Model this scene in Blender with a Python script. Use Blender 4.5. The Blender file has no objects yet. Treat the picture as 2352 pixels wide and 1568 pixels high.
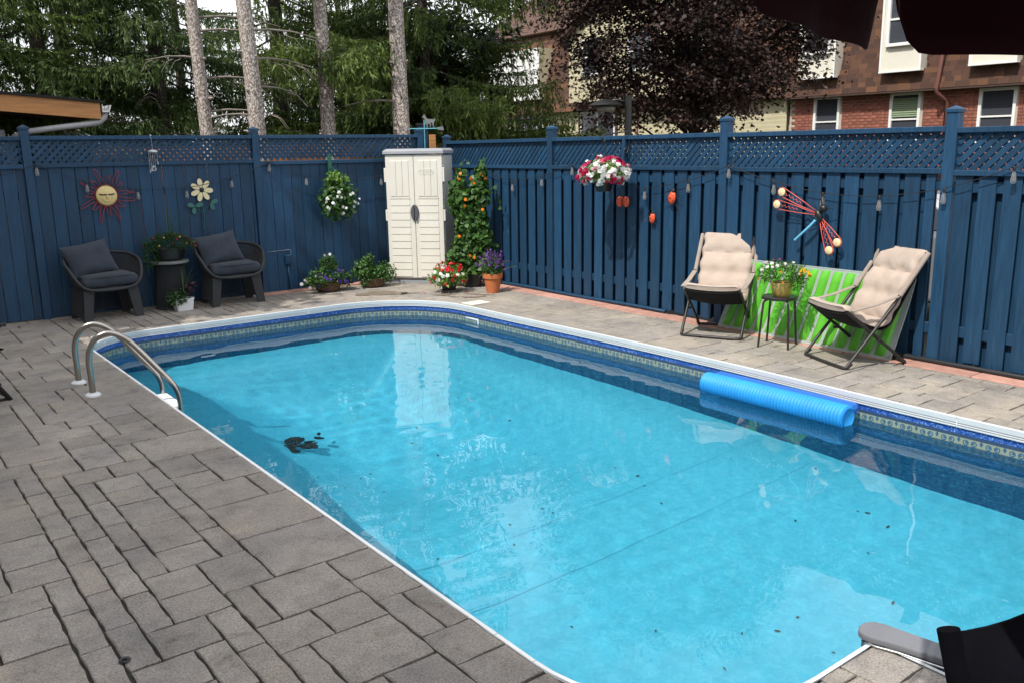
import bpy, bmesh, math, random
import numpy as np
from mathutils import Vector, Matrix
from mathutils.geometry import tessellate_polygon
PI = math.pi
R = math.radians
random.seed(7)
rng = np.random.default_rng(11)
scene = bpy.context.scene
COL = scene.collection

# ------------------------------------------------------------------ camera
CAM_H = 1.88
cam_data = bpy.data.cameras.new('camera')
cam = bpy.data.objects.new('camera', cam_data)
COL.objects.link(cam)
cam_data.sensor_width = 36.0
cam_data.lens = 36.0 * 2001.04 / 2352.0
cam_data.clip_start = 0.05
cam_data.clip_end = 2000.0
_pi, _ro, _ya = R(12.4047), R(-0.96257), R(37.479)
_f = Vector((math.sin(_ya) * math.cos(_pi), math.cos(_ya) * math.cos(_pi), -math.sin(_pi)))
_r = Vector((math.cos(_ya), -math.sin(_ya), 0))
_u = _r.cross(_f)
_r2 = math.cos(_ro) * _r + math.sin(_ro) * _u
_u2 = -math.sin(_ro) * _r + math.cos(_ro) * _u
cam.matrix_world = Matrix(((_r2.x, _u2.x, -_f.x, 0), (_r2.y, _u2.y, -_f.y, 0), (_r2.z, _u2.z, -_f.z, CAM_H), (0, 0, 0, 1)))
scene.camera = cam

# ------------------------------------------------------------------ sky and sun
SUN_FROM = Vector((-0.56, -0.13, 0.82)).normalized()      # towards the sun
sun_el = math.asin(SUN_FROM.z)
world = bpy.data.worlds.new('World')
scene.world = world
world.use_nodes = True
wn = world.node_tree
wn.nodes.clear()
w_out = wn.nodes.new('ShaderNodeOutputWorld')
w_bg = wn.nodes.new('ShaderNodeBackground')
w_sky = wn.nodes.new('ShaderNodeTexSky')
w_sky.sky_type = 'NISHITA'
w_sky.sun_disc = False
w_sky.sun_elevation = sun_el
w_sky.sun_rotation = math.atan2(SUN_FROM.x, SUN_FROM.y)
w_sky.air_density = 1.0
w_sky.dust_density = 2.5
w_sky.ozone_density = 1.5
w_bg.inputs['Strength'].default_value = 0.11
# broken bright cloud over the whole dome
w_tc = wn.nodes.new('ShaderNodeTexCoord')
w_nz = wn.nodes.new('ShaderNodeTexNoise')
w_nz.inputs['Scale'].default_value = 2.2
w_nz.inputs['Detail'].default_value = 8.0
w_nz.inputs['Roughness'].default_value = 0.58
w_rp = wn.nodes.new('ShaderNodeValToRGB')
w_rp.color_ramp.elements[0].position = 0.30
w_rp.color_ramp.elements[1].position = 0.50
w_mx = wn.nodes.new('ShaderNodeMixRGB')
w_mx.inputs[2].default_value = (11.0, 11.2, 11.6, 1)
wn.links.new(w_tc.outputs['Generated'], w_nz.inputs['Vector'])
wn.links.new(w_nz.outputs['Fac'], w_rp.inputs[0])
wn.links.new(w_rp.outputs[0], w_mx.inputs[0])
wn.links.new(w_sky.outputs[0], w_mx.inputs[1])
wn.links.new(w_mx.outputs[0], w_bg.inputs[0])
wn.links.new(w_bg.outputs[0], w_out.inputs[0])

sun_data = bpy.data.lights.new('sun', 'SUN')
sun_data.energy = 4.0
sun_data.angle = R(0.5)
sun_data.color = (1.0, 0.95, 0.86)
sun = bpy.data.objects.new('sun', sun_data)
COL.objects.link(sun)
sun.rotation_euler = (-SUN_FROM).to_track_quat('-Z', 'Y').to_euler()
sun.location = (-20, -5, 30)

scene.view_settings.view_transform = 'Standard'
scene.view_settings.look = 'None'
scene.view_settings.exposure = 0.28
scene.view_settings.gamma = 1.0
scene.view_settings.use_curve_mapping = False

cy = scene.cycles
cy.use_denoising = True
cy.max_bounces = 10
cy.diffuse_bounces = 4
cy.glossy_bounces = 5
cy.transmission_bounces = 8
cy.transparent_max_bounces = 16
cy.caustics_refractive = True
cy.caustics_reflective = False
cy.sample_clamp_indirect = 4.0
cy.blur_glossy = 0.5

# ------------------------------------------------------------------ helpers
def tag(o, label=None, cat=None, group=None, kind=None):
    if label: o['label'] = label
    if cat: o['category'] = cat
    if group: o['group'] = group
    if kind: o['kind'] = kind
    return o

def empty(name, loc=(0, 0, 0), rz=0.0, label=None, cat=None, group=None):
    o = bpy.data.objects.new(name, None)
    o.empty_display_size = 0.1
    COL.objects.link(o)
    o.location = loc
    o.rotation_euler = (0, 0, rz)
    return tag(o, label, cat, group)

class MB:
    """collects shapes; build() links them as one mesh object"""
    def __init__(s):
        s.v = []; s.f = []
    def add(s, vs, fs):
        o = len(s.v)
        s.v += [tuple(v) for v in vs]
        s.f += [tuple(i + o for i in f) for f in fs]
        return s
    def box(s, c, d, rot=None, taper=None):
        hx, hy, hz = d[0] / 2, d[1] / 2, d[2] / 2
        tx, ty = taper or (1, 1)
        vs = []
        for z, a, b in ((-hz, 1, 1), (hz, tx, ty)):
            vs += [Vector((-hx * a, -hy * b, z)), Vector((hx * a, -hy * b, z)), Vector((hx * a, hy * b, z)), Vector((-hx * a, hy * b, z))]
        if rot is not None:
            vs = [rot @ v for v in vs]
        c = Vector(c)
        return s.add([v + c for v in vs], [(0, 3, 2, 1), (4, 5, 6, 7), (0, 1, 5, 4), (1, 2, 6, 5), (2, 3, 7, 6), (3, 0, 4, 7)])
    def rbox(s, c, d, r=0.01, rot=None):
        """box with chamfered edges"""
        hx, hy, hz = d[0] / 2, d[1] / 2, d[2] / 2
        r = min(r, hx * .9, hy * .9, hz * .9)
        bm = bmesh.new()
        bmesh.ops.create_cube(bm, size=1)
        for v in bm.verts:
            v.co = Vector((v.co.x * d[0], v.co.y * d[1], v.co.z * d[2]))
        bmesh.ops.bevel(bm, geom=list(bm.edges), offset=r, segments=2, profile=0.5, affect='EDGES')
        c = Vector(c)
        bm.verts.index_update()
        vs = [(rot @ v.co if rot is not None else v.co) + c for v in bm.verts]
        fs = [[v.index for v in f.verts] for f in bm.faces]
        bm.free()
        return s.add(vs, fs)
    def tube(s, pts, r, n=8, closed=False, caps=True, flat=None):
        pts = [Vector(p) for p in pts]
        m = len(pts)
        rs = r if isinstance(r, (list, tuple)) else [r] * m
        rings = []
        prev = None
        for i, p in enumerate(pts):
            if closed:
                t = pts[(i + 1) % m] - pts[i - 1]
            else:
                t = pts[min(i + 1, m - 1)] - pts[max(i - 1, 0)]
            if t.length < 1e-9: t = Vector((0, 0, 1))
            t.normalize()
            if prev is None:
                a = Vector((0, 0, 1)) if abs(t.z) < .9 else Vector((1, 0, 0))
                x = t.cross(a).normalized()
            else:
                x = prev - t * prev.dot(t)
                if x.length < 1e-6:
                    x = t.cross(Vector((0, 0, 1)))
                x.normalize()
            y = t.cross(x)
            prev = x
            fl = flat or 1.0
            rings.append([p + (x * math.cos(2 * PI * k / n) + y * math.sin(2 * PI * k / n) * fl) * rs[i] for k in range(n)])
        vs = [v for ring in rings for v in ring]
        fs = []
        mm = m if closed else m - 1
        for i in range(mm):
            a = i * n; b = ((i + 1) % m) * n
            for k in range(n):
                k2 = (k + 1) % n
                fs.append((a + k, a + k2, b + k2, b + k))
        if caps and not closed:
            fs.append(tuple(range(n - 1, -1, -1)))
            fs.append(tuple(range((m - 1) * n, m * n)))
        return s.add(vs, fs)
    def lathe(s, prof, n=24, c=(0, 0, 0), sx=1.0, sy=1.0, capb=True, capt=False):
        c = Vector(c)
        vs = []
        for r_, z in prof:
            for k in range(n):
                a = 2 * PI * k / n
                vs.append(Vector((math.cos(a) * r_ * sx, math.sin(a) * r_ * sy, z)) + c)
        fs = []
        for i in range(len(prof) - 1):
            for k in range(n):
                k2 = (k + 1) % n
                fs.append((i * n + k, i * n + k2, (i + 1) * n + k2, (i + 1) * n + k))
        if capb: fs.append(tuple(range(n - 1, -1, -1)))
        if capt: fs.append(tuple(range((len(prof) - 1) * n, len(prof) * n)))
        return s.add(vs, fs)
    def prism(s, poly, z0, z1, tr=None):
        """extrude a 2d polygon (x,y) from z0 to z1; tr maps a Vector"""
        n = len(poly)
        vs = [Vector((x, y, z0)) for x, y in poly] + [Vector((x, y, z1)) for x, y in poly]
        if tr: vs = [tr(v) for v in vs]
        fs = [tuple(range(n - 1, -1, -1)), tuple(range(n, 2 * n))]
        fs += [(i, (i + 1) % n, n + (i + 1) % n, n + i) for i in range(n)]
        return s.add(vs, fs)
    def ball(s, c, r, nu=10, nv=7, sc=(1, 1, 1), rot=None):
        vs = []; fs = []
        for j in range(nv + 1):
            th = PI * j / nv
            for i in range(nu):
                ph = 2 * PI * i / nu
                v = Vector((math.sin(th) * math.cos(ph) * r * sc[0], math.sin(th) * math.sin(ph) * r * sc[1], math.cos(th) * r * sc[2]))
                if rot is not None: v = rot @ v
                vs.append(v + Vector(c))
        for j in range(nv):
            for i in range(nu):
                i2 = (i + 1) % nu
                fs.append((j * nu + i, (j + 1) * nu + i, (j + 1) * nu + i2, j * nu + i2))
        return s.add(vs, fs)
    def build(s, name, mat=None, parent=None, smooth=False, loc=None, rot=None):
        me = bpy.data.meshes.new(name)
        me.from_pydata(s.v, [], s.f)
        if smooth:
            me.polygons.foreach_set('use_smooth', [True] * len(me.polygons))
            if smooth != True:
                me.set_sharp_from_angle(angle=R(smooth))
        if mat: me.materials.append(mat)
        me.update()
        return obj(name, me, parent, loc, rot)

def obj(name, me, parent=None, loc=None, rot=None):
    o = bpy.data.objects.new(name, me)
    COL.objects.link(o)
    if parent: o.parent = parent
    if loc is not None: o.location = loc
    if rot is not None: o.rotation_euler = rot
    return o

def copy_tree(o, parent=None):
    c = o.copy(); COL.objects.link(c); c.parent = parent
    for ch in list(o.children):
        copy_tree(ch, c)
    return c

def np_mesh(name, V, F, mat, parent=None, rnd=None, smooth=False, loc=None):
    """V (n,3), F (m,k) constant-size polygons; rnd one float per face"""
    V = np.asarray(V, np.float32); F = np.asarray(F, np.int32)
    m, k = F.shape
    me = bpy.data.meshes.new(name)
    me.vertices.add(len(V)); me.vertices.foreach_set('co', V.ravel())
    me.loops.add(m * k); me.loops.foreach_set('vertex_index', F.ravel())
    me.polygons.add(m)
    me.polygons.foreach_set('loop_start', np.arange(0, m * k, k, dtype=np.int32))
    if smooth: me.polygons.foreach_set('use_smooth', np.ones(m, bool))
    me.update(calc_edges=True)
    if rnd is not None:
        at = me.attributes.new('rnd', 'FLOAT', 'FACE')
        at.data.foreach_set('value', np.asarray(rnd, np.float32))
    me.materials.append(mat)
    return obj(name, me, parent, loc)

def rotz(a): return Matrix.Rotation(a, 3, 'Z')
def rotx(a): return Matrix.Rotation(a, 3, 'X')
def roty(a): return Matrix.Rotation(a, 3, 'Y')

# ------------------------------------------------------------------ materials
def nodes_of(name):
    m = bpy.data.materials.new(name); m.use_nodes = True
    nt = m.node_tree; nt.nodes.clear()
    out = nt.nodes.new('ShaderNodeOutputMaterial')
    return m, nt, out
def N(nt, t, **kw):
    n = nt.nodes.new(t)
    for k, v in kw.items():
        setattr(n, k, v)
    return n
def setin(n, **kw):
    for k, v in kw.items():
        n.inputs[k.replace('_', ' ')].default_value = v
def ramp(nt, stops):
    r = N(nt, 'ShaderNodeValToRGB')
    el = r.color_ramp.elements
    while len(el) > 1: el.remove(el[-1])
    el[0].position, el[0].color = stops[0][0], (*stops[0][1], 1)
    for p, c in stops[1:]:
        e = el.new(p); e.color = (*c, 1)
    return r
def sc(c, k): return tuple(max(0, min(1, x * k)) for x in c)

def M(name, col, rough=0.6, var=0.15, scale=6.0, bump=0.0, bscale=40.0, metal=0.0, spec=0.5, col2=None, orand=0.0, stretch=None, coat=0.0, fine=0.0, transl=0.0):
    """general painted / stone / fabric surface: two-scale noise colour, bump, optional per-object value shift"""
    m, nt, out = nodes_of(name)
    L = nt.links
    b = N(nt, 'ShaderNodeBsdfPrincipled')
    setin(b, Roughness=rough, Metallic=metal)
    b.inputs['Specular IOR Level'].default_value = spec
    if coat: b.inputs['Coat Weight'].default_value = coat
    tc = N(nt, 'ShaderNodeTexCoord')
    src = tc.outputs['Object']
    if stretch:
        mp = N(nt, 'ShaderNodeMapping'); mp.inputs['Scale'].default_value = stretch
        L.new(src, mp.inputs[0]); src = mp.outputs[0]
    n1 = N(nt, 'ShaderNodeTexNoise'); setin(n1, Scale=scale, Detail=6.0, Roughness=0.6)
    L.new(src, n1.inputs['Vector'])
    c2 = col2 or sc(col, 1 - var)
    rp = ramp(nt, [(0.3, c2), (0.7, sc(col, 1 + (0 if col2 else var)))])
    L.new(n1.outputs['Fac'], rp.inputs[0])
    colout = rp.outputs[0]
    if fine:
        n3 = N(nt, 'ShaderNodeTexNoise'); setin(n3, Scale=bscale * 2.0, Detail=3.0, Roughness=0.7)
        L.new(src, n3.inputs['Vector'])
        mr = N(nt, 'ShaderNodeMapRange'); setin(mr, From_Min=0.25, From_Max=0.75, To_Min=1 - fine, To_Max=1 + fine)
        L.new(n3.outputs['Fac'], mr.inputs[0])
        mx = N(nt, 'ShaderNodeVectorMath', operation='SCALE')
        L.new(colout, mx.inputs[0]); L.new(mr.outputs[0], mx.inputs['Scale'])
        colout = mx.outputs[0]
    if orand:
        oi = N(nt, 'ShaderNodeObjectInfo')
        mr = N(nt, 'ShaderNodeMapRange'); setin(mr, To_Min=1 - orand, To_Max=1 + orand)
        L.new(oi.outputs['Random'], mr.inputs[0])
        mx = N(nt, 'ShaderNodeVectorMath', operation='SCALE')
        L.new(colout, mx.inputs[0]); L.new(mr.outputs[0], mx.inputs['Scale'])
        colout = mx.outputs[0]
    L.new(colout, b.inputs['Base Color'])
    if bump:
        n2 = N(nt, 'ShaderNodeTexNoise'); setin(n2, Scale=bscale, Detail=5.0, Roughness=0.65)
        L.new(src, n2.inputs['Vector'])
        bp = N(nt, 'ShaderNodeBump'); setin(bp, Strength=1.0, Distance=bump)
        L.new(n2.outputs['Fac'], bp.inputs['Height'])
        L.new(bp.outputs[0], b.inputs['Normal'])
    sh = b.outputs[0]
    if transl:
        tr = N(nt, 'ShaderNodeBsdfTranslucent'); L.new(colout, tr.inputs[0])
        mxs = N(nt, 'ShaderNodeMixShader'); mxs.inputs[0].default_value = transl
        L.new(sh, mxs.inputs[1]); L.new(tr.outputs[0], mxs.inputs[2]); sh = mxs.outputs[0]
    L.new(sh, out.inputs[0])
    return m

def leaf_mat(name, stops, rough=0.5, transl=0.3, spec=0.4):
    """leaf colours picked per leaf through the face attribute 'rnd'"""
    m, nt, out = nodes_of(name); L = nt.links
    at = N(nt, 'ShaderNodeAttribute', attribute_name='rnd')
    k = len(stops)
    rp = ramp(nt, [(i / max(1, k - 1), c) for i, c in enumerate(stops)])
    L.new(at.outputs['Fac'], rp.inputs[0])
    b = N(nt, 'ShaderNodeBsdfPrincipled'); setin(b, Roughness=rough)
    b.inputs['Specular IOR Level'].default_value = spec
    L.new(rp.outputs[0], b.inputs['Base Color'])
    tr = N(nt, 'ShaderNodeBsdfTranslucent'); L.new(rp.outputs[0], tr.inputs[0])
    mx = N(nt, 'ShaderNodeMixShader'); mx.inputs[0].default_value = transl
    L.new(b.outputs[0], mx.inputs[1]); L.new(tr.outputs[0], mx.inputs[2])
    L.new(mx.outputs[0], out.inputs[0])
    return m
# ------------------------------------------------------------------ layout constants (metres)
XB = 7.44          # face of the right-hand fence
YA = 11.46         # face of the back fence
PX0, PX1 = 1.84, 6.02
PY0, PY1 = 1.57, 9.94
ZW = -0.187        # water level
BAY0, BAY1, BAYY = 2.94, 4.91, 0.35

def arc(cx, cy_, r, a0, a1, n):
    return [(cx + r * math.cos(R(a0 + (a1 - a0) * i / n)), cy_ + r * math.sin(R(a0 + (a1 - a0) * i / n))) for i in range(n + 1)]
# pool outline, counter-clockwise from the near-left corner
NR = 0.72
outline = []
outline += arc(PX0 + NR, PY0 + NR, NR, 180, 270, 12)
outline += [(BAY0 - 0.02, PY0), (BAY0, PY0 - 0.02), (BAY0, BAYY + 0.3)]
outline += arc(BAY0 + 0.3, BAYY + 0.3, 0.3, 180, 270, 6)
outline += arc(BAY1 - 0.3, BAYY + 0.3, 0.3, 270, 360, 6)
outline += [(BAY1, PY0)]
outline += arc(PX1 - NR, PY0 + NR, NR, 270, 360, 12)
for i in range(1, 12):
    t = i / 12; y = PY0 + NR + (PY1 - 1.15 - PY0 - NR) * t
    outline.append((PX1 + 0.07 * math.sin(PI * t) ** 2, y))
outline += arc(PX1 - 1.15, PY1 - 1.15, 1.15, 0, 90, 18)
outline += arc(PX0 + 0.72, PY1 - 0.72, 0.72, 90, 180, 14)
POOL = outline

def in_pool(x, y, grow=0.0):
    n = len(POOL); c = False; j = n - 1
    for i in range(n):
        xi, yi = POOL[i]; xj, yj = POOL[j]
        if (yi > y) != (yj > y) and x < (xj - xi) * (y - yi) / (yj - yi) + xi:
            c = not c
        j = i
    return c

# ------------------------------------------------------------------ materials of the setting
m_mortar = M('joint_dark', (0.038, 0.035, 0.032), rough=0.95, var=0.4, scale=20, bump=0.004, bscale=90)
def stone_material():
    m, nt, out = nodes_of('stamped_stone'); L = nt.links
    b = N(nt, 'ShaderNodeBsdfPrincipled'); setin(b, Roughness=0.72)
    b.inputs['Specular IOR Level'].default_value = 0.35
    tc = N(nt, 'ShaderNodeTexCoord'); oi = N(nt, 'ShaderNodeObjectInfo')
    big = N(nt, 'ShaderNodeTexNoise'); setin(big, Scale=2.2, Detail=5.0, Roughness=0.6)
    L.new(tc.outputs['Object'], big.inputs['Vector'])
    r1 = ramp(nt, [(0.3, (0.225, 0.208, 0.196)), (0.5, (0.295, 0.268, 0.242)), (0.72, (0.36, 0.32, 0.27))])
    L.new(big.outputs['Fac'], r1.inputs[0])
    sp = N(nt, 'ShaderNodeTexNoise'); setin(sp, Scale=105.0, Detail=3.0, Roughness=0.8)
    L.new(tc.outputs['Object'], sp.inputs['Vector'])
    r2 = ramp(nt, [(0.30, (0.50,) * 3), (0.5, (1.0,) * 3), (0.70, (1.38,) * 3)])
    L.new(sp.outputs['Fac'], r2.inputs[0])
    mx = N(nt, 'ShaderNodeMixRGB', blend_type='MULTIPLY'); mx.inputs[0].default_value = 1.0
    L.new(r1.outputs[0], mx.inputs[1]); L.new(r2.outputs[0], mx.inputs[2])
    # dark streaky stains with their own shape
    st = N(nt, 'ShaderNodeTexNoise'); setin(st, Scale=7.0, Detail=8.0, Roughness=0.7, Distortion=0.6)
    mp = N(nt, 'ShaderNodeMapping'); mp.inputs['Scale'].default_value = (1.0, 1.15, 1)
    L.new(tc.outputs['Object'], mp.inputs[0]); L.new(mp.outputs[0], st.inputs['Vector'])
    r3 = ramp(nt, [(0.30, (0.42, 0.40, 0.39)), (0.38, (0.8, 0.79, 0.78)), (0.50, (1, 1, 1)), (0.68, (1.12, 1.11, 1.10))])
    L.new(st.outputs['Fac'], r3.inputs[0])
    mx2 = N(nt, 'ShaderNodeMixRGB', blend_type='MULTIPLY'); mx2.inputs[0].default_value = 0.8
    L.new(mx.outputs[0], mx2.inputs[1]); L.new(r3.outputs[0], mx2.inputs[2])
    mr = N(nt, 'ShaderNodeMapRange'); setin(mr, To_Min=0.88, To_Max=1.1)
    L.new(oi.outputs['Random'], mr.inputs[0])
    vs = N(nt, 'ShaderNodeVectorMath', operation='SCALE')
    L.new(mx2.outputs[0], vs.inputs[0]); L.new(mr.outputs[0], vs.inputs['Scale'])
    m7 = N(nt, 'ShaderNodeMath', operation='MULTIPLY'); m7.inputs[1].default_value = 7.31; L.new(oi.outputs['Random'], m7.inputs[0])
    fr7 = N(nt, 'ShaderNodeMath', operation='FRACT'); L.new(m7.outputs[0], fr7.inputs[0])
    tint = ramp(nt, [(0.0, (0.98, 0.99, 1.02)), (0.5, (1, 1, 1)), (1.0, (1.02, 1.0, 0.965))]); L.new(fr7.outputs[0], tint.inputs[0])
    mx9 = N(nt, 'ShaderNodeMixRGB', blend_type='MULTIPLY'); mx9.inputs[0].default_value = 1.0
    L.new(vs.outputs[0], mx9.inputs[1]); L.new(tint.outputs[0], mx9.inputs[2])
    L.new(mx9.outputs[0], b.inputs['Base Color'])
    # slate-like relief
    b1 = N(nt, 'ShaderNodeTexNoise'); setin(b1, Scale=11.0, Detail=10.0, Roughness=0.66, Distortion=0.25)
    L.new(mp.outputs[0], b1.inputs['Vector'])
    bp = N(nt, 'ShaderNodeBump'); setin(bp, Strength=1.0, Distance=0.014)
    L.new(b1.outputs['Fac'], bp.inputs['Height'])
    bp2 = N(nt, 'ShaderNodeBump'); setin(bp2, Strength=0.9, Distance=0.004)
    L.new(sp.outputs['Fac'], bp2.inputs['Height']); L.new(bp.outputs[0], bp2.inputs['Normal'])
    L.new(bp2.outputs[0], b.inputs['Normal'])
    L.new(b.outputs[0], out.inputs[0])
    return m
m_stone = stone_material()
m_pink = M('pink_paver', (0.46, 0.25, 0.20), rough=0.85, var=0.2, scale=9, bump=0.004, bscale=70, orand=0.12, fine=0.15)
m_soil = M('soil', (0.055, 0.042, 0.03), rough=0.95, var=0.4, scale=3, bump=0.02, bscale=20)
m_white_pvc = M('white_trim', (0.74, 0.76, 0.78), rough=0.35, var=0.04, scale=4)
m_white_track = M('white_track', (0.56, 0.585, 0.61), rough=0.4, var=0.05, scale=4)
m_dark_groove = M('groove', (0.05, 0.055, 0.06), rough=0.8)

# ------------------------------------------------------------------ ground
DX0, DX1, DY0, DY1 = -2.4, 7.8, -3.0, 11.62      # extent of the paved yard
g = MB()
S = 400
for (x0, x1, y0, y1) in ((-S, S, -S, DY0), (-S, S, DY1, S), (-S, DX0, DY0, DY1), (DX1, S, DY0, DY1)):
    g.add([(x0, y0, -0.06), (x1, y0, -0.06), (x1, y1, -0.06), (x0, y1, -0.06)], [(0, 1, 2, 3)])
m_ground = M('lawn_ground', (0.05, 0.065, 0.025), rough=0.95, var=0.5, scale=0.8, bump=0.03, bscale=12, col2=(0.06, 0.045, 0.03))
tag(g.build('ground', m_ground), 'lawn and bare earth beyond the fences', None, None, 'structure')

# deck bed: one sheet with the pool cut out
outer = [(DX0, DY0), (DX1, DY0), (DX1, DY1), (DX0, DY1)]
tri = tessellate_polygon([[Vector((x, y, 0)) for x, y in outer], [Vector((x, y, 0)) for x, y in POOL]])
pv = outer + POOL
db = MB(); db.add([(x, y, -0.016) for x, y in pv], [t for t in tri])
deck = db.build('pool_deck', m_mortar)
tag(deck, 'grey stamped stone deck around the pool', None, None, 'structure')
me = deck.data
bm = bmesh.new(); bm.from_mesh(me); bmesh.ops.recalc_face_normals(bm, faces=bm.faces)
if sum(f.normal.z for f in bm.faces) < 0: bmesh.ops.reverse_faces(bm, faces=bm.faces)
bm.to_mesh(me); bm.free()

# ------------------------------------------------------------------ paving stones (ashlar pattern on a 0.122 m module)
def clip_half(poly, nx, ny, c):
    """keep nx*x+ny*y >= c"""
    out = []
    for i in range(len(poly)):
        a = poly[i]; b = poly[(i + 1) % len(poly)]
        da = nx * a[0] + ny * a[1] - c; db_ = nx * b[0] + ny * b[1] - c
        if da >= 0: out.append(a)
        if (da >= 0) != (db_ >= 0):
            t = da / (da - db_)
            out.append((a[0] + (b[0] - a[0]) * t, a[1] + (b[1] - a[1]) * t))
    return out
U = 0.122
gx0, gy0 = PX0 + 0.003 - U * 35, -2.9
NX, NY = int((XB + 0.2 - gx0) / U) + 1, int((YA + 0.1 - gy0) / U) + 1
cell = -np.ones((NX, NY), int)
sizes = [(3, 2), (4, 3), (3, 3), (3, 3), (3, 2), (2, 2), (3, 4), (4, 4), (2, 3), (3, 3), (2, 2)]
rs = random.Random(21)
stones = []
for j in range(NY):
    for i in range(NX):
        if cell[i, j] >= 0: continue
        opts = sizes[:]; rs.shuffle(opts)
        fallback = None
        for (w, h) in opts + [(3, 1), (2, 1), (1, 3), (1, 2), (1, 1)]:
            if i + w > NX or j + h > NY or (cell[i:i + w, j:j + h] >= 0).any(): continue
            # a joint runs along the straight left pool edge
            xa, xb = gx0 + i * U, gx0 + (i + w) * U
            if xa < PX0 - .02 and xb > PX0 + .02 and gy0 + j * U > 1.2: continue
            if fallback is None: fallback = (w, h)
            # no upright joint straight above another, no one-unit slot left beside it
            r_ = i + w
            if j > 0 and r_ < NX and cell[r_ - 1, j - 1] != cell[r_, j - 1] and abs(gx0 + r_ * U - PX0) > .03: continue
            if r_ + 1 < NX and cell[r_, j] < 0 and cell[r_ + 1, j] >= 0: continue
            fallback = (w, h); break
        w, h = fallback
        cell[i:i + w, j:j + h] = len(stones)
        stones.append((gx0 + i * U, gy0 + j * U, gx0 + (i + w) * U, gy0 + (j + h) * U))
def stone_poly(x0, y0, x1, y1):
    """outline clipped against the pool; None when nothing is left"""
    cor = [(x0, y0), (x1, y0), (x1, y1), (x0, y1)]
    poly = cor
    cx, cy_ = (x0 + x1) / 2, (y0 + y1) / 2
    samp = [(x0 + (x1 - x0) * a / 6, y0 + (y1 - y0) * b / 6) for a in range(7) for b in range(7)]
    ins = [in_pool(*q) for q in samp]
    if all(ins): return None
    if any(ins) and 2.5 < cx < BAY1 and cy_ < 1.9:      # square inner corner beside the entry steps
        return clip_half(clip_half(poly, -1, 0, -(BAY0 - 0.004)), 0, -1, -(PY0 - 0.004)) if x0 < BAY0 else None
    if not any(ins): return poly
    # cut by the tangent of the outline nearest the centre of the overlap
    q = [s for s, k in zip(samp, ins) if k]
    qx = sum(a for a, b in q) / len(q); qy = sum(b for a, b in q) / len(q)
    o = [s for s, k in zip(samp, ins) if not k]
    ox = sum(a for a, b in o) / len(o); oy = sum(b for a, b in o) / len(o)
    mxx, myy = (qx + ox) / 2, (qy + oy) / 2
    best = None
    for k in range(len(POOL)):
        a = POOL[k]; b = POOL[(k + 1) % len(POOL)]
        ex, ey = b[0] - a[0], b[1] - a[1]
        L2 = ex * ex + ey * ey
        if L2 < 1e-9: continue
        t = max(0, min(1, ((mxx - a[0]) * ex + (myy - a[1]) * ey) / L2))
        d = (mxx - a[0] - ex * t) ** 2 + (myy - a[1] - ey * t) ** 2
        if best is None or d < best[0]:
            l = math.sqrt(L2); nx, ny = ey / l, -ex / l      # outward of a ccw outline
            best = (d, nx, ny, nx * (a[0] + ex * t) + ny * (a[1] + ey * t))
    _, nx, ny, c = best
    return clip_half(poly, nx, ny, c + 0.002)
def area(poly):
    return 0.5 * abs(sum(poly[i][0] * poly[(i + 1) % len(poly)][1] - poly[(i + 1) % len(poly)][0] * poly[i][1] for i in range(len(poly))))
def seen_w(x, y):
    """visible weight: nearer stones first, only inside the view"""
    v = cam.matrix_world.inverted() @ Vector((x, y, 0))
    if v.z > -0.3: return -1
    u, w = -v.x / v.z, -v.y / v.z
    if abs(u) > 0.62 or abs(w) > 0.43: return -1
    return 1.0 / (-v.z)
def stone_mesh(poly, mb, top):
    # densify and roughen the outline, then inset
    cx = sum(p[0] for p in poly) / len(poly); cy_ = sum(p[1] for p in poly) / len(poly)
    pts = []
    for i in range(len(poly)):
        a = poly[i]; b = poly[(i + 1) % len(poly)]
        l = math.hypot(b[0] - a[0], b[1] - a[1])
        k = max(1, int(l / 0.055))
        for t in range(k):
            pts.append((a[0] + (b[0] - a[0]) * t / k, a[1] + (b[1] - a[1]) * t / k))
    def inset(d, jit):
        res = []
        n = len(pts)
        for i, (x, y) in enumerate(pts):
            px_, py_ = pts[i - 1]; nx_, ny_ = pts[(i + 1) % n]
            e1 = Vector((x - px_, y - py_)); e2 = Vector((nx_ - x, ny_ - y))
            n1 = Vector((-e1.y, e1.x)); n2 = Vector((-e2.y, e2.x))
            if n1.length > 0: n1.normalize()
            if n2.length > 0: n2.normalize()
            nn = n1 + n2
            if nn.length < 1e-6: nn = Vector((cx - x, cy_ - y))
            nn.normalize()
            kk = d / max(0.5, nn.dot(n1))
            res.append((x + nn.x * kk + rs.uniform(-jit, jit), y + nn.y * kk + rs.uniform(-jit, jit)))
        return res
    o = inset(rs.uniform(0.0035, 0.0070), 0.0042)
    i_ = [(x + (cx - x) * 0.035 / max(.1, math.hypot(cx - x, cy_ - y)) * .3, y + (cy_ - y) * 0.035 / max(.1, math.hypot(cx - x, cy_ - y)) * .3) for x, y in o]
    n = len(o)
    vs = [(x, y, -0.018) for x, y in o] + [(x, y, top - 0.004) for x, y in o] + [(x, y, top + rs.uniform(-.0008, .0008)) for x, y in i_]
    fs = [tuple(range(2 * n, 3 * n))]
    for a in range(n):
        b = (a + 1) % n
        fs.append((a, b, n + b, n + a)); fs.append((n + a, n + b, 2 * n + b, 2 * n + a))
    mb.add(vs, fs)
kept = []
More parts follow.
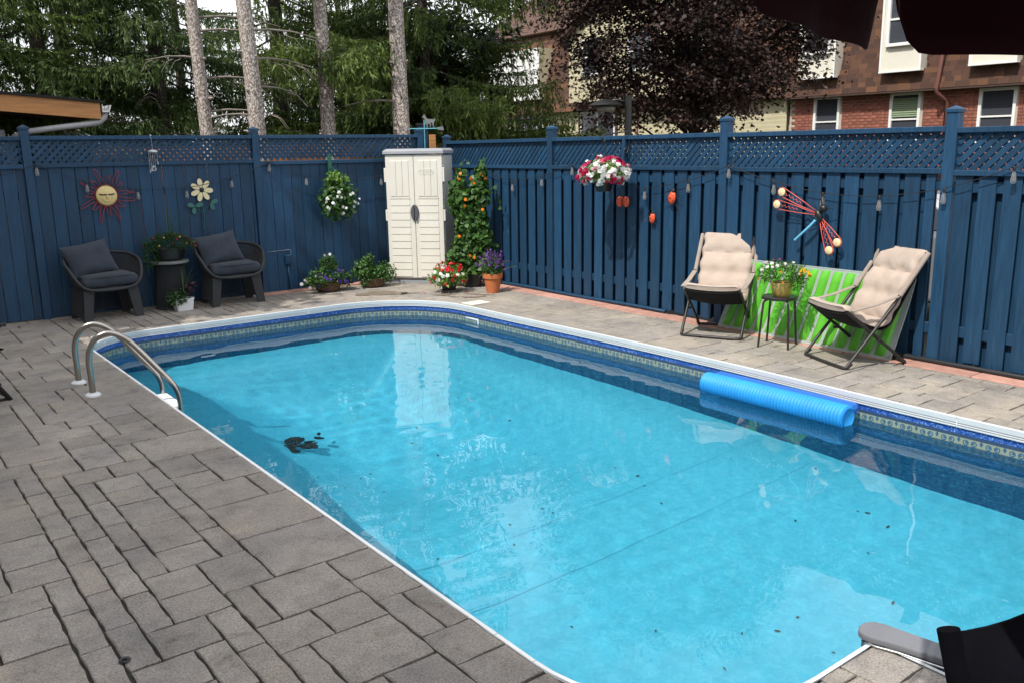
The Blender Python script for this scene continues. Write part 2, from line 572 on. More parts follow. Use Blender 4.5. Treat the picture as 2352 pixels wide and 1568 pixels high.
for s in stones:
    x0, y0, x1, y1 = s
    if x1 > XB - 0.26 and y0 < 10.6:     # pink edging takes the strip beside the right fence
        x1 = min(x1, XB - 0.26)
        if x1 - x0 < 0.05: continue
    if y1 > YA + 0.02: y1 = YA + 0.02
    if y1 - y0 < 0.05: continue
    p = stone_poly(x0, y0, x1, y1)
    if not p or len(p) < 3 or area(p) < 0.006: continue
    cx = sum(q[0] for q in p) / len(p); cy_ = sum(q[1] for q in p) / len(p)
    kept.append((seen_w(cx, cy_) * math.sqrt(area(p)), p))
kept.sort(key=lambda t: -t[0])
rest = MB()
for k, (w, p) in enumerate(kept):
    top = rs.uniform(-0.0015, 0.0015)
    if w > 0 and k < 300:
        mb = MB(); stone_mesh(p, mb, top)
        mb.build('paving_stone', m_stone, deck)
    else:
        stone_mesh(p, rest, top)
o = rest.build('paving_stones_beyond', m_stone, deck); o['kind'] = 'stuff'
m_damp = M('damp_stain', (0.17, 0.135, 0.10), rough=0.6, var=0.2, scale=9)
def damp(cx, cy_, rx, ry, a, seed, hole=0.0):
    q = random.Random(seed); mb = MB(); n = 56; c, s_ = math.cos(a), math.sin(a); inn = []; out_ = []
    for k in range(n):
        t = 2 * PI * k / n; j = 1 + 0.18 * math.sin(3 * t + seed) + 0.12 * math.sin(7 * t + 2 * seed) + q.uniform(-.08, .08)
        for rr_, lst in ((j, out_), (hole * (1 + q.uniform(-.12, .12)), inn)):
            x, y = rx * rr_ * math.cos(t), ry * rr_ * math.sin(t); lst.append((cx + x * c - y * s_, cy_ + x * s_ + y * c, 0.0048))
    mb.v = out_ + inn
    mb.f = [(k, (k + 1) % n, n + (k + 1) % n, n + k) for k in range(n)]
    return mb.build('damp_patch', m_damp, deck)
damp(5.72, 10.33, 0.34, 0.16, -0.6, 3, 0.02); damp(6.45, 9.42, 0.34, 0.15, -0.9, 5, 0.72); damp(6.0, 10.1, 0.13, 0.06, -0.6, 8, 0.02)
# pink concrete pavers along the right fence
y = 1.2; pk = None
while y < 10.3:
    l = 0.58 if (int(y * 10) % 3) else 0.42
    mb = MB(); mb.rbox((0, 0, 0), (0.236, l - 0.008, 0.03), 0.006)
    mb.build('pink_paver', m_pink, deck, loc=(XB - 0.135 + rs.uniform(-.004, .004), y + l / 2, -0.012 + rs.uniform(0, .003)), rot=(0, 0, rs.uniform(-.012, .012)))
    y += l
for k in range(4):
    mb = MB(); mb.rbox((0, 0, 0), (0.43, 0.16, 0.03), 0.006)
    mb.build('pink_paver', m_pink, deck, loc=(4.62 + 0.44 * k, YA - 0.10, 0.004), rot=(0, 0, rs.uniform(-.01, .01)))

# ------------------------------------------------------------------ pool: liner, coping strip, water
def liner_wall_material():
    m, nt, out = nodes_of('liner_wall_print'); L = nt.links
    b = N(nt, 'ShaderNodeBsdfPrincipled'); setin(b, Roughness=0.35)
    uv = N(nt, 'ShaderNodeUVMap', uv_map='uv')
    sep = N(nt, 'ShaderNodeSeparateXYZ'); L.new(uv.outputs[0], sep.inputs[0])
    u, v = sep.outputs[0], sep.outputs[1]       # metres: u along the wall, v height z
    def math_(op, a, b_=None, c=None):
        n = N(nt, 'ShaderNodeMath', operation=op)
        for i, x in enumerate((a, b_, c)):
            if x is None: continue
            if isinstance(x, (int, float)): n.inputs[i].default_value = x
            else: L.new(x, n.inputs[i])
        return n.outputs[0]
    def mix(f, c1, c2):
        n = N(nt, 'ShaderNodeMixRGB')
        L.new(f, n.inputs[0])
        for i, c in ((1, c1), (2, c2)):
            if isinstance(c, tuple): n.inputs[i].default_value = (*c, 1)
            else: L.new(c, n.inputs[i])
        return n.outputs[0]
    # marbled navy below the band
    nz = N(nt, 'ShaderNodeTexNoise'); setin(nz, Scale=22.0, Detail=5.0, Roughness=0.65, Distortion=1.2)
    L.new(uv.outputs[0], nz.inputs['Vector'])
    marb = ramp(nt, [(0.35, (0.010, 0.055, 0.15)), (0.55, (0.025, 0.12, 0.25)), (0.68, (0.10, 0.30, 0.45))])
    L.new(nz.outputs['Fac'], marb.inputs[0])
    # blue tile band with pale flecks
    nf = N(nt, 'ShaderNodeTexNoise'); setin(nf, Scale=45.0, Detail=4.0, Roughness=0.75, Distortion=2.0)
    L.new(uv.outputs[0], nf.inputs['Vector'])
    tile = ramp(nt, [(0.40, (0.008, 0.035, 0.22)), (0.54, (0.02, 0.09, 0.42)), (0.64, (0.35, 0.50, 0.75))])
    L.new(nf.outputs['Fac'], tile.inputs[0])
    # beige band with scrolls
    cell = math_('FRACT', math_('DIVIDE', u, 0.155))
    cx = math_('MULTIPLY', math_('SUBTRACT', cell, 0.5), 0.155)
    vy = math_('SUBTRACT', v, -0.166)
    def ring(ox, oy, r, w):
        dx = math_('SUBTRACT', cx, ox); dy = math_('SUBTRACT', vy, oy)
        d = math_('SQRT', math_('ADD', math_('MULTIPLY', dx, dx), math_('MULTIPLY', dy, dy)))
        return math_('LESS_THAN', math_('ABSOLUTE', math_('SUBTRACT', d, r)), w)
    rings = math_('MAXIMUM', ring(-0.028, 0.0, 0.017, 0.0042), ring(0.028, 0.0, 0.017, 0.0042))
    rings = math_('MAXIMUM', rings, ring(-0.024, 0.002, 0.004, 0.005))
    rings = math_('MAXIMUM', rings, ring(0.024, 0.002, 0.004, 0.005))
    dia = math_('LESS_THAN', math_('ADD', math_('MULTIPLY', math_('SUBTRACT', 0.0775, math_('ABSOLUTE', cx)), 1.6), math_('ABSOLUTE', math_('SUBTRACT', vy, 0.012))), 0.022)
    rings = math_('MAXIMUM', rings, dia)
    beige = mix(rings, (0.27, 0.29, 0.22), (0.04, 0.11, 0.19))
    # stack the bands by height
    def below(z): return math_('LESS_THAN', v, z)
    c = mix(below(-0.112), tile.outputs[0], (0.035, 0.06, 0.12))
    c = mix(below(-0.137), c, beige)
    c = mix(below(-0.196), c, (0.04, 0.12, 0.26))
    c = mix(below(-0.215), c, marb.outputs[0])
    L.new(c, b.inputs['Base Color'])
    L.new(b.outputs[0], out.inputs[0])
    return m
def liner_floor_material():
    m, nt, out = nodes_of('liner_floor_print'); L = nt.links
    b = N(nt, 'ShaderNodeBsdfPrincipled'); setin(b, Roughness=0.5)
    tc = N(nt, 'ShaderNodeTexCoord')
    nz = N(nt, 'ShaderNodeTexNoise'); setin(nz, Scale=20.0, Detail=4.0, Roughness=0.6, Distortion=1.0)
    L.new(tc.outputs['Object'], nz.inputs['Vector'])
    rp = ramp(nt, [(0.34, (0.095, 0.50, 0.68)), (0.5, (0.115, 0.535, 0.71)), (0.66, (0.16, 0.59, 0.755))])
    L.new(nz.outputs['Fac'], rp.inputs[0])
    L.new(rp.outputs[0], b.inputs['Base Color'])
    L.new(b.outputs[0], out.inputs[0])
    return m
m_lwall, m_lfloor = liner_wall_material(), liner_floor_material()

# walls
ZWALL = -1.28
lens_ = [0.0]
P2 = POOL + [POOL[0]]
for i in range(len(POOL)):
    lens_.append(lens_[-1] + math.hypot(P2[i + 1][0] - P2[i][0], P2[i + 1][1] - P2[i][1]))
zs = [-0.060, -0.2, -0.6, ZWALL]
me = bpy.data.meshes.new('pool_wall_liner')
V_ = []; F_ = []; UVv = []
for z in zs:
    for i, q in enumerate(P2):
        V_.append((q[0], q[1], z))
nP = len(P2)
for k in range(len(zs) - 1):
    for i in range(nP - 1):
        a, b_, c, d = k * nP + i, k * nP + i + 1, (k + 1) * nP + i + 1, (k + 1) * nP + i
        F_.append((a, b_, c, d)); UVv += [(lens_[i], zs[k]), (lens_[i + 1], zs[k]), (lens_[i + 1], zs[k + 1]), (lens_[i], zs[k + 1])]
me.from_pydata(V_, [], F_)
uvl = me.uv_layers.new(name='uv')
uvl.data.foreach_set('uv', [x for q in UVv for x in q])
me.materials.append(m_lwall)
me.polygons.foreach_set('use_smooth', [True] * len(me.polygons))
pool_wall = obj('pool_wall', me); tag(pool_wall, 'navy marbled pool wall liner with blue tile and scroll band', None, None, 'structure')

# floor: shallow near the steps, hopper at the far end
def floor_z(x, y):
    d = min(x - PX0, PX1 - x, PY1 - y, max(0.0, y - PY0) if not (BAY0 < x < BAY1) else 9)
    t = max(0, min(1, (y - 4.2) / 2.6)); t = t * t * (3 - 2 * t)
    e = max(0, min(1, (d - 0.35) / 1.4)); e = e * e * (3 - 2 * e)
    k = max(0, 1 - (x - PX0) / 1.2)      # floor raised on the ladder side to narrow the pool wall's shadow
    return ZWALL - 0.03 * min(1, d) - 0.85 * t * e + 0.30 * k * k
fx = np.arange(PX0 - 0.05, PX1 + 0.16, 0.08); fy = np.arange(BAYY - 0.05, PY1 + 0.08, 0.08)
Vf = np.array([(x, y, floor_z(x, y)) for y in fy for x in fx])
nx_ = len(fx)
Ff = np.array([(j * nx_ + i, j * nx_ + i + 1, (j + 1) * nx_ + i + 1, (j + 1) * nx_ + i) for j in range(len(fy) - 1) for i in range(nx_ - 1)])
pool_floor = np_mesh('pool_floor', Vf, Ff, m_lfloor, smooth=True)
tag(pool_floor, 'pale aqua pool floor liner', None, None, 'structure')
m_seam = M('liner_seam', (0.105, 0.45, 0.62), rough=0.5)
for (ya_, yb_) in ((3.78, 3.74), (4.36, 4.32)):
    mb = MB(); n = 24
    for k in range(n):
        for e in (0, 1):
            x = PX0 + 0.1 + (PX1 - PX0 - 0.2) * k / (n - 1); y = ya_ + (yb_ - ya_) * k / (n - 1) + (0.006 if e else 0)
            mb.v.append((x, y, floor_z(x, y) + 0.005))
    mb.f = [(2 * k, 2 * k + 2, 2 * k + 3, 2 * k + 1) for k in range(n - 1)]
    mb.build('liner_seam', m_seam, pool_floor).cycles.is_caustics_receiver = True
# moulded entry steps in the bay
m_step = M('step_white', (0.62, 0.74, 0.78), rough=0.5, var=0.05)
for k in range(3):
    mb = MB(); d = 0.36 * (3 - k)
    mb.rbox(((BAY0 + BAY1) / 2, BAYY + d / 2 + 0.01, ZWALL + 0.13 + 0.26 * k), (BAY1 - BAY0 - 0.03, d, 0.262), 0.03)
    mb.build('step_tread', m_step, pool_floor).cycles.is_caustics_receiver = True

# white vertical coping strip with two grooves, in lengths butted together
def strip(pts, prof, name, mat, parent, smooth=True):
    """sweep prof [(offset into pool, z)] along pts"""
    mb = MB(); n = len(pts)
    for i, p in enumerate(pts):
        a = Vector(pts[max(i - 1, 0)]); b = Vector(pts[min(i + 1, n - 1)])
        t = (b - a).normalized(); nin = Vector((-t.y, t.x))
        for off, z in prof:
            mb.v.append((p[0] + nin.x * off, p[1] + nin.y * off, z))
    k = len(prof)
    for i in range(n - 1):
        for j in range(k - 1):
            mb.f.append((i * k + j, i * k + j + 1, (i + 1) * k + j + 1, (i + 1) * k + j))
    return mb.build(name, mat, parent, smooth=30)
coping = empty('pool_coping', (0, 0, 0), 0)
tag(coping, 'white coping strip with grooves along the pool rim', None, None, 'structure')
# resample outline at 0.06 m and cut every 2.4 m
dense = []
for i in range(len(POOL)):
    a = Vector(POOL[i]); b = Vector(POOL[(i + 1) % len(POOL)])
    k = max(1, int((b - a).length / 0.08))
    for t in range(k): dense.append(tuple(a.lerp(b, t / k)))
dense.append(dense[0])
prof = [(-0.012, 0.0065), (0.004, 0.007), (0.010, 0.003), (0.010, -0.034), (0.001, -0.036), (0.001, -0.041), (0.012, -0.044), (0.012, -0.049), (0.002, -0.051), (0.002, -0.055), (0.014, -0.058), (0.014, -0.066), (0.001, -0.068)]
seg = 30
i = 0
while i < len(dense) - 1:
    pts = dense[i:i + seg + 1]
    if len(pts) < 2: break
    # a hair-thin gap between lengths
    a = Vector(pts[-1]) - Vector(pts[-2])
    pts = pts[:-1] + [tuple(Vector(pts[-1]) - a.normalized() * 0.003)] if a.length > 0.005 else pts
    strip(pts, prof, 'coping_length', m_white_track, coping)
    i += seg
# grey moulded rim where the entry steps begin
m_grit = M('grey_grit', (0.17, 0.175, 0.20), rough=0.8, var=0.1, scale=8, bump=0.002, bscale=350, fine=0.25)
m_chrome = M('steel', (0.55, 0.56, 0.57), rough=0.22, var=0.05, metal=1.0)
rim = empty('step_rim', (BAY0, PY0, 0), 0, 'grey speckled step rim with rounded end jutting over the pool corner', 'pool step')
mb = MB()
rp_ = [(-0.035, 0.03), (-0.02, 0.055), (0.01, 0.07), (0.05, 0.07), (0.085, 0.05), (0.10, 0.01), (0.115, -0.10), (0.15, -0.3), (0.2, -0.6), (0.25, -0.95), (0.14, -0.95), (0.085, -0.6), (0.04, -0.3), (-0.0, -0.10), (-0.03, -0.01)]
mb.prism([(x, y) for x, y in rp_], 0.006, 0.038)
o = mb.build('rim_slab', m_grit, rim)
bv = o.modifiers.new('bevel', 'BEVEL'); bv.width = 0.009; bv.segments = 3
mb = MB(); mb.prism([(x * 1.0 + 0.012, y - 0.01) for x, y in rp_], -0.09, 0.004)
mb.build('rim_skirt', m_dark_groove, rim)
mb = MB(); mb.tube([(-0.046, 0.02, 0.008), (-0.034, -0.03, 0.008), (-0.006, -0.11, 0.008), (0.034, -0.31, 0.008), (0.08, -0.61, 0.008), (0.135, -0.95, 0.008)], 0.005, 8)
mb.build('rim_trim', m_chrome, rim, smooth=True)
# water
def water_material():
    m, nt, out = nodes_of('pool_water'); L = nt.links
    b = N(nt, 'ShaderNodeBsdfPrincipled')
    setin(b, Roughness=0.0, IOR=1.333)
    b.inputs['Transmission Weight'].default_value = 1.0
    b.inputs['Base Color'].default_value = (0.56, 0.92, 1.0, 1)
    L.new(b.outputs[0], out.inputs[0])
    return m
m_water = water_material()
wx = np.arange(PX0 - 0.02, PX1 + 0.12, 0.03); wy = np.arange(BAYY - 0.02, PY1 + 0.03, 0.03)
X, Y = np.meshgrid(wx, wy)
Zw = np.zeros_like(X)
wr = np.random.default_rng(5)
for lam, slope, cnt in ((1.1, 0.0035, 4), (0.5, 0.004, 5), (0.26, 0.0045, 6), (0.15, 0.003, 5)):
    for _ in range(cnt):
        a = wr.uniform(0, 2 * PI); l = lam * wr.uniform(0.75, 1.3); ph = wr.uniform(0, 2 * PI)
        k = 2 * PI / l
        Zw += slope * l / (2 * PI) * np.sin(k * (X * math.cos(a) + Y * math.sin(a)) + ph + 0.8 * np.sin(X * 1.3 + ph) + 0.7 * np.sin(Y * 0.9 + a))
env = 0.65 + 0.35 * np.sin(X * 1.1 + 0.6 * Y) * np.sin(Y * 0.8 + 1.0)
Vw = np.stack([X, Y, ZW + Zw * env], -1).reshape(-1, 3)
nw = len(wx)
jj, ii = np.meshgrid(np.arange(len(wy) - 1), np.arange(nw - 1), indexing='ij')
Fw = np.stack([jj * nw + ii, jj * nw + ii + 1, (jj + 1) * nw + ii + 1, (jj + 1) * nw + ii], -1).reshape(-1, 4)
# keep the cells that lie in the pool (one cell of overlap into the wall)
cx_ = (X[:-1, :-1] + X[1:, 1:]).ravel() / 2; cy2 = (Y[:-1, :-1] + Y[1:, 1:]).ravel() / 2
keep = np.array([in_pool(a, b) or in_pool(a + .03, b) or in_pool(a - .03, b) or in_pool(a, b + .03) or in_pool(a, b - .03) for a, b in zip(cx_, cy2)])
water = np_mesh('pool_water', Vw, Fw[keep], m_water, smooth=True)
tag(water, 'clear rippled pool water', None, None, 'structure')
water.cycles.is_caustics_caster = True
pool_floor.cycles.is_caustics_receiver = True
pool_wall.cycles.is_caustics_receiver = True
sun_data.cycles.is_caustics_light = True
# ------------------------------------------------------------------ fences
def fence_paint():
    m, nt, out = nodes_of('navy_fence_paint'); L = nt.links
    b = N(nt, 'ShaderNodeBsdfPrincipled'); setin(b, Roughness=0.55)
    b.inputs['Specular IOR Level'].default_value = 0.4
    tc = N(nt, 'ShaderNodeTexCoord'); oi = N(nt, 'ShaderNodeObjectInfo'); ge = N(nt, 'ShaderNodeNewGeometry')
    mp = N(nt, 'ShaderNodeMapping'); mp.inputs['Scale'].default_value = (14, 14, 1.2)
    L.new(ge.outputs['Position'], mp.inputs[0])
    n1 = N(nt, 'ShaderNodeTexNoise'); setin(n1, Scale=3.0, Detail=7.0, Roughness=0.65)
    L.new(mp.outputs[0], n1.inputs['Vector'])
    r1 = ramp(nt, [(0.25, (0.0045, 0.028, 0.066)), (0.48, (0.0088, 0.045, 0.101)), (0.62, (0.0115, 0.054, 0.117)), (0.78, (0.026, 0.078, 0.146))])
    L.new(n1.outputs['Fac'], r1.inputs[0])
    mr = N(nt, 'ShaderNodeMapRange'); setin(mr, To_Min=0.78, To_Max=1.2)
    L.new(oi.outputs['Random'], mr.inputs[0])
    vs = N(nt, 'ShaderNodeVectorMath', operation='SCALE')
    L.new(r1.outputs[0], vs.inputs[0]); L.new(mr.outputs[0], vs.inputs['Scale'])
    # rare chips down to bare wood
    n2 = N(nt, 'ShaderNodeTexNoise'); setin(n2, Scale=9.0, Detail=4.0, Roughness=0.7)
    mp2 = N(nt, 'ShaderNodeMapping'); mp2.inputs['Scale'].default_value = (1.6, 1.6, 0.7)
    L.new(ge.outputs['Position'], mp2.inputs[0]); L.new(mp2.outputs[0], n2.inputs['Vector'])
    r2 = ramp(nt, [(0.735, (0, 0, 0)), (0.745, (1, 1, 1))])
    L.new(n2.outputs['Fac'], r2.inputs[0])
    mx = N(nt, 'ShaderNodeMixRGB'); mx.inputs[2].default_value = (0.36, 0.26, 0.17, 1)
    L.new(r2.outputs[0], mx.inputs[0]); L.new(vs.outputs[0], mx.inputs[1])
    L.new(mx.outputs[0], b.inputs['Base Color'])
    bp = N(nt, 'ShaderNodeBump'); setin(bp, Strength=0.5, Distance=0.004)
    n3 = N(nt, 'ShaderNodeTexNoise'); setin(n3, Scale=6.0, Detail=8.0, Roughness=0.7)
    mp3 = N(nt, 'ShaderNodeMapping'); mp3.inputs['Scale'].default_value = (16, 16, 1.0)
    L.new(ge.outputs['Position'], mp3.inputs[0]); L.new(mp3.outputs[0], n3.inputs['Vector'])
    L.new(n3.outputs['Fac'], bp.inputs['Height']); L.new(bp.outputs[0], b.inputs['Normal'])
    L.new(b.outputs[0], out.inputs[0])
    return m
m_blue = fence_paint()
fr = random.Random(3)

def shared_box(d, r=0.004):
    mb = MB(); mb.rbox((0, 0, 0), d, r)
    me = bpy.data.meshes.new('piece'); me.from_pydata(mb.v, [], mb.f); me.materials.append(m_blue); me.update()
    return me
_cache = {}
def piece(name, d, loc, parent, rot=None, r=0.004):
    key = tuple(round(x, 3) for x in d)
    if key not in _cache: _cache[key] = shared_box(d, r)
    return obj(name, _cache[key], parent, loc, rot)
def post(parent, x, y, ztop, w=0.09, z0=-0.05):
    piece('post', (w, w, round(ztop - z0, 2)), (x, y, (ztop + z0) / 2), parent)
    mb = MB(); h = w / 2 + 0.008
    mb.box((0, 0, 0.012), (2 * h, 2 * h, 0.024))
    mb.add([(-h, -h, 0.0245), (h, -h, 0.0245), (h, h, 0.0245), (-h, h, 0.0245), (0, 0, 0.056)], [(0, 1, 4), (1, 2, 4), (2, 3, 4), (3, 0, 4)])
    mb.build('post_cap', m_blue, parent, loc=(x, y, ztop + 0.001))
def lattice(parent, a0, a1, z0, z1, axis, off, w, step):
    """two layers of diagonal slats between a0 and a1 along 'x' or 'y'"""
    H_ = z1 - z0
    for lay, s in (((0, 1), (1, -1)) if axis == 'x' else ((0, -1), (1, 1))):
        c = a0 - H_ + fr.uniform(0, step)
        while c < a1:
            # line a = c + t*H (s=1) or a = c + (1-t)*H
            lo, hi = max(a0, c), min(a1, c + H_)
            if hi - lo > 0.04:
                if s > 0: zl, zh = z0 + (lo - c), z0 + (hi - c)
                else: zl, zh = z1 - (lo - c), z1 - (hi - c)
                mid = ((lo + hi) / 2, (zl + zh) / 2); L_ = math.hypot(hi - lo, zh - zl) + 0.01
                d = off + (0.0045 if lay else -0.0045)
                L_ = round(L_, 2)
                if axis == 'x':
                    piece('lattice_slat', (L_, 0.008, w), (mid[0], d, mid[1]), parent, (0, -s * PI / 4, 0), 0.0015)
                else:
                    piece('lattice_slat', (0.008, L_, w), (d, mid[0], mid[1]), parent, (s * PI / 4, 0, 0), 0.0015)
            c += step

# back fence: close boards under a lattice band
fenceA = empty('back_fence', (0, 0, 0), 0, 'navy painted board fence with lattice top behind the wicker armchairs', 'fence')
YAb = YA + 0.02
for x, z in ((1.835, 2.19), (4.545, 2.175), (7.10, 2.16), (-0.9, 2.19)):
    post(fenceA, x, YAb - 0.005, z, 0.095)
for x0, x1, dz in ((-0.85, 1.785, -0.005), (1.885, 4.495, 0.0), (4.595, 7.05, 0.0)):
    piece('rail', (round(x1 - x0, 2), 0.10, 0.045), ((x0 + x1) / 2, YAb + 0.0, 2.098 + dz), fenceA)
    piece('rail', (round(x1 - x0, 2), 0.075, 0.05), ((x0 + x1) / 2, YAb - 0.012, 1.785 + dz - (0.03 if x0 > 4 else 0)), fenceA)
    piece('rail', (round(x1 - x0, 2), 0.04, 0.09), ((x0 + x1) / 2, YAb + 0.045, 0.35), fenceA)
    piece('rail', (round(x1 - x0, 2), 0.04, 0.09), ((x0 + x1) / 2, YAb + 0.045, 1.45), fenceA)
    a0 = max(x0, 1.0)
    lattice(fenceA, a0 + 0.005, x1 - 0.005, 1.80, 2.085, 'x', YAb, 0.040, 0.0855)
    x = x0 + 0.004
    while x < x1 - 0.014:
        w = 0.137 + fr.choice((-0.006, 0, 0, 0.004))
        w = min(w, x1 - x - 0.003)
        zt = 1.768 - (0.03 if x0 > 4 else 0)
        piece('fence_board', (round(w, 3), 0.02, round(zt - 0.01, 2)), (x + w / 2, YA + 0.012 + fr.uniform(-.003, .003), zt / 2 + 0.005), fenceA, (fr.uniform(-.003, .003), fr.uniform(-.002, .002), fr.uniform(-.006, .006)))
        x += w + fr.choice((0.003, 0.004, 0.006))

# right fence: boards on both sides of the rails
fenceB = empty('side_fence', (0, 0, 0), 0, 'navy shadowbox fence with lattice top behind the beige sling chairs', 'fence')
posts_y = [(11.28, 2.06), (8.82, 2.12), (6.01, 2.13), (3.65, 2.12), (1.35, 2.12)]
for i, (y, z) in enumerate(posts_y):
    post(fenceB, XB + 0.03, y, z, 0.10 if i else 0.09)
piece('post', (0.05, 0.05, 0.36), (XB - 0.004, 7.465, 1.83), fenceB)
zj = {0: 0.0, 1: 0.0, 2: -0.006, 3: -0.02}
for i in range(4):
    y1, y0 = posts_y[i][0] - 0.05, posts_y[i + 1][0] + 0.05
    Lr = round(y1 - y0, 2); ym = (y0 + y1) / 2; dz = zj[i]
    piece('rail', (0.10, Lr, 0.045), (XB + 0.03, ym, 1.995 + dz), fenceB)
    piece('rail', (0.07, Lr, 0.045), (XB + 0.012, ym, 1.648 + dz), fenceB)
    piece('rail', (0.045, Lr, 0.09), (XB + 0.045, ym, 1.53 + dz), fenceB)
    piece('rail', (0.045, Lr, 0.09), (XB + 0.045, ym, 0.29), fenceB)
    lattice(fenceB, y0 + 0.005, y1 - 0.005, 1.665 + dz, 1.98 + dz, 'y', XB + 0.03, 0.047, 0.086)
    y = y1 - 0.012; k = 0
    P_ = 0.192
    while y - 0.014 > y0 + (0.055 if i == 2 else 0.0):
        bw_ = round(min(0.14, y - y0 - (0.055 if i == 2 else 0.0)), 2)
        zt, zb = 1.625 + dz, 0.03 + fr.uniform(-.012, .012)
        if bw_ > 0.01:
            piece('fence_board', (0.019, bw_, round(zt - zb, 2)), (XB + 0.011, y - bw_ / 2, (zt + zb) / 2), fenceB, (fr.uniform(-.004, .004), 0, fr.uniform(-.02, .02)))
            yb = y - 0.07 - P_ / 2
            if yb > y0 - 0.03 and not (i == 2 and yb < 3.86):
                yb = max(yb, y0 + 0.07)
                piece('fence_board', (0.019, 0.178, 1.60), (XB + 0.079, yb, 0.83 + dz), fenceB, (fr.uniform(-.004, .004), 0, 0))
        y -= P_; k += 1
# ground-level conduit along the fence
m_blackpipe = M('black_pipe', (0.016, 0.018, 0.022), rough=0.45)
p1 = MB(); pts = []; rad = []
for k in range(150):
    t = k / 149
    pts.append((XB - 0.045 - 0.012 * math.sin(t * 3), 3.98 - 2.4 * t, 0.025)); rad.append(0.024 if k % 2 else 0.020)
p1.tube(pts, rad, 10)
tag(p1.build('drain_hose', m_blackpipe, smooth=True), 'black corrugated hose lying along the foot of the side fence', 'hose')
p2 = MB(); p2.tube([(XB - 0.035, 6.75 + 0.3 * k, 0.03 + 0.004 * math.sin(k)) for k in range(13)], 0.019, 10)
tag(p2.build('water_pipe', m_blue, smooth=True), 'navy painted pipe along the foot of the side fence near terracotta pot', 'pipe')

# outlet box with conduit on the back fence
ob = empty('outlet_box', (4.88, YA - 0.035, 0.0), 0, 'navy painted electrical box with conduit on the back fence', 'outlet box')
mb = MB(); mb.rbox((0, 0, 0.44), (0.085, 0.05, 0.13), 0.006); mb.build('box', m_blue, ob)
mb = MB(); mb.rbox((0, -0.03, 0.45), (0.07, 0.012, 0.10), 0.004); mb.build('cover', m_blue, ob)
mb = MB(); mb.tube([(0, 0.008, 0.375), (0, 0.008, 0.0)], 0.012, 8); mb.build('conduit', m_blue, ob, smooth=True)
mb = MB(); mb.tube([(0.055, 0.02, 0.3), (0.055, 0.02, 0.56), (0.04, 0.02, 0.575), (-0.28, 0.02, 0.565)], 0.004, 6); mb.build('cable', M('grey_cable', (0.25, 0.27, 0.3), rough=0.6), ob, smooth=True)
# ------------------------------------------------------------------ row houses behind the side fence
m_brick = M('red_brick', (0.27, 0.095, 0.065), rough=0.85, var=0.35, scale=3, bump=0.003, bscale=60, orand=0.22, fine=0.15)
m_mort = M('pale_mortar', (0.46, 0.41, 0.34), rough=0.95, var=0.1, scale=20)
def shingle_mat():
    m, nt, out = nodes_of('brown_shingle'); L = nt.links
    b = N(nt, 'ShaderNodeBsdfPrincipled'); setin(b, Roughness=0.9)
    oi = N(nt, 'ShaderNodeObjectInfo'); at = N(nt, 'ShaderNodeAttribute', attribute_name='rnd')
    ad = N(nt, 'ShaderNodeMath', operation='ADD'); L.new(oi.outputs['Random'], ad.inputs[0]); L.new(at.outputs['Fac'], ad.inputs[1])
    fr_ = N(nt, 'ShaderNodeMath', operation='FRACT'); L.new(ad.outputs[0], fr_.inputs[0])
    rp = ramp(nt, [(0.0, (0.055, 0.027, 0.020)), (0.45, (0.078, 0.038, 0.026)), (0.75, (0.10, 0.048, 0.030)), (1.0, (0.15, 0.070, 0.036))])
    L.new(fr_.outputs[0], rp.inputs[0])
    nz = N(nt, 'ShaderNodeTexNoise'); setin(nz, Scale=60.0, Detail=3.0); 
    bp = N(nt, 'ShaderNodeBump'); setin(bp, Strength=0.6, Distance=0.004); L.new(nz.outputs['Fac'], bp.inputs['Height'])
    L.new(rp.outputs[0], b.inputs['Base Color']); L.new(bp.outputs[0], b.inputs['Normal'])
    L.new(b.outputs[0], out.inputs[0]); return m
m_shing = shingle_mat()
m_siding = M('cream_siding', (0.58, 0.53, 0.37), rough=0.5, var=0.06, scale=3, orand=0.04)
m_cream = M('cream_panel', (0.70, 0.67, 0.58), rough=0.5, var=0.05, scale=2)
m_wwhite = M('window_white', (0.78, 0.78, 0.78), rough=0.4, var=0.03)
m_brown = M('brown_trim', (0.06, 0.035, 0.028), rough=0.6, var=0.2)
m_rbrown = M('downpipe_brown', (0.16, 0.065, 0.055), rough=0.45, var=0.1)
def glass_mat(name, tint=(0.02, 0.024, 0.03)):
    m, nt, out = nodes_of(name); L = nt.links
    b = N(nt, 'ShaderNodeBsdfPrincipled'); setin(b, Roughness=0.04); b.inputs['Base Color'].default_value = (*tint, 1)
    b.inputs['Specular IOR Level'].default_value = 0.6
    L.new(b.outputs[0], out.inputs[0]); return m
m_pane = glass_mat('window_pane', (0.055, 0.06, 0.075))
m_blind = M('blind', (0.20, 0.27, 0.16), rough=0.6, var=0.1)

HX = 21.0
bh = empty('brick_house', (HX + 4, 9.5, -0.06), 0, 'red brick row house with brown shingled mansard and cream window bays', 'house')
def L2(x, y, z): return (x - HX - 4, y - 9.5, z + 0.06)
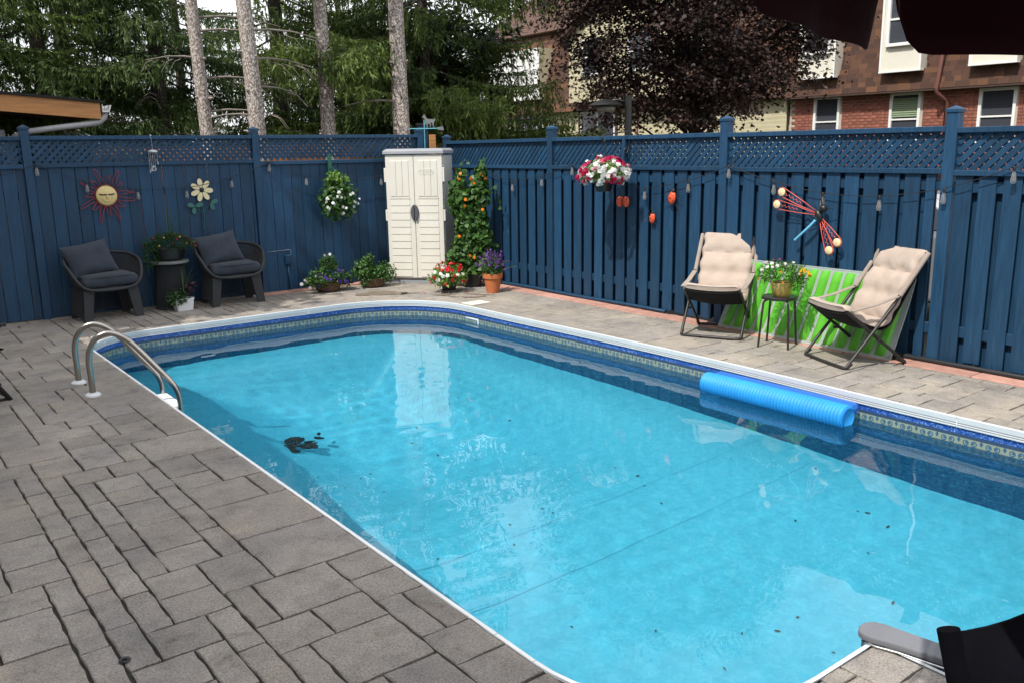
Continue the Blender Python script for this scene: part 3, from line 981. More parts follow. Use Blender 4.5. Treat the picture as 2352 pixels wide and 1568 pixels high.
# openings: (y0, y1, z0, z1)
wins = [(13.26, 14.03, 1.75, 3.10), (11.11, 11.90, 1.75, 3.08), (8.94, 9.76, 1.75, 3.06), (6.6, 7.4, 1.75, 3.06)]
Y0, Y1 = 4.5, 14.77
mb = MB()
ys = sorted([Y0, Y1] + [w[0] for w in wins] + [w[1] for w in wins])
for a, b_ in zip(ys[:-1], ys[1:]):
    w = next((w for w in wins if abs(w[0] - a) < 1e-6), None)
    if w:
        mb.box(L2(HX + 0.1, (a + b_) / 2, w[2] / 2 - 0.03), (0.18, b_ - a, w[2] + 0.06))
        mb.box(L2(HX + 0.1, (a + b_) / 2, (w[3] + 3.2) / 2), (0.18, b_ - a, 3.2 - w[3]))
    else:
        mb.box(L2(HX + 0.1, (a + b_) / 2, 1.57), (0.18, b_ - a, 3.26))
mb.box(L2(HX + 4, Y1 - 0.1, 1.57), (7.6, 0.18, 3.26)); mb.box(L2(HX + 4, Y0 + 0.1, 1.57), (7.6, 0.18, 3.26)); mb.box(L2(HX + 7.9, 9.6, 3.0), (0.18, Y1 - Y0, 6.2))
wall = mb.build('wall', m_mort, bh)
# bricks, running bond
bm_ = MB(); bm_.box((0, 0, 0), (0.03, 0.205, 0.062))
bme = bpy.data.meshes.new('brick'); bme.from_pydata(bm_.v, [], bm_.f); bme.materials.append(m_brick)
hb = MB(); hb.box((0, 0, 0), (0.03, 0.098, 0.062))
cand = []
zc = 0.02; row = 0
while zc + 0.031 < 3.13:
    y = Y0 + (0.1075 if row % 2 else 0) + 0.1
    while y < Y1 - 0.1:
        if not any(w[0] - 0.06 < y + 0.1 and y - 0.1 < w[1] + 0.06 and w[2] - .05 < zc < w[3] + .05 for w in wins):
            cand.append((y, zc, 0.205))
        else:
            for e in (-0.054, 0.054):      # a half brick where the window frame cuts the course
                if not any(w[0] - 0.0 < y + e + 0.049 and y + e - 0.049 < w[1] + 0.0 and w[2] - .05 < zc < w[3] + .05 for w in wins):
                    cand.append((y + e, zc, 0.098))
        y += 0.215
    zc += 0.074; row += 1
cand.sort(key=lambda q: (not (q[1] > 2.2 and 8.85 < q[0] < 14.8), q[0]))
restb = MB()
hme = bpy.data.meshes.new('half_brick'); hme.from_pydata(hb.v, [], hb.f); hme.materials.append(m_brick)
for k, (y, z, bw) in enumerate(cand):
    if k < 300:
        obj('brick', bme if bw > .15 else hme, wall, (HX - 4 - HX + 0.004 + 0.0, y - 9.5, z + 0.06))
    else:
        restb.box((HX - 4 - HX + 0.004, y - 9.5, z + 0.06), (0.03, bw, 0.062))
o = restb.build('bricks_beyond', m_brick, wall); o['kind'] = 'stuff'
def window(parent, y0, y1, z0, z1, x, T, mid=0.45, frame=0.07, pane=None, blind=False, mull=()):
    """double-hung window facing -x; T maps world to local"""
    f = MB()
    ym, zm = (y0 + y1) / 2, (z0 + z1) / 2
    f.rbox(T(x, y0 + frame / 2, zm), (0.08, frame, z1 - z0), 0.008); f.rbox(T(x, y1 - frame / 2, zm), (0.08, frame, z1 - z0), 0.008)
    f.rbox(T(x + .002, ym, z1 - frame / 2), (0.08, y1 - y0 - 2 * frame, frame), 0.008); f.rbox(T(x - 0.01, ym, z0 + frame / 2), (0.10, y1 - y0 - 2 * frame, frame), 0.008)
    for q in mull:
        f.box(T(x + 0.005, q, zm), (0.05, 0.05, z1 - z0 - 2 * frame))
    w = f.build('window', m_wwhite, parent)
    zs_ = z0 + (z1 - z0) * mid
    g_ = MB(); g_.box(T(x + 0.012, ym, (z0 + zs_) / 2), (0.01, y1 - y0 - 2 * frame, zs_ - z0 - frame)); g_.build('pane', pane or m_pane, w)
    if mid < 1:
        g_ = MB(); g_.box(T(x + 0.022, ym, (z1 + zs_) / 2), (0.01, y1 - y0 - 2 * frame, z1 - zs_ - frame)); g_.build('pane', pane or m_pane, w)
        g_ = MB(); g_.box(T(x + 0.004, ym, zs_), (0.05, y1 - y0 - 2 * frame, 0.04)); g_.build('sash_bar', m_wwhite, w)
    return w
for i, (a, b_, c, d) in enumerate(wins):
    w_ = window(bh, a, b_, c, d, HX + 0.01, L2, 0.52)
    if i == 1:
        for k in range(9):
            g_ = MB(); g_.box(L2(HX + 0.004, (a + b_) / 2, 2.52 + 0.05 * k), (0.006, b_ - a - 0.15, 0.042), roty(0.35)); g_.build('blind_slat', m_blind, w_)
# mansard: tilted plane from eave (z 3.1) to z 6.2, leaning back
ME0, ME1, MZ0, MZ1, LEAN = HX - 0.28, HX + 0.30, 3.12, 6.2, 0.19
mb = MB()
mb.add([L2(ME0 + .03, Y0, MZ0), L2(ME0 + .03, Y1 + 0.1, MZ0), L2(ME1 + .03, Y1 + 0.1, MZ1), L2(ME1 + .03, Y0, MZ1), L2(HX + 7.9, Y0, MZ0), L2(HX + 7.9, Y1 + 0.1, MZ0), L2(HX + 7.5, Y1 + 0.1, MZ1), L2(HX + 7.5, Y0, MZ1)],
       [(0, 3, 2, 1), (0, 1, 5, 4), (1, 2, 6, 5), (0, 4, 7, 3), (4, 5, 6, 7)])
mans = mb.build('mansard', m_shing, bh)
mb = MB(); mb.add([L2(ME1 - 0.25, Y0 - .2, 6.2), L2(ME1 - 0.25, Y1 + .3, 6.2), L2(HX + 4, Y1 + .3, 8.6), L2(HX + 4, Y0 - .2, 8.6), L2(HX + 8, Y0 - .2, 6.2), L2(HX + 8, Y1 + .3, 6.2)], [(0, 1, 2, 3), (3, 2, 5, 4), (0, 3, 4), (1, 5, 2), (0, 4, 5, 1)])
mb.build('roof', m_shing, bh)
mb = MB(); mb.box(L2(HX - 0.14, (Y0 + Y1) / 2, 3.085), (0.30, Y1 - Y0 + 0.1, 0.035)); mb.build('soffit', m_brown, bh)
# shingles
sl = math.atan2(ME1 - ME0, MZ1 - MZ0)
dorms = [(8.84, 9.86, 3.58, 6.3), (10.97, 12.0, 3.58, 6.3), (13.22, 14.28, 3.58, 6.3)]
cs = []
zc = MZ0; row = 0
while zc < 6.1:
    y = Y0 + rs.uniform(0, 0.2)
    while y < Y1:
        w = rs.choice((0.17, 0.2, 0.24, 0.3))
        ym = y + w / 2
        if not any(d[0] - .02 < ym < d[1] + .02 and zc > d[2] - 0.06 for d in dorms):
            cs.append((ym, zc, w, rs.choice((0.012, 0.012, 0.022))))
        y += w + 0.004
    zc += 0.115; row += 1
def sh_place(ym, z):
    t = (z - MZ0) / (MZ1 - MZ0)
    return (ME0 + (ME1 - ME0) * t, ym, z)
cs.sort(key=lambda q: (not (q[1] < 5.3 and 8.8 < q[0] < 14.8), q[1] + abs(q[0] - 11.5) * 0.2))
smesh = {}
rest_ = MB(); rr = []
for k, (ym, z, w, th) in enumerate(cs):
    x_, y_, z_ = sh_place(ym, z + 0.06)
    if k < 300:
        key = (w, th)
        if key not in smesh:
            q = MB(); q.box((0, 0, 0), (th, w, 0.135), roty(sl - 0.05)); me = bpy.data.meshes.new('shingle'); me.from_pydata(q.v, [], q.f); me.materials.append(m_shing); smesh[key] = me
        obj('shingle', smesh[key], mans, L2(x_ - 0.004, y_, z_))
    else:
        rest_.box(L2(x_ - 0.004, y_, z_), (th, w, 0.135), roty(sl - 0.05)); rr += [rs.random()] * 6
o = rest_.build('shingles_beyond', m_shing, mans); o['kind'] = 'stuff'
at = o.data.attributes.new('rnd', 'FLOAT', 'FACE'); at.data.foreach_set('value', rr)
# cream window bays set against the mansard
for (a, b_, c, d) in dorms:
    mb = MB()
    xb, xt = HX - 0.42, HX - 0.40
    mb.add([L2(xb, a, c), L2(xb, b_, c), L2(xt, b_, 5.45), L2(xt, a, 5.45), L2(HX + .3, a, c), L2(HX + .3, b_, c), L2(HX + .4, b_, 5.45), L2(HX + .4, a, 5.45)],
           [(0, 3, 2, 1), (1, 2, 6, 5), (0, 4, 7, 3), (0, 1, 5, 4), (3, 7, 6, 2)])
    bay = mb.build('window_bay', m_cream, bh)
    mb = MB(); mb.box(L2(HX - 0.36, (a + b_) / 2, c - 0.025), (0.16, b_ - a + 0.02, 0.045)); mb.build('bay_sill', m_wwhite, bay)
    mb = MB(); mb.box(L2(HX - 0.1, (a + b_) / 2, 5.5), (0.8, b_ - a + 0.16, 0.09)); mb.build('bay_roof', m_brown, bay)
    for e in (a + 0.02, b_ - 0.02):
        mb = MB(); mb.box(L2(HX - 0.425, e, (c + 5.45) / 2), (0.03, 0.05, 5.45 - c)); mb.build('corner_trim', m_wwhite, bay)
    window(bay, a + 0.12, b_ - 0.14, 4.12, 5.36, HX - 0.445, L2, 0.5, 0.075)
# downpipe
mb = MB(); mb.tube([L2(HX + 0.1, 10.45, 6.1), L2(HX - 0.22, 10.5, 4.5), L2(HX - 0.36, 10.58, 3.12), L2(HX - 0.36, 10.58, 3.02), L2(HX - 0.08, 10.45, 2.82), L2(HX - 0.08, 10.44, 0.0)], 0.045, 8)
mb.build('downpipe', m_rbrown, bh, smooth=True)

# cream-sided neighbour with gable
sh_ = empty('siding_house', (HX + 4, 22.0, -0.06), 0, 'cream clapboard row house with brown mansard and gable behind the dark red maple', 'house')
def L3(x, y, z): return (x - HX - 4, y - 22.0, z + 0.06)
SY0, SY1 = 14.80, 30.0
mb = MB(); mb.box(L3(HX + 4.1, (SY0 + SY1) / 2, 1.57), (7.9, SY1 - SY0 - .04, 3.24)); wall2 = mb.build('wall', m_siding, sh_)
swins = [(25.22, 26.75, 1.8, 3.14), (21.5, 23.2, 1.8, 3.1)]
# clapboards: each board one piece between openings
def boards(parent, y0, y1, z0, z1, x, step, T, mat, wins_=(), tri_=None):
    z = z0
    while z < z1 - 0.02:
        segs = [(y0, y1)]
        if tri_: segs = [tri_(z + step / 2)]
        for w in wins_:
            if w[2] - .05 < z + step / 2 < w[3] + .05:
                ns = []
                for a, b_ in segs:
                    if w[0] - .08 > a: ns.append((a, min(b_, w[0] - .08)))
                    if w[1] + .08 < b_: ns.append((max(a, w[1] + .08), b_))
                segs = ns
        for a, b_ in segs:
            if b_ - a < 0.08: continue
            m_ = MB(); m_.box(T(x, (a + b_) / 2, z + step / 2), (0.02, b_ - a, step + 0.012), roty(-0.12)); m_.build('clapboard', mat, parent)
        z += step
boards(wall2, SY0 + 0.05, 20.45, 1.5, 3.12, HX - 0.02, 0.115, L3, m_siding)
boards(wall2, 20.6, SY1, 1.5, 3.12, HX - 0.02, 0.115, L3, m_siding, swins)
for i, w in enumerate(swins):
    for e in (w[0] - .06, w[1] + .06):
        f = MB(); f.box(L3(HX - 0.02, e, 2.45), (0.06, 0.11, 1.5)); f.build('window_trim', m_brown, sh_)
    window(sh_, w[0], w[1], w[2], w[3], HX - 0.035, L3, 1.0, 0.06, None, False, [w[0] + (w[1] - w[0]) * q for q in ((0.27, 0.73) if i == 0 else (0.5,))])
mb = MB(); mb.tube([L3(HX - 0.06, 20.5, 3.1), L3(HX - 0.06, 20.5, 0)], 0.05, 8); mb.build('downpipe', m_rbrown, sh_, smooth=True)
# brown post-and-rail porch at its far end
for e in (28.2, 28.75):
    mb = MB(); mb.box(L3(HX - 0.5, e, 1.2), (0.1, 0.1, 2.5)); mb.build('porch_post', m_rbrown, sh_)
mb = MB(); mb.add([L3(HX - .28, SY0 + .1, 3.14), L3(HX - .28, SY1, 3.14), L3(HX + .5, SY1, 6.0), L3(HX + .5, SY0 + .1, 6.0), L3(HX + 7.9, SY0 + .1, 3.14), L3(HX + 7.9, SY1, 3.14), L3(HX + 7.5, SY1, 6.0), L3(HX + 7.5, SY0 + .1, 6.0)],
                  [(0, 3, 2, 1), (0, 1, 5, 4), (1, 2, 6, 5), (0, 4, 7, 3), (4, 5, 6, 7)])
mans2 = mb.build('mansard', m_shing, sh_)
mb = MB(); mb.add([L3(HX + .2, SY0 + .4, 6.0), L3(HX + .2, SY1, 6.0), L3(HX + 4, SY1, 8.4), L3(HX + 4, SY0 + .4, 8.4), L3(HX + 8, SY0 + .4, 6.0), L3(HX + 8, SY1, 6.0)], [(0, 1, 2, 3), (3, 2, 5, 4), (0, 3, 4), (1, 5, 2), (0, 4, 5, 1)])
mb.build('roof', m_shing, sh_)
q_ = MB(); zc = 3.14; qa = []
while zc < 5.9:
    t = (zc - 3.14) / 2.86; y = SY0 + 0.2
    while y < SY1 - .3:
        w = rs.choice((0.2, 0.26, 0.32)); q_.box(L3(HX - .285 + .78 * t, y + w / 2, zc + 0.06), (0.014, w, 0.14), roty(0.21)); qa += [rs.random()] * 6
        y += w
    zc += 0.12
o = q_.build('shingles', m_shing, mans2); o['kind'] = 'stuff'
at = o.data.attributes.new('rnd', 'FLOAT', 'FACE'); at.data.foreach_set('value', qa)
# gable bay: y 17.2..23.4, apex at y 20.3
GA, GB, GZ0, GZA = 17.4, 23.2, 3.4, 7.5
def gtri(z):
    if z < 5.5: return (GA, GB)
    t = (z - 5.5) / (GZA - 5.5); m_ = (GA + GB) / 2
    return (GA + (m_ - GA) * t + .05, GB - (GB - m_) * t - .05)
gm = (GA + GB) / 2
mb = MB(); mb.prism([(GA, GZ0), (GB, GZ0), (GB, 5.5), (gm, GZA - .05), (GA, 5.5)], 0, 3.0, tr=lambda v: Vector(L3(HX - 0.55 + v.z, v.x, v.y)))
gab = mb.build('gable_wall', m_siding, sh_)
boards(gab, GA, GB, GZ0, GZA - 0.1, HX - 0.57, 0.125, L3, m_siding, [(19.0, 20.4, 4.2, 5.4), (21.6, 22.5, 4.2, 5.4)], gtri)
window(gab, 19.0, 20.4, 4.2, 5.4, HX - 0.60, L3, 0.5); window(gab, 21.6, 22.5, 4.2, 5.4, HX - 0.60, L3, 0.5)
mb = MB()
for s in (-1, 1):
    e = GB + 0.35 if s > 0 else GA - 0.35
    ze = 5.5 - 0.24
    mb.add([L3(HX - .85, e, ze), L3(HX - .85, gm, GZA), L3(HX + 3, gm, GZA), L3(HX + 3, e, ze), L3(HX - .85, e, ze + .14), L3(HX - .85, gm, GZA + .14), L3(HX + 3, gm, GZA + .14), L3(HX + 3, e, ze + .14)],
           [(0, 1, 2, 3), (4, 7, 6, 5), (0, 4, 5, 1), (0, 3, 7, 4), (2, 6, 7, 3)])
mb.build('gable_roof', m_shing, sh_)
# left dormer
mb = MB(); mb.box(L3(HX + 0.1, 26.9, 4.55), (0.9, 3.7, 1.7)); dl = mb.build('dormer', m_siding, sh_)
boards(dl, 25.05, 28.75, 3.7, 5.35, HX - 0.37, 0.12, L3, m_wwhite)
mb = MB(); mb.box(L3(HX - 0.36, 26.9, 3.66), (0.1, 3.8, 0.07)); mb.build('dormer_sill', m_wwhite, dl)

# ------------------------------------------------------------------ neighbour's timber building beyond the back fence
nb = empty('timber_outbuilding', (0.9, 15.0, -0.06), 0, 'timber outbuilding with orange wood fascia and black roof beyond the back fence', 'building')
def L4(x, y, z): return (x - 0.9, y - 15.0, z + 0.06)
m_cedar = M('cedar', (0.52, 0.24, 0.085), rough=0.6, var=0.25, scale=2, stretch=(1, 1, 14), bump=0.002, bscale=30)
m_soff = M('soffit_red', (0.05, 0.015, 0.012), rough=0.7, var=0.2)
m_beige = M('beige_wall', (0.22, 0.15, 0.10), rough=0.8, var=0.1)
m_black = M('black_roof', (0.012, 0.012, 0.013), rough=0.85, var=0.3)
m_gutter = M('gutter_grey', (0.42, 0.42, 0.44), rough=0.4, var=0.05)
mb = MB(); mb.box(L4(-0.1, 15.6, 1.1), (4.0, 3.6, 2.3)); mb.build('wall', m_beige, nb)
mb = MB(); mb.box(L4(1.55, 13.79, 1.72), (0.62, 0.04, 0.95)); wi = mb.build('window', m_brown, nb)
mb = MB(); mb.box(L4(1.55, 13.765, 1.72), (0.5, 0.02, 0.82)); mb.build('pane', m_pane, wi)
mb = MB(); mb.box(L4(1.93, 13.78, 2.1), (0.09, 0.06, 0.3)); mb.build('bracket', m_gutter, nb)
# shallow roof falling towards +x, overhanging in front
def rz_(x): return 2.62 - (x - 1.88) * 0.078
for nm, y0, y1, z0, z1, mt, xa, xb in (('fascia', 12.98, 13.03, -0.16, 0.055, m_cedar, -3.0, 3.035), ('soffit', 13.03, 17.6, -0.15, -0.10, m_soff, -3.0, 3.0), ('roof', 12.94, 17.7, 0.055, 0.085, m_black, -3.0, 3.09)):
    mb = MB()
    vs = [L4(x, y, rz_(x) + z) for z in (z0, z1) for (x, y) in ((xa, y0), (xb, y0), (xb, y1), (xa, y1))]
    mb.add(vs, [(0, 3, 2, 1), (4, 5, 6, 7), (0, 1, 5, 4), (1, 2, 6, 5), (2, 3, 7, 6), (3, 0, 4, 7)])
    mb.build(nm, mt, nb)
mb = MB(); pr = [(0, 0), (0.085, 0), (0.105, 0.05), (0.12, 0.095), (0.10, 0.095), (0.085, 0.02), (0.012, 0.02), (0.012, 0.10), (0, 0.10)]
mb.prism(pr, 12.96, 17.6, tr=lambda v: Vector(L4(3.055 + v.x, v.z, 2.46 + v.y))); mb.build('gutter', m_wwhite, nb)
mb = MB(); mb.tube([L4(3.10, 13.05, 2.46), L4(3.09, 13.05, 2.40), L4(3.02, 13.05, 2.335), L4(2.9, 13.05, 2.31), L4(2.5, 13.06, 2.26), L4(2.12, 13.1, 2.205), L4(2.02, 13.3, 2.15), L4(2.0, 13.7, 2.05), L4(2.0, 13.72, 0.0)], 0.04, 10); mb.build('downspout', m_gutter, nb, smooth=True)
# small pavilion roof peeping over the fence
pv_ = empty('garden_pavilion', (3.05, 16.2, -0.06), 0, 'small pavilion with slatted hipped roof peeping over the back fence', 'pavilion')
m_pblue = M('pavilion_roof', (0.10, 0.14, 0.17), rough=0.5, var=0.2)
mb = MB(); mb.add([(-.75, -.75, 2.1), (.75, -.75, 2.1), (.75, .75, 2.1), (-.75, .75, 2.1), (-.1, 0, 2.47), (.1, 0, 2.47)], [(0, 1, 5, 4), (1, 2, 5), (2, 3, 4, 5), (3, 0, 4), (0, 3, 2, 1)]); mb.build('roof', m_pblue, pv_)
for k in range(9):
    x = -0.6 + 0.15 * k; mb = MB(); mb.tube([(x, -0.76, 2.12), (x * 0.3, -0.08, 2.46)], 0.012, 5); mb.build('roof_rib', m_gutter, pv_)
for e in ((-.6, -.6), (.6, -.6), (.6, .6), (-.6, .6)):
    mb = MB(); mb.box((e[0], e[1], 1.05), (0.09, 0.09, 2.1)); mb.build('post', m_pblue, pv_)
# cedar board fence of the next garden
cf = empty('cedar_fence', (8.2, 15.0, -0.06), 0, 'orange cedar board fence glimpsed through the lattice behind the spruces', 'fence')
mb = MB(); mb.box((0, 0.05, 0.0), (0.1, 0.02, 1.0))
cbm = MB(); cbm.box((0, 0, 1.04), (0.155, 0.022, 2.08)); cme = bpy.data.meshes.new('board'); cme.from_pydata(cbm.v, [], cbm.f)
m_cedar2 = M('cedar_boards', (0.40, 0.17, 0.07), rough=0.75, var=0.3, scale=1.5, orand=0.2)
cme.materials.append(m_cedar2)
for k in range(60):
    obj('board', cme, cf, (-4.8 + 0.16 * k, 0, 0))
for z in (0.4, 1.6):
    mb = MB(); mb.box((-0.1, 0.04, z), (9.5, 0.05, 0.09)); mb.build('rail', m_cedar2, cf)
# parked car behind the side fence
car = empty('parked_car', (9.55, 4.85, -0.06), 0, 'silver car parked behind the gap in the side fence', 'car')
m_silver = M('silver_paint', (0.45, 0.46, 0.48), rough=0.25, var=0.03, metal=0.6, coat=0.5)
m_tyre = M('tyre', (0.02, 0.02, 0.02), rough=0.8)
side = [(-2.1, 0.35), (-2.15, 0.75), (-1.95, 0.95), (-1.0, 1.05), (-0.35, 1.42), (0.9, 1.46), (1.65, 1.10), (2.1, 1.0), (2.15, 0.5), (2.1, 0.3)]
mb = MB(); mb.prism(side, -0.85, 0.85, tr=lambda v: Vector((v.z * (1 - max(0, v.y - 0.95) * 0.35), v.x, v.y)))
o = mb.build('body', m_silver, car); bv = o.modifiers.new('b', 'BEVEL'); bv.width = 0.06; bv.segments = 3
for a, b_, c, d in ((-0.88, -0.25, 0.2, 0.2), (0.28, 0.85, 1.3, 0.9)):
    for s in (-1, 1):
        mb = MB(); q = [(a, 1.08), (d if a < 0 else c, 1.08), (d if a < 0 else 0.9, 1.38), (b_ if a < 0 else a, 1.38)]
        mb.prism(q, 0, 0.02, tr=lambda v, s=s: Vector((s * (0.845 - (v.y - 0.95) * 0.30 + v.z), v.x, v.y))); mb.build('side_window', m_pane, car)
for y in (-1.3, 1.3):
    for s in (-1, 1):
        mb = MB(); mb.lathe([(0.2, -0.1), (0.31, -0.1), (0.33, -0.05), (0.33, 0.05), (0.31, 0.1), (0.2, 0.1)], 24)
        w_ = mb.build('wheel', m_tyre, car, smooth=40, loc=(s * 0.78, y, 0.33), rot=(0, PI / 2, 0))
        mb = MB(); mb.lathe([(0.0, 0.09), (0.2, 0.08), (0.21, -0.08), (0, -0.09)], 20); mb.build('rim', m_silver, w_)
for s in (-1, 1):
    mb = MB(); mb.ball((s * 0.95, -0.75, 1.08), 0.1, 10, 6, (0.9, 0.7, 0.7)); mb.build('wing_mirror', m_silver, car, smooth=True)
    mb = MB(); mb.ball((s * 0.62, -2.08, 0.72), 0.13, 10, 6, (1.3, 0.5, 0.7)); mb.build('headlight', m_wwhite, car, smooth=True)
# street lamp behind the side fence
lp = empty('lamp_post', (9.93, 9.9, -0.06), 0, 'black lamp post with a flat dish shade behind the side fence', 'lamp post')
m_bmetal = M('black_metal', (0.010, 0.010, 0.011), rough=0.45)
mb = MB(); mb.tube([(0, 0, 0), (0, 0, 2.72)], [0.065, 0.055], 12); mb.build('pole', m_bmetal, lp, smooth=40)
mb = MB(); mb.tube([(0, 0, 2.62), (-0.12, 0.12, 2.66), (-0.25, 0.24, 2.64)], 0.02, 8); mb.build('arm', m_bmetal, lp, smooth=True)
mb = MB(); mb.lathe([(0.05, 0.09), (0.09, 0.085), (0.2, 0.045), (0.27, 0.0), (0.265, -0.012), (0.18, 0.012), (0.02, 0.03)], 24, (-0.25, 0.24, 2.58), capb=False); mb.build('lamp_shade', m_bmetal, lp, smooth=40)
mb = MB(); mb.lathe([(0.06, 0.0), (0.16, -0.03), (0.13, -0.09), (0.0, -0.1)], 20, (-0.25, 0.24, 2.58), capb=False); mb.build('diffuser', M('lamp_diffuser', (0.35, 0.33, 0.28), rough=0.4), lp, smooth=True)
# unseen house block, added outside the view to shade the near deck
hh = empty('shade_caster_house', (-7.2, 2.0, -0.06), 0, 'unseen two storey house block added to shade the deck', 'house')
HW = -2.75
m_hwall = M('house_render', (0.45, 0.42, 0.38), rough=0.85, var=0.1)
mb = MB(); mb.box((0, 0, 3.2), (2 * (HW + 7.2), 19.0, 6.4)); mb.build('wall', m_hwall, hh)
mb = MB(); w2 = HW + 7.2 + 0.3
mb.add([(-w2, -9.8, 6.34), (w2, -9.8, 6.34), (w2, 9.8, 6.34), (-w2, 9.8, 6.34), (0, -9.8, 9.3), (0, 9.8, 9.3)], [(1, 2, 5, 4), (0, 4, 5, 3), (0, 1, 4), (2, 3, 5), (0, 3, 2, 1)]); mb.build('roof', m_shing, hh)
# ------------------------------------------------------------------ trees
def bark_mat(name, c1, c2, c3):
    m, nt, out = nodes_of(name); L = nt.links
    b = N(nt, 'ShaderNodeBsdfPrincipled'); setin(b, Roughness=0.9); b.inputs['Specular IOR Level'].default_value = 0.2
    tc = N(nt, 'ShaderNodeTexCoord'); mp = N(nt, 'ShaderNodeMapping'); mp.inputs['Scale'].default_value = (1, 1, 0.55)
    L.new(tc.outputs['Object'], mp.inputs[0])
    vo = N(nt, 'ShaderNodeTexVoronoi'); setin(vo, Scale=48.0); L.new(mp.outputs[0], vo.inputs['Vector'])
    nz = N(nt, 'ShaderNodeTexNoise'); setin(nz, Scale=30.0, Detail=6.0, Roughness=0.7); L.new(mp.outputs[0], nz.inputs['Vector'])
    ad = N(nt, 'ShaderNodeMath', operation='MULTIPLY_ADD'); ad.inputs[1].default_value = 0.55; 
    L.new(vo.outputs['Distance'], ad.inputs[0]); L.new(nz.outputs['Fac'], ad.inputs[2])
    rp = ramp(nt, [(0.42, c1), (0.62, c2), (0.85, c3)]); L.new(ad.outputs[0], rp.inputs[0])
    L.new(rp.outputs[0], b.inputs['Base Color'])
    bp = N(nt, 'ShaderNodeBump'); setin(bp, Strength=1.0, Distance=0.02); L.new(ad.outputs[0], bp.inputs['Height'])
    L.new(bp.outputs[0], b.inputs['Normal']); L.new(b.outputs[0], out.inputs[0]); return m
m_bark = bark_mat('spruce_bark', (0.50, 0.45, 0.415), (0.64, 0.585, 0.545), (0.24, 0.195, 0.17))
m_bark_dark = bark_mat('dark_bark', (0.09, 0.075, 0.06), (0.12, 0.10, 0.085), (0.04, 0.034, 0.03))
m_twig = M('dead_twig', (0.22, 0.19, 0.165), rough=0.9, var=0.2)
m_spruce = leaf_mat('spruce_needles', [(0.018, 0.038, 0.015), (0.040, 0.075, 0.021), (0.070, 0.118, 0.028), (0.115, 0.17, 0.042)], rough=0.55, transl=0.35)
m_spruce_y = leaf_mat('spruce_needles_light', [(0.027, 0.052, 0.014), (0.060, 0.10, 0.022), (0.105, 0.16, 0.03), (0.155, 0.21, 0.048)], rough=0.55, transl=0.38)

def trunk_mesh(mb, h, r0, r1, lean=(0, 0), seed=0, n=14, rings=26):
    q = random.Random(seed)
    ph = [q.uniform(0, 6.28) for _ in range(4)]
    for i in range(rings + 1):
        t = i / rings; z = h * t
        r = r0 + (r1 - r0) * t + r0 * 0.5 * math.exp(-z * 4)
        cx, cy_ = lean[0] * t + 0.03 * math.sin(t * 6 + ph[0]), lean[1] * t + 0.03 * math.sin(t * 5 + ph[1])
        for k in range(n):
            a = 2 * PI * k / n
            rr_ = r * (1 + 0.05 * math.sin(3 * a + ph[2] + t * 5) + 0.03 * math.sin(7 * a + ph[3] - t * 9))
            mb.v.append((cx + rr_ * math.cos(a), cy_ + rr_ * math.sin(a), z))
    o = len(mb.v) - (rings + 1) * n
    for i in range(rings):
        for k in range(n):
            k2 = (k + 1) % n
            mb.f.append((o + i * n + k, o + i * n + k2, o + (i + 1) * n + k2, o + (i + 1) * n + k))

def needles(P, D, ln, wd, q):
    """one kite per tuft: base P, direction D, length ln, width wd -> V, F"""
    n = len(P)
    r = q.normal(size=(n, 3)); s = np.cross(D, r); s /= np.linalg.norm(s, axis=1, keepdims=True) + 1e-9
    a = P; b = P + D * (ln * 0.4)[:, None] + s * (wd * 0.5)[:, None]; c = P + D * ln[:, None]; d = P + D * (ln * 0.4)[:, None] - s * (wd * 0.5)[:, None]
    V = np.stack([a, b, c, d], 1).reshape(-1, 3)
    F = np.arange(4 * n).reshape(n, 4)
    return V, F

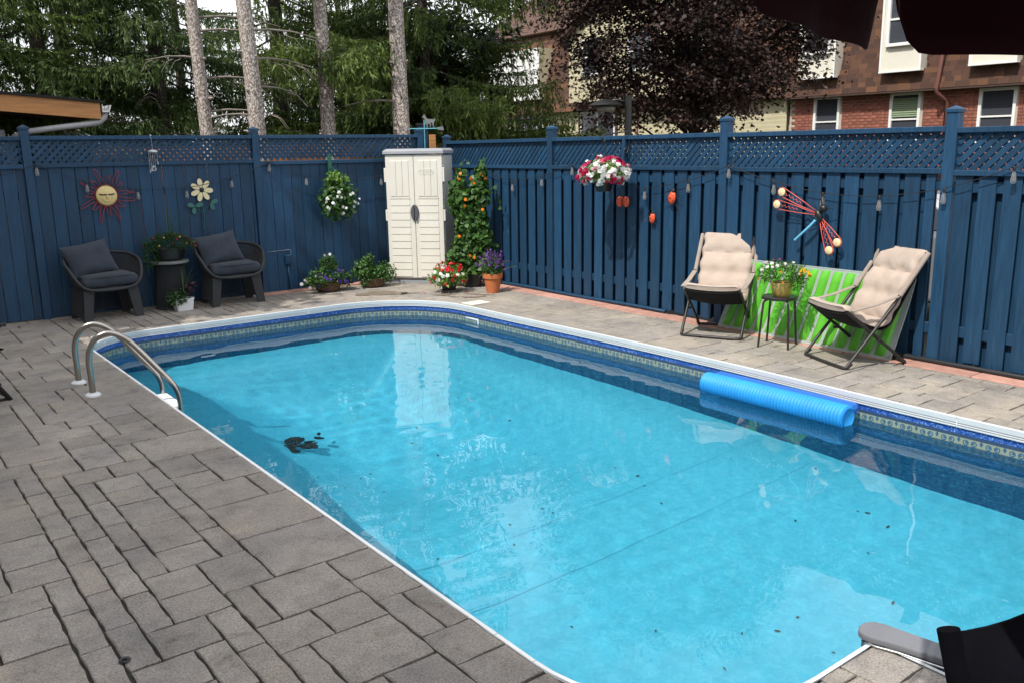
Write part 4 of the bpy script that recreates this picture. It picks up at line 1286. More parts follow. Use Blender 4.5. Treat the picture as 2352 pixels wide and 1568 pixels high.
def spruce_crown(h0, h1, Lmax, nb, seed, dens=1.0, droop=0.35, strand=0.55, az=None, taper=0.75, zfull=6.0):
    q = np.random.default_rng(seed)
    Ps = []; Ds = []; Ls = []; Ws = []; Rn = []; spines = []
    for b in range(nb):
        u = (b + q.uniform(0, 1)) / nb
        h = h0 + (h1 - h0) * u ** 1.9
        L_ = Lmax * (1 - (h - h0) / (h1 - h0 + 0.3)) ** taper * q.uniform(0.75, 1.1) + 0.25
        a = q.uniform(0, 2 * PI) if az is None else q.uniform(az[0], az[1])
        d = np.array([math.cos(a), math.sin(a), 0]); side = np.array([-d[1], d[0], 0])
        lod = 1.0 if h < zfull else 0.45
        ns = max(6, int(L_ / 0.075 * dens * lod))
        ts = np.linspace(0.18, 1, ns)
        bend = q.uniform(-0.3, 0.3)
        def spine(t): return d[None] * (L_ * t)[:, None] + side[None] * (bend * L_ * t * t * 0.4)[:, None] + np.array([0, 0, 1])[None] * (h - droop * L_ * t + 0.22 * L_ * t ** 3)[:, None]
        sp = spine(ts)
        spines.append((np.vstack([[0, 0, h], sp[::max(1, ns // 6)], sp[-1:]]), L_))
        tone = q.uniform(-0.18, 0.18)
        for i, t in enumerate(ts):
            for s_ in (-1, 1):
                # side twig, then hanging strand
                tw = L_ * 0.28 * (1 - t * 0.65) * q.uniform(0.4, 1.1) + 0.06
                base = sp[i]; out = side * s_ * tw + d * tw * 0.5 + np.array([0, 0, -0.15 * tw])
                k1 = max(3, int(tw / 0.035 * lod))
                tt = q.uniform(0.1, 1, k1)
                p1 = base[None] + out[None] * tt[:, None]
                sl_ = strand * q.uniform(0.25, 1.0) * (0.5 + 0.5 * t)
                k2 = max(4, int(sl_ / 0.028 * lod))
                tt2 = np.sort(q.uniform(0, 1, k2))
                e = base + out * q.uniform(0.3, 1.0)
                p2 = e[None] + np.array([0, 0, -1])[None] * (sl_ * tt2)[:, None] + (d * 0.15 * sl_)[None] * tt2[:, None] ** 2
                p = np.vstack([p1, p2]); n = len(p)
                dirs = np.vstack([np.tile(out / (np.linalg.norm(out) + 1e-9), (k1, 1)) + q.normal(0, .55, (k1, 3)) + np.array([0, 0, -.3]),
                                  np.tile(np.array([d[0] * .25, d[1] * .25, -1.0]), (k2, 1)) + q.normal(0, .36, (k2, 3))])
                dirs /= np.linalg.norm(dirs, axis=1, keepdims=True)
                Ps.append(p); Ds.append(dirs)
                f = 1.0 if lod == 1 else 1.7
                Ls.append(np.concatenate([q.uniform(0.06, 0.13, k1), q.uniform(0.07, 0.17, k2)]) * f); Ws.append(np.concatenate([q.uniform(0.018, 0.034, k1), q.uniform(0.018, 0.036, k2)]) * f)
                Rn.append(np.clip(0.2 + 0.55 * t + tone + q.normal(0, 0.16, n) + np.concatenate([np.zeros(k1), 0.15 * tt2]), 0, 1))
    P = np.vstack(Ps); D = np.vstack(Ds); l = np.concatenate(Ls); w = np.concatenate(Ws); r = np.concatenate(Rn)
    V, F = needles(P, D, l, w, q)
    return V, F, r, spines

def spruce(x, y, h, r0, h0, Lmax, nb, seed, label, mat=None, dens=1.0, bark=None, strand=0.44, az=None, dead=(), lean=(0, 0), droop=0.35, group='spruces beyond the back fence', stubs=0):
    t = empty('spruce_tree', (x, y, -0.06), 0, label, 'tree', group)
    mb = MB(); trunk_mesh(mb, h, r0, 0.03, lean, seed)
    q = random.Random(seed)
    for k in range(stubs):        # whorls of broken branch stubs
        z = 0.6 + 0.55 * (k // 4) + q.uniform(-.04, .04); a = q.uniform(0, 6.28); rr_ = r0 * (1 - z / h)
        c = Vector((lean[0] * z / h, lean[1] * z / h, z)); d = Vector((math.cos(a), math.sin(a), 0.15))
        mb.tube([c + d * rr_ * 0.7, c + d * (rr_ + q.uniform(.02, .06))], [0.028, 0.016], 6)
    mb.build('trunk', bark or m_bark, t, smooth=50)
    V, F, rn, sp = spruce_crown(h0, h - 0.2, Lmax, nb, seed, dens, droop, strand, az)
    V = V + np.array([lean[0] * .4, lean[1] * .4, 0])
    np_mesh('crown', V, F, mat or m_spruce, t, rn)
    lb = MB()
    for s, L_ in sp:
        lb.tube([tuple(p) for p in s], [0.02 * min(1, L_ / 2) * (1 - i / len(s)) + 0.004 for i in range(len(s))], 5, caps=False)
    lb.build('limbs', m_bark_dark, t)['kind'] = 'stuff'
    if dead:
        db_ = MB()
        for (z, a, L_) in dead:
            d = Vector((math.cos(a), math.sin(a), 0)); s = Vector((-d.y, d.x, 0))
            zz_ = [(0, 0), (.3, .03), (.6, .02), (1, -.06)]
            pts = [Vector((lean[0] * z / h, lean[1] * z / h, z)) + d * L_ * u + Vector((0, 0, w * L_)) + s * q.uniform(-.04, .04) for u, w in zz_]
            db_.tube(pts, [0.022, 0.018, 0.012, 0.005], 6)
            for j in range(5):
                u = q.uniform(.35, .95); p = pts[0].lerp(pts[3], u); e = q.choice((-1, 1))
                db_.tube([p, p + s * e * .12 + d * .1 + Vector((0, 0, -.05)), p + s * e * .22 + d * .2 + Vector((0, 0, -.22))], [0.006, 0.004, 0.002], 4)
        db_.build('dead_branches', m_twig, t)['kind'] = 'stuff'
    return t

# bare-trunked spruces in a row behind the back fence
spruce(4.95, 14.1, 15, 0.115, 7.6, 1.7, 30, 101, 'slim spruce with pale trunk, second of the row counting from the timber outbuilding', dens=0.8, dead=[(2.6, -0.3, 1.1), (3.1, -0.1, 1.2), (3.4, 2.9, .8), (4.0, -.2, 1.3), (4.4, .1, 1.2), (3.8, -.4, 1.1)], stubs=22, lean=(-0.5, 0.2))
spruce(5.22, 12.95, 15, 0.135, 7.8, 1.6, 28, 102, 'spruce with stout pale trunk whose dead branches reach the next slim trunk', dens=0.8, dead=[(2.5, 2.6, .7), (3.3, .1, 1.1), (3.7, -.1, 1.2), (2.9, .3, .9)], stubs=26, lean=(-0.4, 0.1))
t3 = spruce(6.92, 14.05, 15, 0.138, 7.2, 1.8, 30, 103, 'pale spruce trunk wrapped in a low green branch, between two bare trunks', dens=0.9, stubs=24, lean=(-0.25, 0.1))
spruce(7.78, 13.1, 16, 0.158, 7.4, 1.8, 30, 104, 'thickest pale spruce trunk standing behind the white cabinet', dens=0.9, stubs=30, dead=[(2.75, 2.4, 1.0)], lean=(-0.15, 0.0))
spruce(5.05, 17.2, 14, 0.16, 3.4, 2.3, 44, 105, 'spruce with shaded grey trunk standing furthest back in the row', bark=m_bark_dark, stubs=16, dead=[(2.6, 3.6, 1.4), (2.3, 5.2, 1.0), (3.0, 4.2, 1.2)])  # shade on this trunk is put in through the darker bark colour
def low_branch(tree, h, az, L_, seed, mat, parts=3):
    for k in range(parts):
        V, F, rn, sp = spruce_crown(h + 0.12 * k, h + 0.3 + 0.12 * k, L_, 3, seed + k, 1.1, 0.25, 0.45, (az - .5, az + .5))
        np_mesh('low_branch', V, F, mat, tree, rn)
# full-skirted spruces behind them
spruce(1.2, 16.6, 14, 0.17, 1.6, 3.0, 78, 111, 'bright green drooping spruce rising over the timber outbuilding', m_spruce_y, 1.15, m_bark_dark)
spruce(3.2, 17.4, 13, 0.15, 2.3, 2.3, 62, 112, 'drooping spruce beside the gutter of the timber outbuilding', m_spruce, 1.1, m_bark_dark, dead=[(3.0, 4.4, 1.1), (2.7, 4.9, 1.0)])
spruce(-1.2, 19.5, 15, 0.18, 2.0, 3.2, 60, 113, 'tall dark spruce behind the timber outbuilding', m_spruce, 0.9, m_bark_dark)
spruce(4.4, 21.5, 15, 0.18, 1.2, 3.2, 64, 114, 'dark spruce in the gap left of the slim pale trunks', m_spruce, 0.9, m_bark_dark)
spruce(8.0, 18.6, 15, 0.18, 0.6, 3.0, 74, 115, 'dense spruce filling the gap behind the two middle trunks', m_spruce, 1.05, m_bark_dark)
spruce(9.7, 16.4, 6.5, 0.1, 0.5, 1.7, 60, 126, 'short dense spruce under the weeping one, beside the thickest trunk', m_spruce, 1.2, m_bark_dark)
spruce(10.7, 17.0, 11.5, 0.18, 2.7, 3.5, 88, 116, 'weeping spruce with long hanging sprays beside the cream clapboard house', m_spruce_y, 1.15, m_bark_dark, strand=0.7)
spruce(12.6, 22.5, 11, 0.18, 1.5, 2.6, 50, 117, 'distant dark spruce in front of the cream clapboard house', m_spruce, 0.9, m_bark_dark)
spruce(7.0, 23.5, 15, 0.18, 1.0, 3.2, 54, 118, 'hazy spruce at the back between the pale trunks', m_spruce, 0.8, m_bark_dark)

low_branch(t3, 3.35, -1.3, 1.0, 301, m_spruce_y)
low_branch(t3, 3.5, 3.3, 0.9, 311, m_spruce_y, 2)

spruce(1.2, 24.5, 15, 0.18, 0.8, 3.6, 50, 121, 'deep green spruce in the far row behind the outbuilding', m_spruce, 0.75, m_bark_dark)
spruce(5.6, 27.0, 16, 0.18, 0.6, 4.0, 52, 122, 'deep green spruce in the far row between the slim pale trunks', m_spruce, 0.75, m_bark_dark)
spruce(10.0, 23.0, 15, 0.18, 0.6, 3.4, 52, 123, 'deep green spruce in the far row behind the thickest trunk', m_spruce, 0.8, m_bark_dark)
spruce(9.2, 29.0, 16, 0.18, 0.6, 4.0, 48, 124, 'furthest deep green spruce seen past the trunk with the low branch', m_spruce, 0.75, m_bark_dark)
spruce(14.6, 28.5, 11, 0.18, 0.8, 3.4, 44, 125, 'far spruce at the end of the cream clapboard house', m_spruce, 0.75, m_bark_dark)
# broadleaf crowns
def maple_leaf_template():
    pts = [(0, 0), (0.5, 0.22), (0.26, 0.36), (0.34, 0.66), (0, 1.0), (-0.34, 0.66), (-0.26, 0.36), (-0.5, 0.22)]
    return np.array([(x, y, -0.14 * abs(x) - 0.12 * y * y) for x, y in pts])
OVAL = np.array([(0, 0, 0), (0.26, 0.3, -.04), (0.28, 0.6, -.05), (0, 1.0, -.12), (-0.28, 0.6, -.05), (-0.26, 0.3, -.04)])
MAPLE = maple_leaf_template()
PETAL5 = np.array([(0.5 * math.cos(2 * PI * k / 10) * (1.0 if k % 2 == 0 else 0.72), 0.5 * math.sin(2 * PI * k / 10) * (1.0 if k % 2 == 0 else 0.72), 0.06 if k % 2 == 0 else 0.0) for k in range(10)])
def leaves(P, nrm, size, tmpl, q, spin=None):
    """place flat leaf template at P with normal nrm"""
    n = len(P); k = len(tmpl)
    nrm = nrm / (np.linalg.norm(nrm, axis=1, keepdims=True) + 1e-9)
    r = q.normal(size=(n, 3)) if spin is None else spin
    x = np.cross(nrm, r); x /= np.linalg.norm(x, axis=1, keepdims=True) + 1e-9
    y = np.cross(nrm, x)
    V = P[:, None, :] + size[:, None, None] * (tmpl[None, :, 0:1] * x[:, None, :] + tmpl[None, :, 1:2] * y[:, None, :] + tmpl[None, :, 2:3] * nrm[:, None, :])
    return V.reshape(-1, 3), np.arange(n * k).reshape(n, k)

def broadleaf(x, y, h, r0, centre, rad, nclump, per, size, mat, bark, label, seed, tmpl, flat=0.5, hollow=0.35, lean=(0, 0), low=None, group=None, name='broadleaf_tree'):
    t = empty(name, (x, y, -0.06), 0, label, 'tree', group)
    q = np.random.default_rng(seed); qq = random.Random(seed)
    C = np.array(centre); Rr = np.array(rad)
    u = q.normal(size=(nclump, 3)); u /= np.linalg.norm(u, axis=1, keepdims=True)
    rr_ = (hollow + (1 - hollow) * q.uniform(0, 1, nclump) ** 0.6)
    cc = C + u * rr_[:, None] * Rr * q.uniform(0.85, 1.08, (nclump, 1))
    if low is not None: cc = cc[cc[:, 2] > low]
    tb = MB(); trunk_mesh(tb, C[2] * 0.95, r0, r0 * 0.4, lean, seed, 12, 16); tb.build('trunk', bark, t, smooth=50)
    lb = MB()
    for c in cc[::max(1, len(cc) // 70)]:
        z0 = max(1.2, min(C[2], c[2] - 0.6 * np.linalg.norm(c[:2]) - 0.3))
        a = Vector((lean[0] * z0 / C[2], lean[1] * z0 / C[2], z0)); b = Vector(c)
        m1 = a.lerp(b, .5) + Vector((qq.uniform(-.2, .2), qq.uniform(-.2, .2), qq.uniform(0, .25)))
        lb.tube([a, m1, b], [r0 * 0.22, r0 * 0.13, 0.008], 5, caps=False)
    lb.build('limbs', bark, t, smooth=True)['kind'] = 'stuff'
    Ps = []; Ns = []; Rn = []
    for c in cc:
        k = int(per * q.uniform(0.6, 1.4))
        p = q.normal(size=(k, 3)) * np.array([0.23, 0.23, 0.23 * flat]) * q.uniform(0.7, 1.4)
        p[:, 2] -= 0.25 * (p[:, 0] ** 2 + p[:, 1] ** 2)
        Ps.append(c + p)
        nn = np.array([0, 0, 1.0]) + 0.5 * (c - C) / Rr + q.normal(0, .45, (k, 3)); Ns.append(nn)
        Rn.append(np.clip(q.uniform(.2, .8) + q.normal(0, .2, k), 0, 1))
    P = np.vstack(Ps); Nn = np.vstack(Ns); r = np.concatenate(Rn)
    V, F = leaves(P, Nn, q.uniform(0.7, 1.3, len(P)) * size, tmpl, q)
    np_mesh('crown', V, F, mat, t, r)
    return t
m_copper = leaf_mat('copper_maple_leaf', [(0.010, 0.006, 0.007), (0.022, 0.012, 0.012), (0.045, 0.023, 0.020), (0.095, 0.052, 0.042)], rough=0.5, transl=0.22, spec=0.35)
m_green = leaf_mat('dark_green_leaf', [(0.008, 0.02, 0.008), (0.018, 0.042, 0.014), (0.035, 0.075, 0.02)], rough=0.5, transl=0.25)
broadleaf(13.2, 11.4, 9, 0.16, (-0.1, 0.05, 5.0), (2.9, 2.7, 3.1), 860, 105, 0.064, m_copper, m_bark_dark, 'dark red leaved maple between the side fence and the houses', 31, MAPLE, 0.45, 0.5, low=2.1, name='maple_tree')
broadleaf(12.0, 18.3, 6, 0.13, (0.2, 0.1, 4.0), (1.9, 1.9, 1.5), 110, 60, 0.13, m_green, m_bark_dark, 'small dark green broadleaf tree under the weeping spruce', 32, MAPLE, 0.5, 0.3, low=2.9)
# unseen tree, added outside the view to cast shade on the armchairs
broadleaf(-2.0, 10.9, 9, 0.2, (0.0, 0.0, 7.3), (2.2, 1.7, 2.2), 330, 60, 0.2, m_green, m_bark_dark, 'unseen leafy tree added to shade the armchair corner', 34, MAPLE, 0.6, 0.1)
# ------------------------------------------------------------------ shaped helpers
def cushion(w, d, h, n=18, pinch=0.06, pw=4.0, ex=0.45, seed=0, wrinkle=0.004):
    """puffed cushion lying flat, centred at the origin"""
    mb = MB(); q = random.Random(seed)
    ph = [q.uniform(0, 6.28) for _ in range(6)]
    def P(u, v, s):
        x = w / 2 * u * (1 - pinch * (1 - v * v) * u * u)
        y = d / 2 * v * (1 - pinch * (1 - u * u) * v * v)
        k = max(0.0, (1 - abs(u) ** pw) * (1 - abs(v) ** pw)) ** ex
        z = s * h / 2 * k
        edge = 1 - k
        z += wrinkle * k * (math.sin(u * 5 + ph[0] + v * 2) + math.sin(v * 6 + ph[1] - u * 3) + 0.5 * math.sin(9 * u * v + ph[2]))
        return (x, y, z)
    g_ = [[None] * (n + 1) for _ in range(2)]
    idx = {}
    for s in (1, -1):
        for i in range(n + 1):
            for j in range(n + 1):
                border = i in (0, n) or j in (0, n)
                if border and (i, j, 1) in idx:
                    idx[(i, j, s)] = idx[(i, j, 1)]; continue
                # cluster samples at the borders
                u = math.sin((2 * i / n - 1) * PI / 2); v = math.sin((2 * j / n - 1) * PI / 2)
                idx[(i, j, s)] = len(mb.v); mb.v.append(P(u, v, s))
    for s in (1, -1):
        for i in range(n):
            for j in range(n):
                f = (idx[(i, j, s)], idx[(i + 1, j, s)], idx[(i + 1, j + 1, s)], idx[(i, j + 1, s)])
                mb.f.append(f if s > 0 else f[::-1])
    return mb
def catmull(pts, k=8, closed=False):
    pts = [Vector(p) for p in pts]; out = []; n = len(pts)
    rng_ = range(n if closed else n - 1)
    for i in rng_:
        p0 = pts[i - 1] if (i > 0 or closed) else pts[0]; p1 = pts[i]; p2 = pts[(i + 1) % n]
        p3 = pts[(i + 2) % n] if (closed or i + 2 < n) else pts[-1]
        for t in range(k):
            u = t / k
            out.append(0.5 * ((2 * p1) + (-p0 + p2) * u + (2 * p0 - 5 * p1 + 4 * p2 - p3) * u * u + (-p0 + 3 * p1 - 3 * p2 + p3) * u ** 3))
    if not closed: out.append(pts[-1])
    return out

m_rope = M('charcoal_rope', (0.030, 0.032, 0.036), rough=0.7, var=0.25, scale=60, bump=0.002, bscale=200)
def fabric(name, col, scale=420, bump=0.0012, rough=0.9, fine=0.25, sheen=0.1, spec=0.2):
    m, nt, out = nodes_of(name); L = nt.links
    b = N(nt, 'ShaderNodeBsdfPrincipled'); setin(b, Roughness=rough); b.inputs['Specular IOR Level'].default_value = spec
    b.inputs['Sheen Weight'].default_value = sheen
    tc = N(nt, 'ShaderNodeTexCoord')
    n0 = N(nt, 'ShaderNodeTexNoise'); setin(n0, Scale=5.0, Detail=4.0); L.new(tc.outputs['Object'], n0.inputs['Vector'])
    n1 = N(nt, 'ShaderNodeTexNoise'); setin(n1, Scale=scale, Detail=2.0); L.new(tc.outputs['Object'], n1.inputs['Vector'])
    ad = N(nt, 'ShaderNodeMath', operation='MULTIPLY_ADD'); ad.inputs[1].default_value = 0.6; L.new(n1.outputs['Fac'], ad.inputs[0]); L.new(n0.outputs['Fac'], ad.inputs[2])
    rp = ramp(nt, [(0.5, sc(col, 1 - fine)), (1.05, sc(col, 1 + fine))]); L.new(ad.outputs[0], rp.inputs[0])
    L.new(rp.outputs[0], b.inputs['Base Color'])
    bp = N(nt, 'ShaderNodeBump'); setin(bp, Strength=0.6, Distance=bump); L.new(n1.outputs['Fac'], bp.inputs['Height'])
    n2 = N(nt, 'ShaderNodeTexNoise'); setin(n2, Scale=9.0, Detail=3.0); L.new(tc.outputs['Object'], n2.inputs['Vector'])
    bp2 = N(nt, 'ShaderNodeBump'); setin(bp2, Strength=0.5, Distance=0.02); L.new(n2.outputs['Fac'], bp2.inputs['Height']); L.new(bp.outputs[0], bp2.inputs['Normal'])
    L.new(bp2.outputs[0], b.inputs['Normal']); L.new(b.outputs[0], out.inputs[0]); return m
m_char = fabric('charcoal_fabric', (0.042, 0.050, 0.066))
m_charp = M('charcoal_piping', (0.02, 0.024, 0.032), rough=0.8)
m_beigef = fabric('beige_fabric', (0.41, 0.335, 0.285), rough=0.85, fine=0.12)
m_beiged = fabric('taupe_strap', (0.30, 0.25, 0.22), rough=0.85, fine=0.1)
m_frame = M('dark_bronze_tube', (0.030, 0.028, 0.028), rough=0.4, var=0.15, metal=0.3)
m_greyrim = M('grey_rim', (0.16, 0.17, 0.17), rough=0.45, var=0.1)

# ------------------------------------------------------------------ rope armchairs
def make_armchair():
    t = empty('rope_armchair', (0, 0, 0), 0)
    # rim loop, front is -y
    ctrl = [(-0.27, -0.27, 0.385), (-0.355, -0.235, 0.47), (-0.405, -0.14, 0.60), (-0.415, -0.02, 0.675), (-0.36, 0.13, 0.725), (-0.20, 0.235, 0.75), (0, 0.265, 0.755), (0.20, 0.235, 0.75), (0.36, 0.13, 0.725), (0.415, -0.02, 0.675), (0.405, -0.14, 0.60), (0.355, -0.235, 0.47), (0.27, -0.27, 0.385), (0.14, -0.285, 0.362), (0, -0.29, 0.358), (-0.14, -0.285, 0.362)]
    rimc = catmull(ctrl, 8, True)
    mb = MB(); mb.tube(rimc, 0.018, 10, closed=True); mb.build('rim', m_rope, t, smooth=True)
    # seat ring
    ringp = [Vector((0.315 * math.cos(a) * 1.0, 0.245 * math.sin(a) - 0.02, 0.365)) for a in [2 * PI * k / 48 for k in range(48)]]
    mb = MB(); mb.tube(ringp, 0.014, 8, closed=True)
    mb.build('seat_ring', m_rope, t, smooth=True)
    # woven cords from rim down to the ring
    mb = MB()
    for p in rimc[1:]:
        if p.z < 0.42: continue
        a = math.atan2((p.y + 0.02) / 0.245, p.x / 0.315)
        e = Vector((0.315 * math.cos(a), 0.245 * math.sin(a) - 0.02, 0.365))
        m1 = p.lerp(e, 0.5) + Vector((p.x, p.y, 0)).normalized() * 0.02
        mb.tube([p, m1, e], 0.0048, 5, caps=False)
    for k in range(len(rimc) - 1):       # every half step too
        p = (rimc[k] + rimc[k + 1]) / 2
        if p.z < 0.42: continue
        a = math.atan2((p.y + 0.02) / 0.245, p.x / 0.315)
        e = Vector((0.315 * math.cos(a), 0.245 * math.sin(a) - 0.02, 0.365))
        m1 = p.lerp(e, 0.5) + Vector((p.x, p.y, 0)).normalized() * 0.02
        mb.tube([p, m1, e], 0.0048, 5, caps=False)
    o = mb.build('shell_cords', m_rope, t, smooth=True); o['kind'] = 'stuff'
    # seat deck
    mb = MB(); mb.lathe([(0.30, 0.372), (0.30, 0.385)], 32, (0, -0.02, 0), 1.0, 0.8, True, True); mb.build('seat_deck', m_rope, t)
    # legs: wrapped panels splayed outward
    for s in (-1, 1):
        for f in (-1, 1):
            x0, x1 = s * 0.31, s * 0.345
            y0, y1 = f * 0.20 - 0.03, f * 0.225 - 0.02
            mb = MB()
            wt, wb, th = 0.13, 0.10, 0.03
            vs = []
            for (xx, yy, zz, w_) in ((x1, y1, 0.0, wb), (x0, y0, 0.37, wt)):
                dx = -s * 0.7 * w_; dy = f * 0.0
                a = Vector((xx, yy, zz)); u = Vector((-s * 0.82, f * -0.1, 0)).normalized(); n_ = Vector((u.y, -u.x, 0))
                vs += [a - n_ * th / 2, a + u * w_ - n_ * th / 2, a + u * w_ + n_ * th / 2, a + n_ * th / 2]
            mb.add(vs, [(0, 3, 2, 1), (4, 5, 6, 7), (0, 1, 5, 4), (1, 2, 6, 5), (2, 3, 7, 6), (3, 0, 4, 7)])
            lg = mb.build('leg', m_rope, t)
            bv = lg.modifiers.new('b', 'BEVEL'); bv.width = 0.008; bv.segments = 2
            mb = MB(); mb.lathe([(0.012, 0), (0.012, 0.015)], 8, (x1 - s * 0.03, y1, -0.001), capt=True); mb.build('foot', m_charp, lg)
    # cord skirts between legs at the sides and back
    mb = MB()
    for k in range(26):
        u = -0.24 + 0.48 * k / 25; mb.tube([(u, 0.2, 0.365), (u * 1.08, 0.215, 0.05 + 0.03 * (1 - (u / .24) ** 2))], 0.0045, 4, caps=False)
    for s in (-1, 1):
        for k in range(18):
            v = -0.17 + 0.34 * k / 17; mb.tube([(s * 0.30, v, 0.365), (s * 0.335, v * 1.1, 0.045 + 0.03 * (1 - (v / .17) ** 2))], 0.0045, 4, caps=False)
    o = mb.build('skirt_cords', m_rope, t, smooth=True); o['kind'] = 'stuff'
    mb = MB(); mb.tube(catmull([(-0.30, 0.215, 0.04), (-0.1, 0.22, 0.075), (0.1, 0.22, 0.075), (0.30, 0.215, 0.04)], 6), 0.009, 8); mb.build('stretcher', m_rope, t, smooth=True)
    for s in (-1, 1):
        mb = MB(); mb.tube(catmull([(s * 0.335, -0.20, 0.035), (s * 0.338, 0, 0.07), (s * 0.335, 0.19, 0.035)], 6), 0.009, 8); mb.build('stretcher', m_rope, t, smooth=True)
    # seat cushion with piping
    mb = cushion(0.62, 0.50, 0.15, 16, 0.02, 10, 0.35, 3, 0.002); sc_ = mb.build('seat_cushion', m_char, t, smooth=True, loc=(0, -0.03, 0.462))
    pip = [Vector((0.30 * math.cos(a) * (abs(math.cos(a)) ** -0.55 if abs(math.cos(a)) > 1e-3 else 1), 0, 0)) for a in (0,)]
    lo = []
    for k in range(64):
        a = 2 * PI * k / 64; c, s = math.cos(a), math.sin(a)
        lo.append((0.302 * math.copysign(abs(c) ** 0.28, c), 0.243 * math.copysign(abs(s) ** 0.28, s), 0.045))
    mb = MB(); mb.tube(lo, 0.005, 6, closed=True); mb.build('piping', m_charp, sc_, smooth=True)
    return t
def make_pillow(name, label, seed):
    mb = cushion(0.56, 0.42, 0.19, 20, 0.09, 2.6, 0.55, seed, 0.006)
    o = mb.build(name, m_char, None, smooth=True)
    return tag(o, label, 'pillow', 'pillows on the rope armchairs')
ch1 = make_armchair()
ch2 = copy_tree(ch1)
GA_ = 'rope armchairs by the back fence'
for o, loc, rz, lab in ((ch1, (2.42, 11.13, 0), 0.10, 'charcoal rope armchair next to the sun ornament, nearer the pool ladder'), (ch2, (3.94, 11.10, 0), -0.02, 'charcoal rope armchair under the yellow flower ornament')):
    o.location = loc; o.rotation_euler = (0, 0, rz); tag(o, lab, 'armchair', GA_)
for loc, rz, lab, sd in (((2.30, 11.16, 0.70), 0.22, 'charcoal pillow leaning in the armchair next to the sun ornament', 5), ((3.83, 11.13, 0.70), 0.10, 'charcoal pillow leaning in the armchair under the flower ornament', 6)):
    o = make_pillow('throw_pillow', lab, sd); o.location = loc
    o.rotation_euler = (R(64), R(-7), rz)

# ------------------------------------------------------------------ drum table
dt = empty('drum_table', (3.23, 11.22, 0), 0, 'black rope drum table with grey rimmed top between the armchairs', 'side table')
mb = MB(); mb.lathe([(0.225, 0.565), (0.232, 0.572), (0.232, 0.59), (0.225, 0.597), (0, 0.597)], 36); mb.build('table_top', m_greyrim, dt, smooth=30)
mb = MB(); mb.lathe([(0.165, 0.0), (0.14, 0.56)], 32, capb=True, capt=True); mb.build('core', m_charp, dt, smooth=30)
mb = MB()
for k in range(70):
    a = 2 * PI * k / 70; mb.tube([(0.205 * math.cos(a), 0.205 * math.sin(a), 0.012), (0.165 * math.cos(a), 0.165 * math.sin(a), 0.563)], 0.0045, 4, caps=False)
o = mb.build('drum_cords', m_rope, dt, smooth=True); o['kind'] = 'stuff'
mb = MB(); mb.tube([(0.207 * math.cos(2 * PI * k / 40), 0.207 * math.sin(2 * PI * k / 40), 0.012) for k in range(40)], 0.011, 8, closed=True); mb.build('base_ring', m_rope, dt, smooth=True)

# ------------------------------------------------------------------ plastic cabinet in the corner
cb_ang = math.atan2(-0.642, 0.546)
cab = empty('storage_cabinet', (6.584, 10.804, 0), cb_ang, 'tall off-white resin storage cabinet with grey lid in the fence corner', 'cabinet')
m_resin = M('offwhite_resin', (0.66, 0.635, 0.575), rough=0.42, var=0.035, scale=3, bump=0.0006, bscale=200)
m_resin_g = M('grey_resin', (0.27, 0.28, 0.31), rough=0.45, var=0.06, scale=4)
m_handle = M('handle_grey', (0.085, 0.088, 0.10), rough=0.4, var=0.05)
CW, CD, CH = 0.85, 0.50, 1.84        # local: x along front, -y is front, y>0 goes into the corner
mb = MB(); mb.rbox((0, CD / 2 + 0.02, CH / 2 + 0.01), (CW, CD - 0.04, CH - 0.06), 0.012); body = mb.build('body', m_resin, cab)
mb = MB(); mb.box((0, CD / 2, 0.022), (CW + 0.03, CD + 0.02, 0.044)); mb.build('base', m_resin_g, cab)
mb = MB()
for z, e, y0 in ((CH, 0.025, -0.045), (CH + 0.045, 0.02, -0.04), (CH + 0.075, -0.02, 0.0)):
    mb.v += [(-CW / 2 - e, y0, z), (CW / 2 + e, y0, z), (CW / 2 + e, CD + 0.01, z), (-CW / 2 - e, CD + 0.01, z)]
mb.f = [(0, 3, 2, 1), (8, 9, 10, 11)] + [(4 * l + i, 4 * l + (i + 1) % 4, 4 * l + 4 + (i + 1) % 4, 4 * l + 4 + i) for l in (0, 1) for i in range(4)]
lid = mb.build('lid', m_resin_g, cab)
bv = lid.modifiers.new('b', 'BEVEL'); bv.width = 0.006; bv.segments = 2
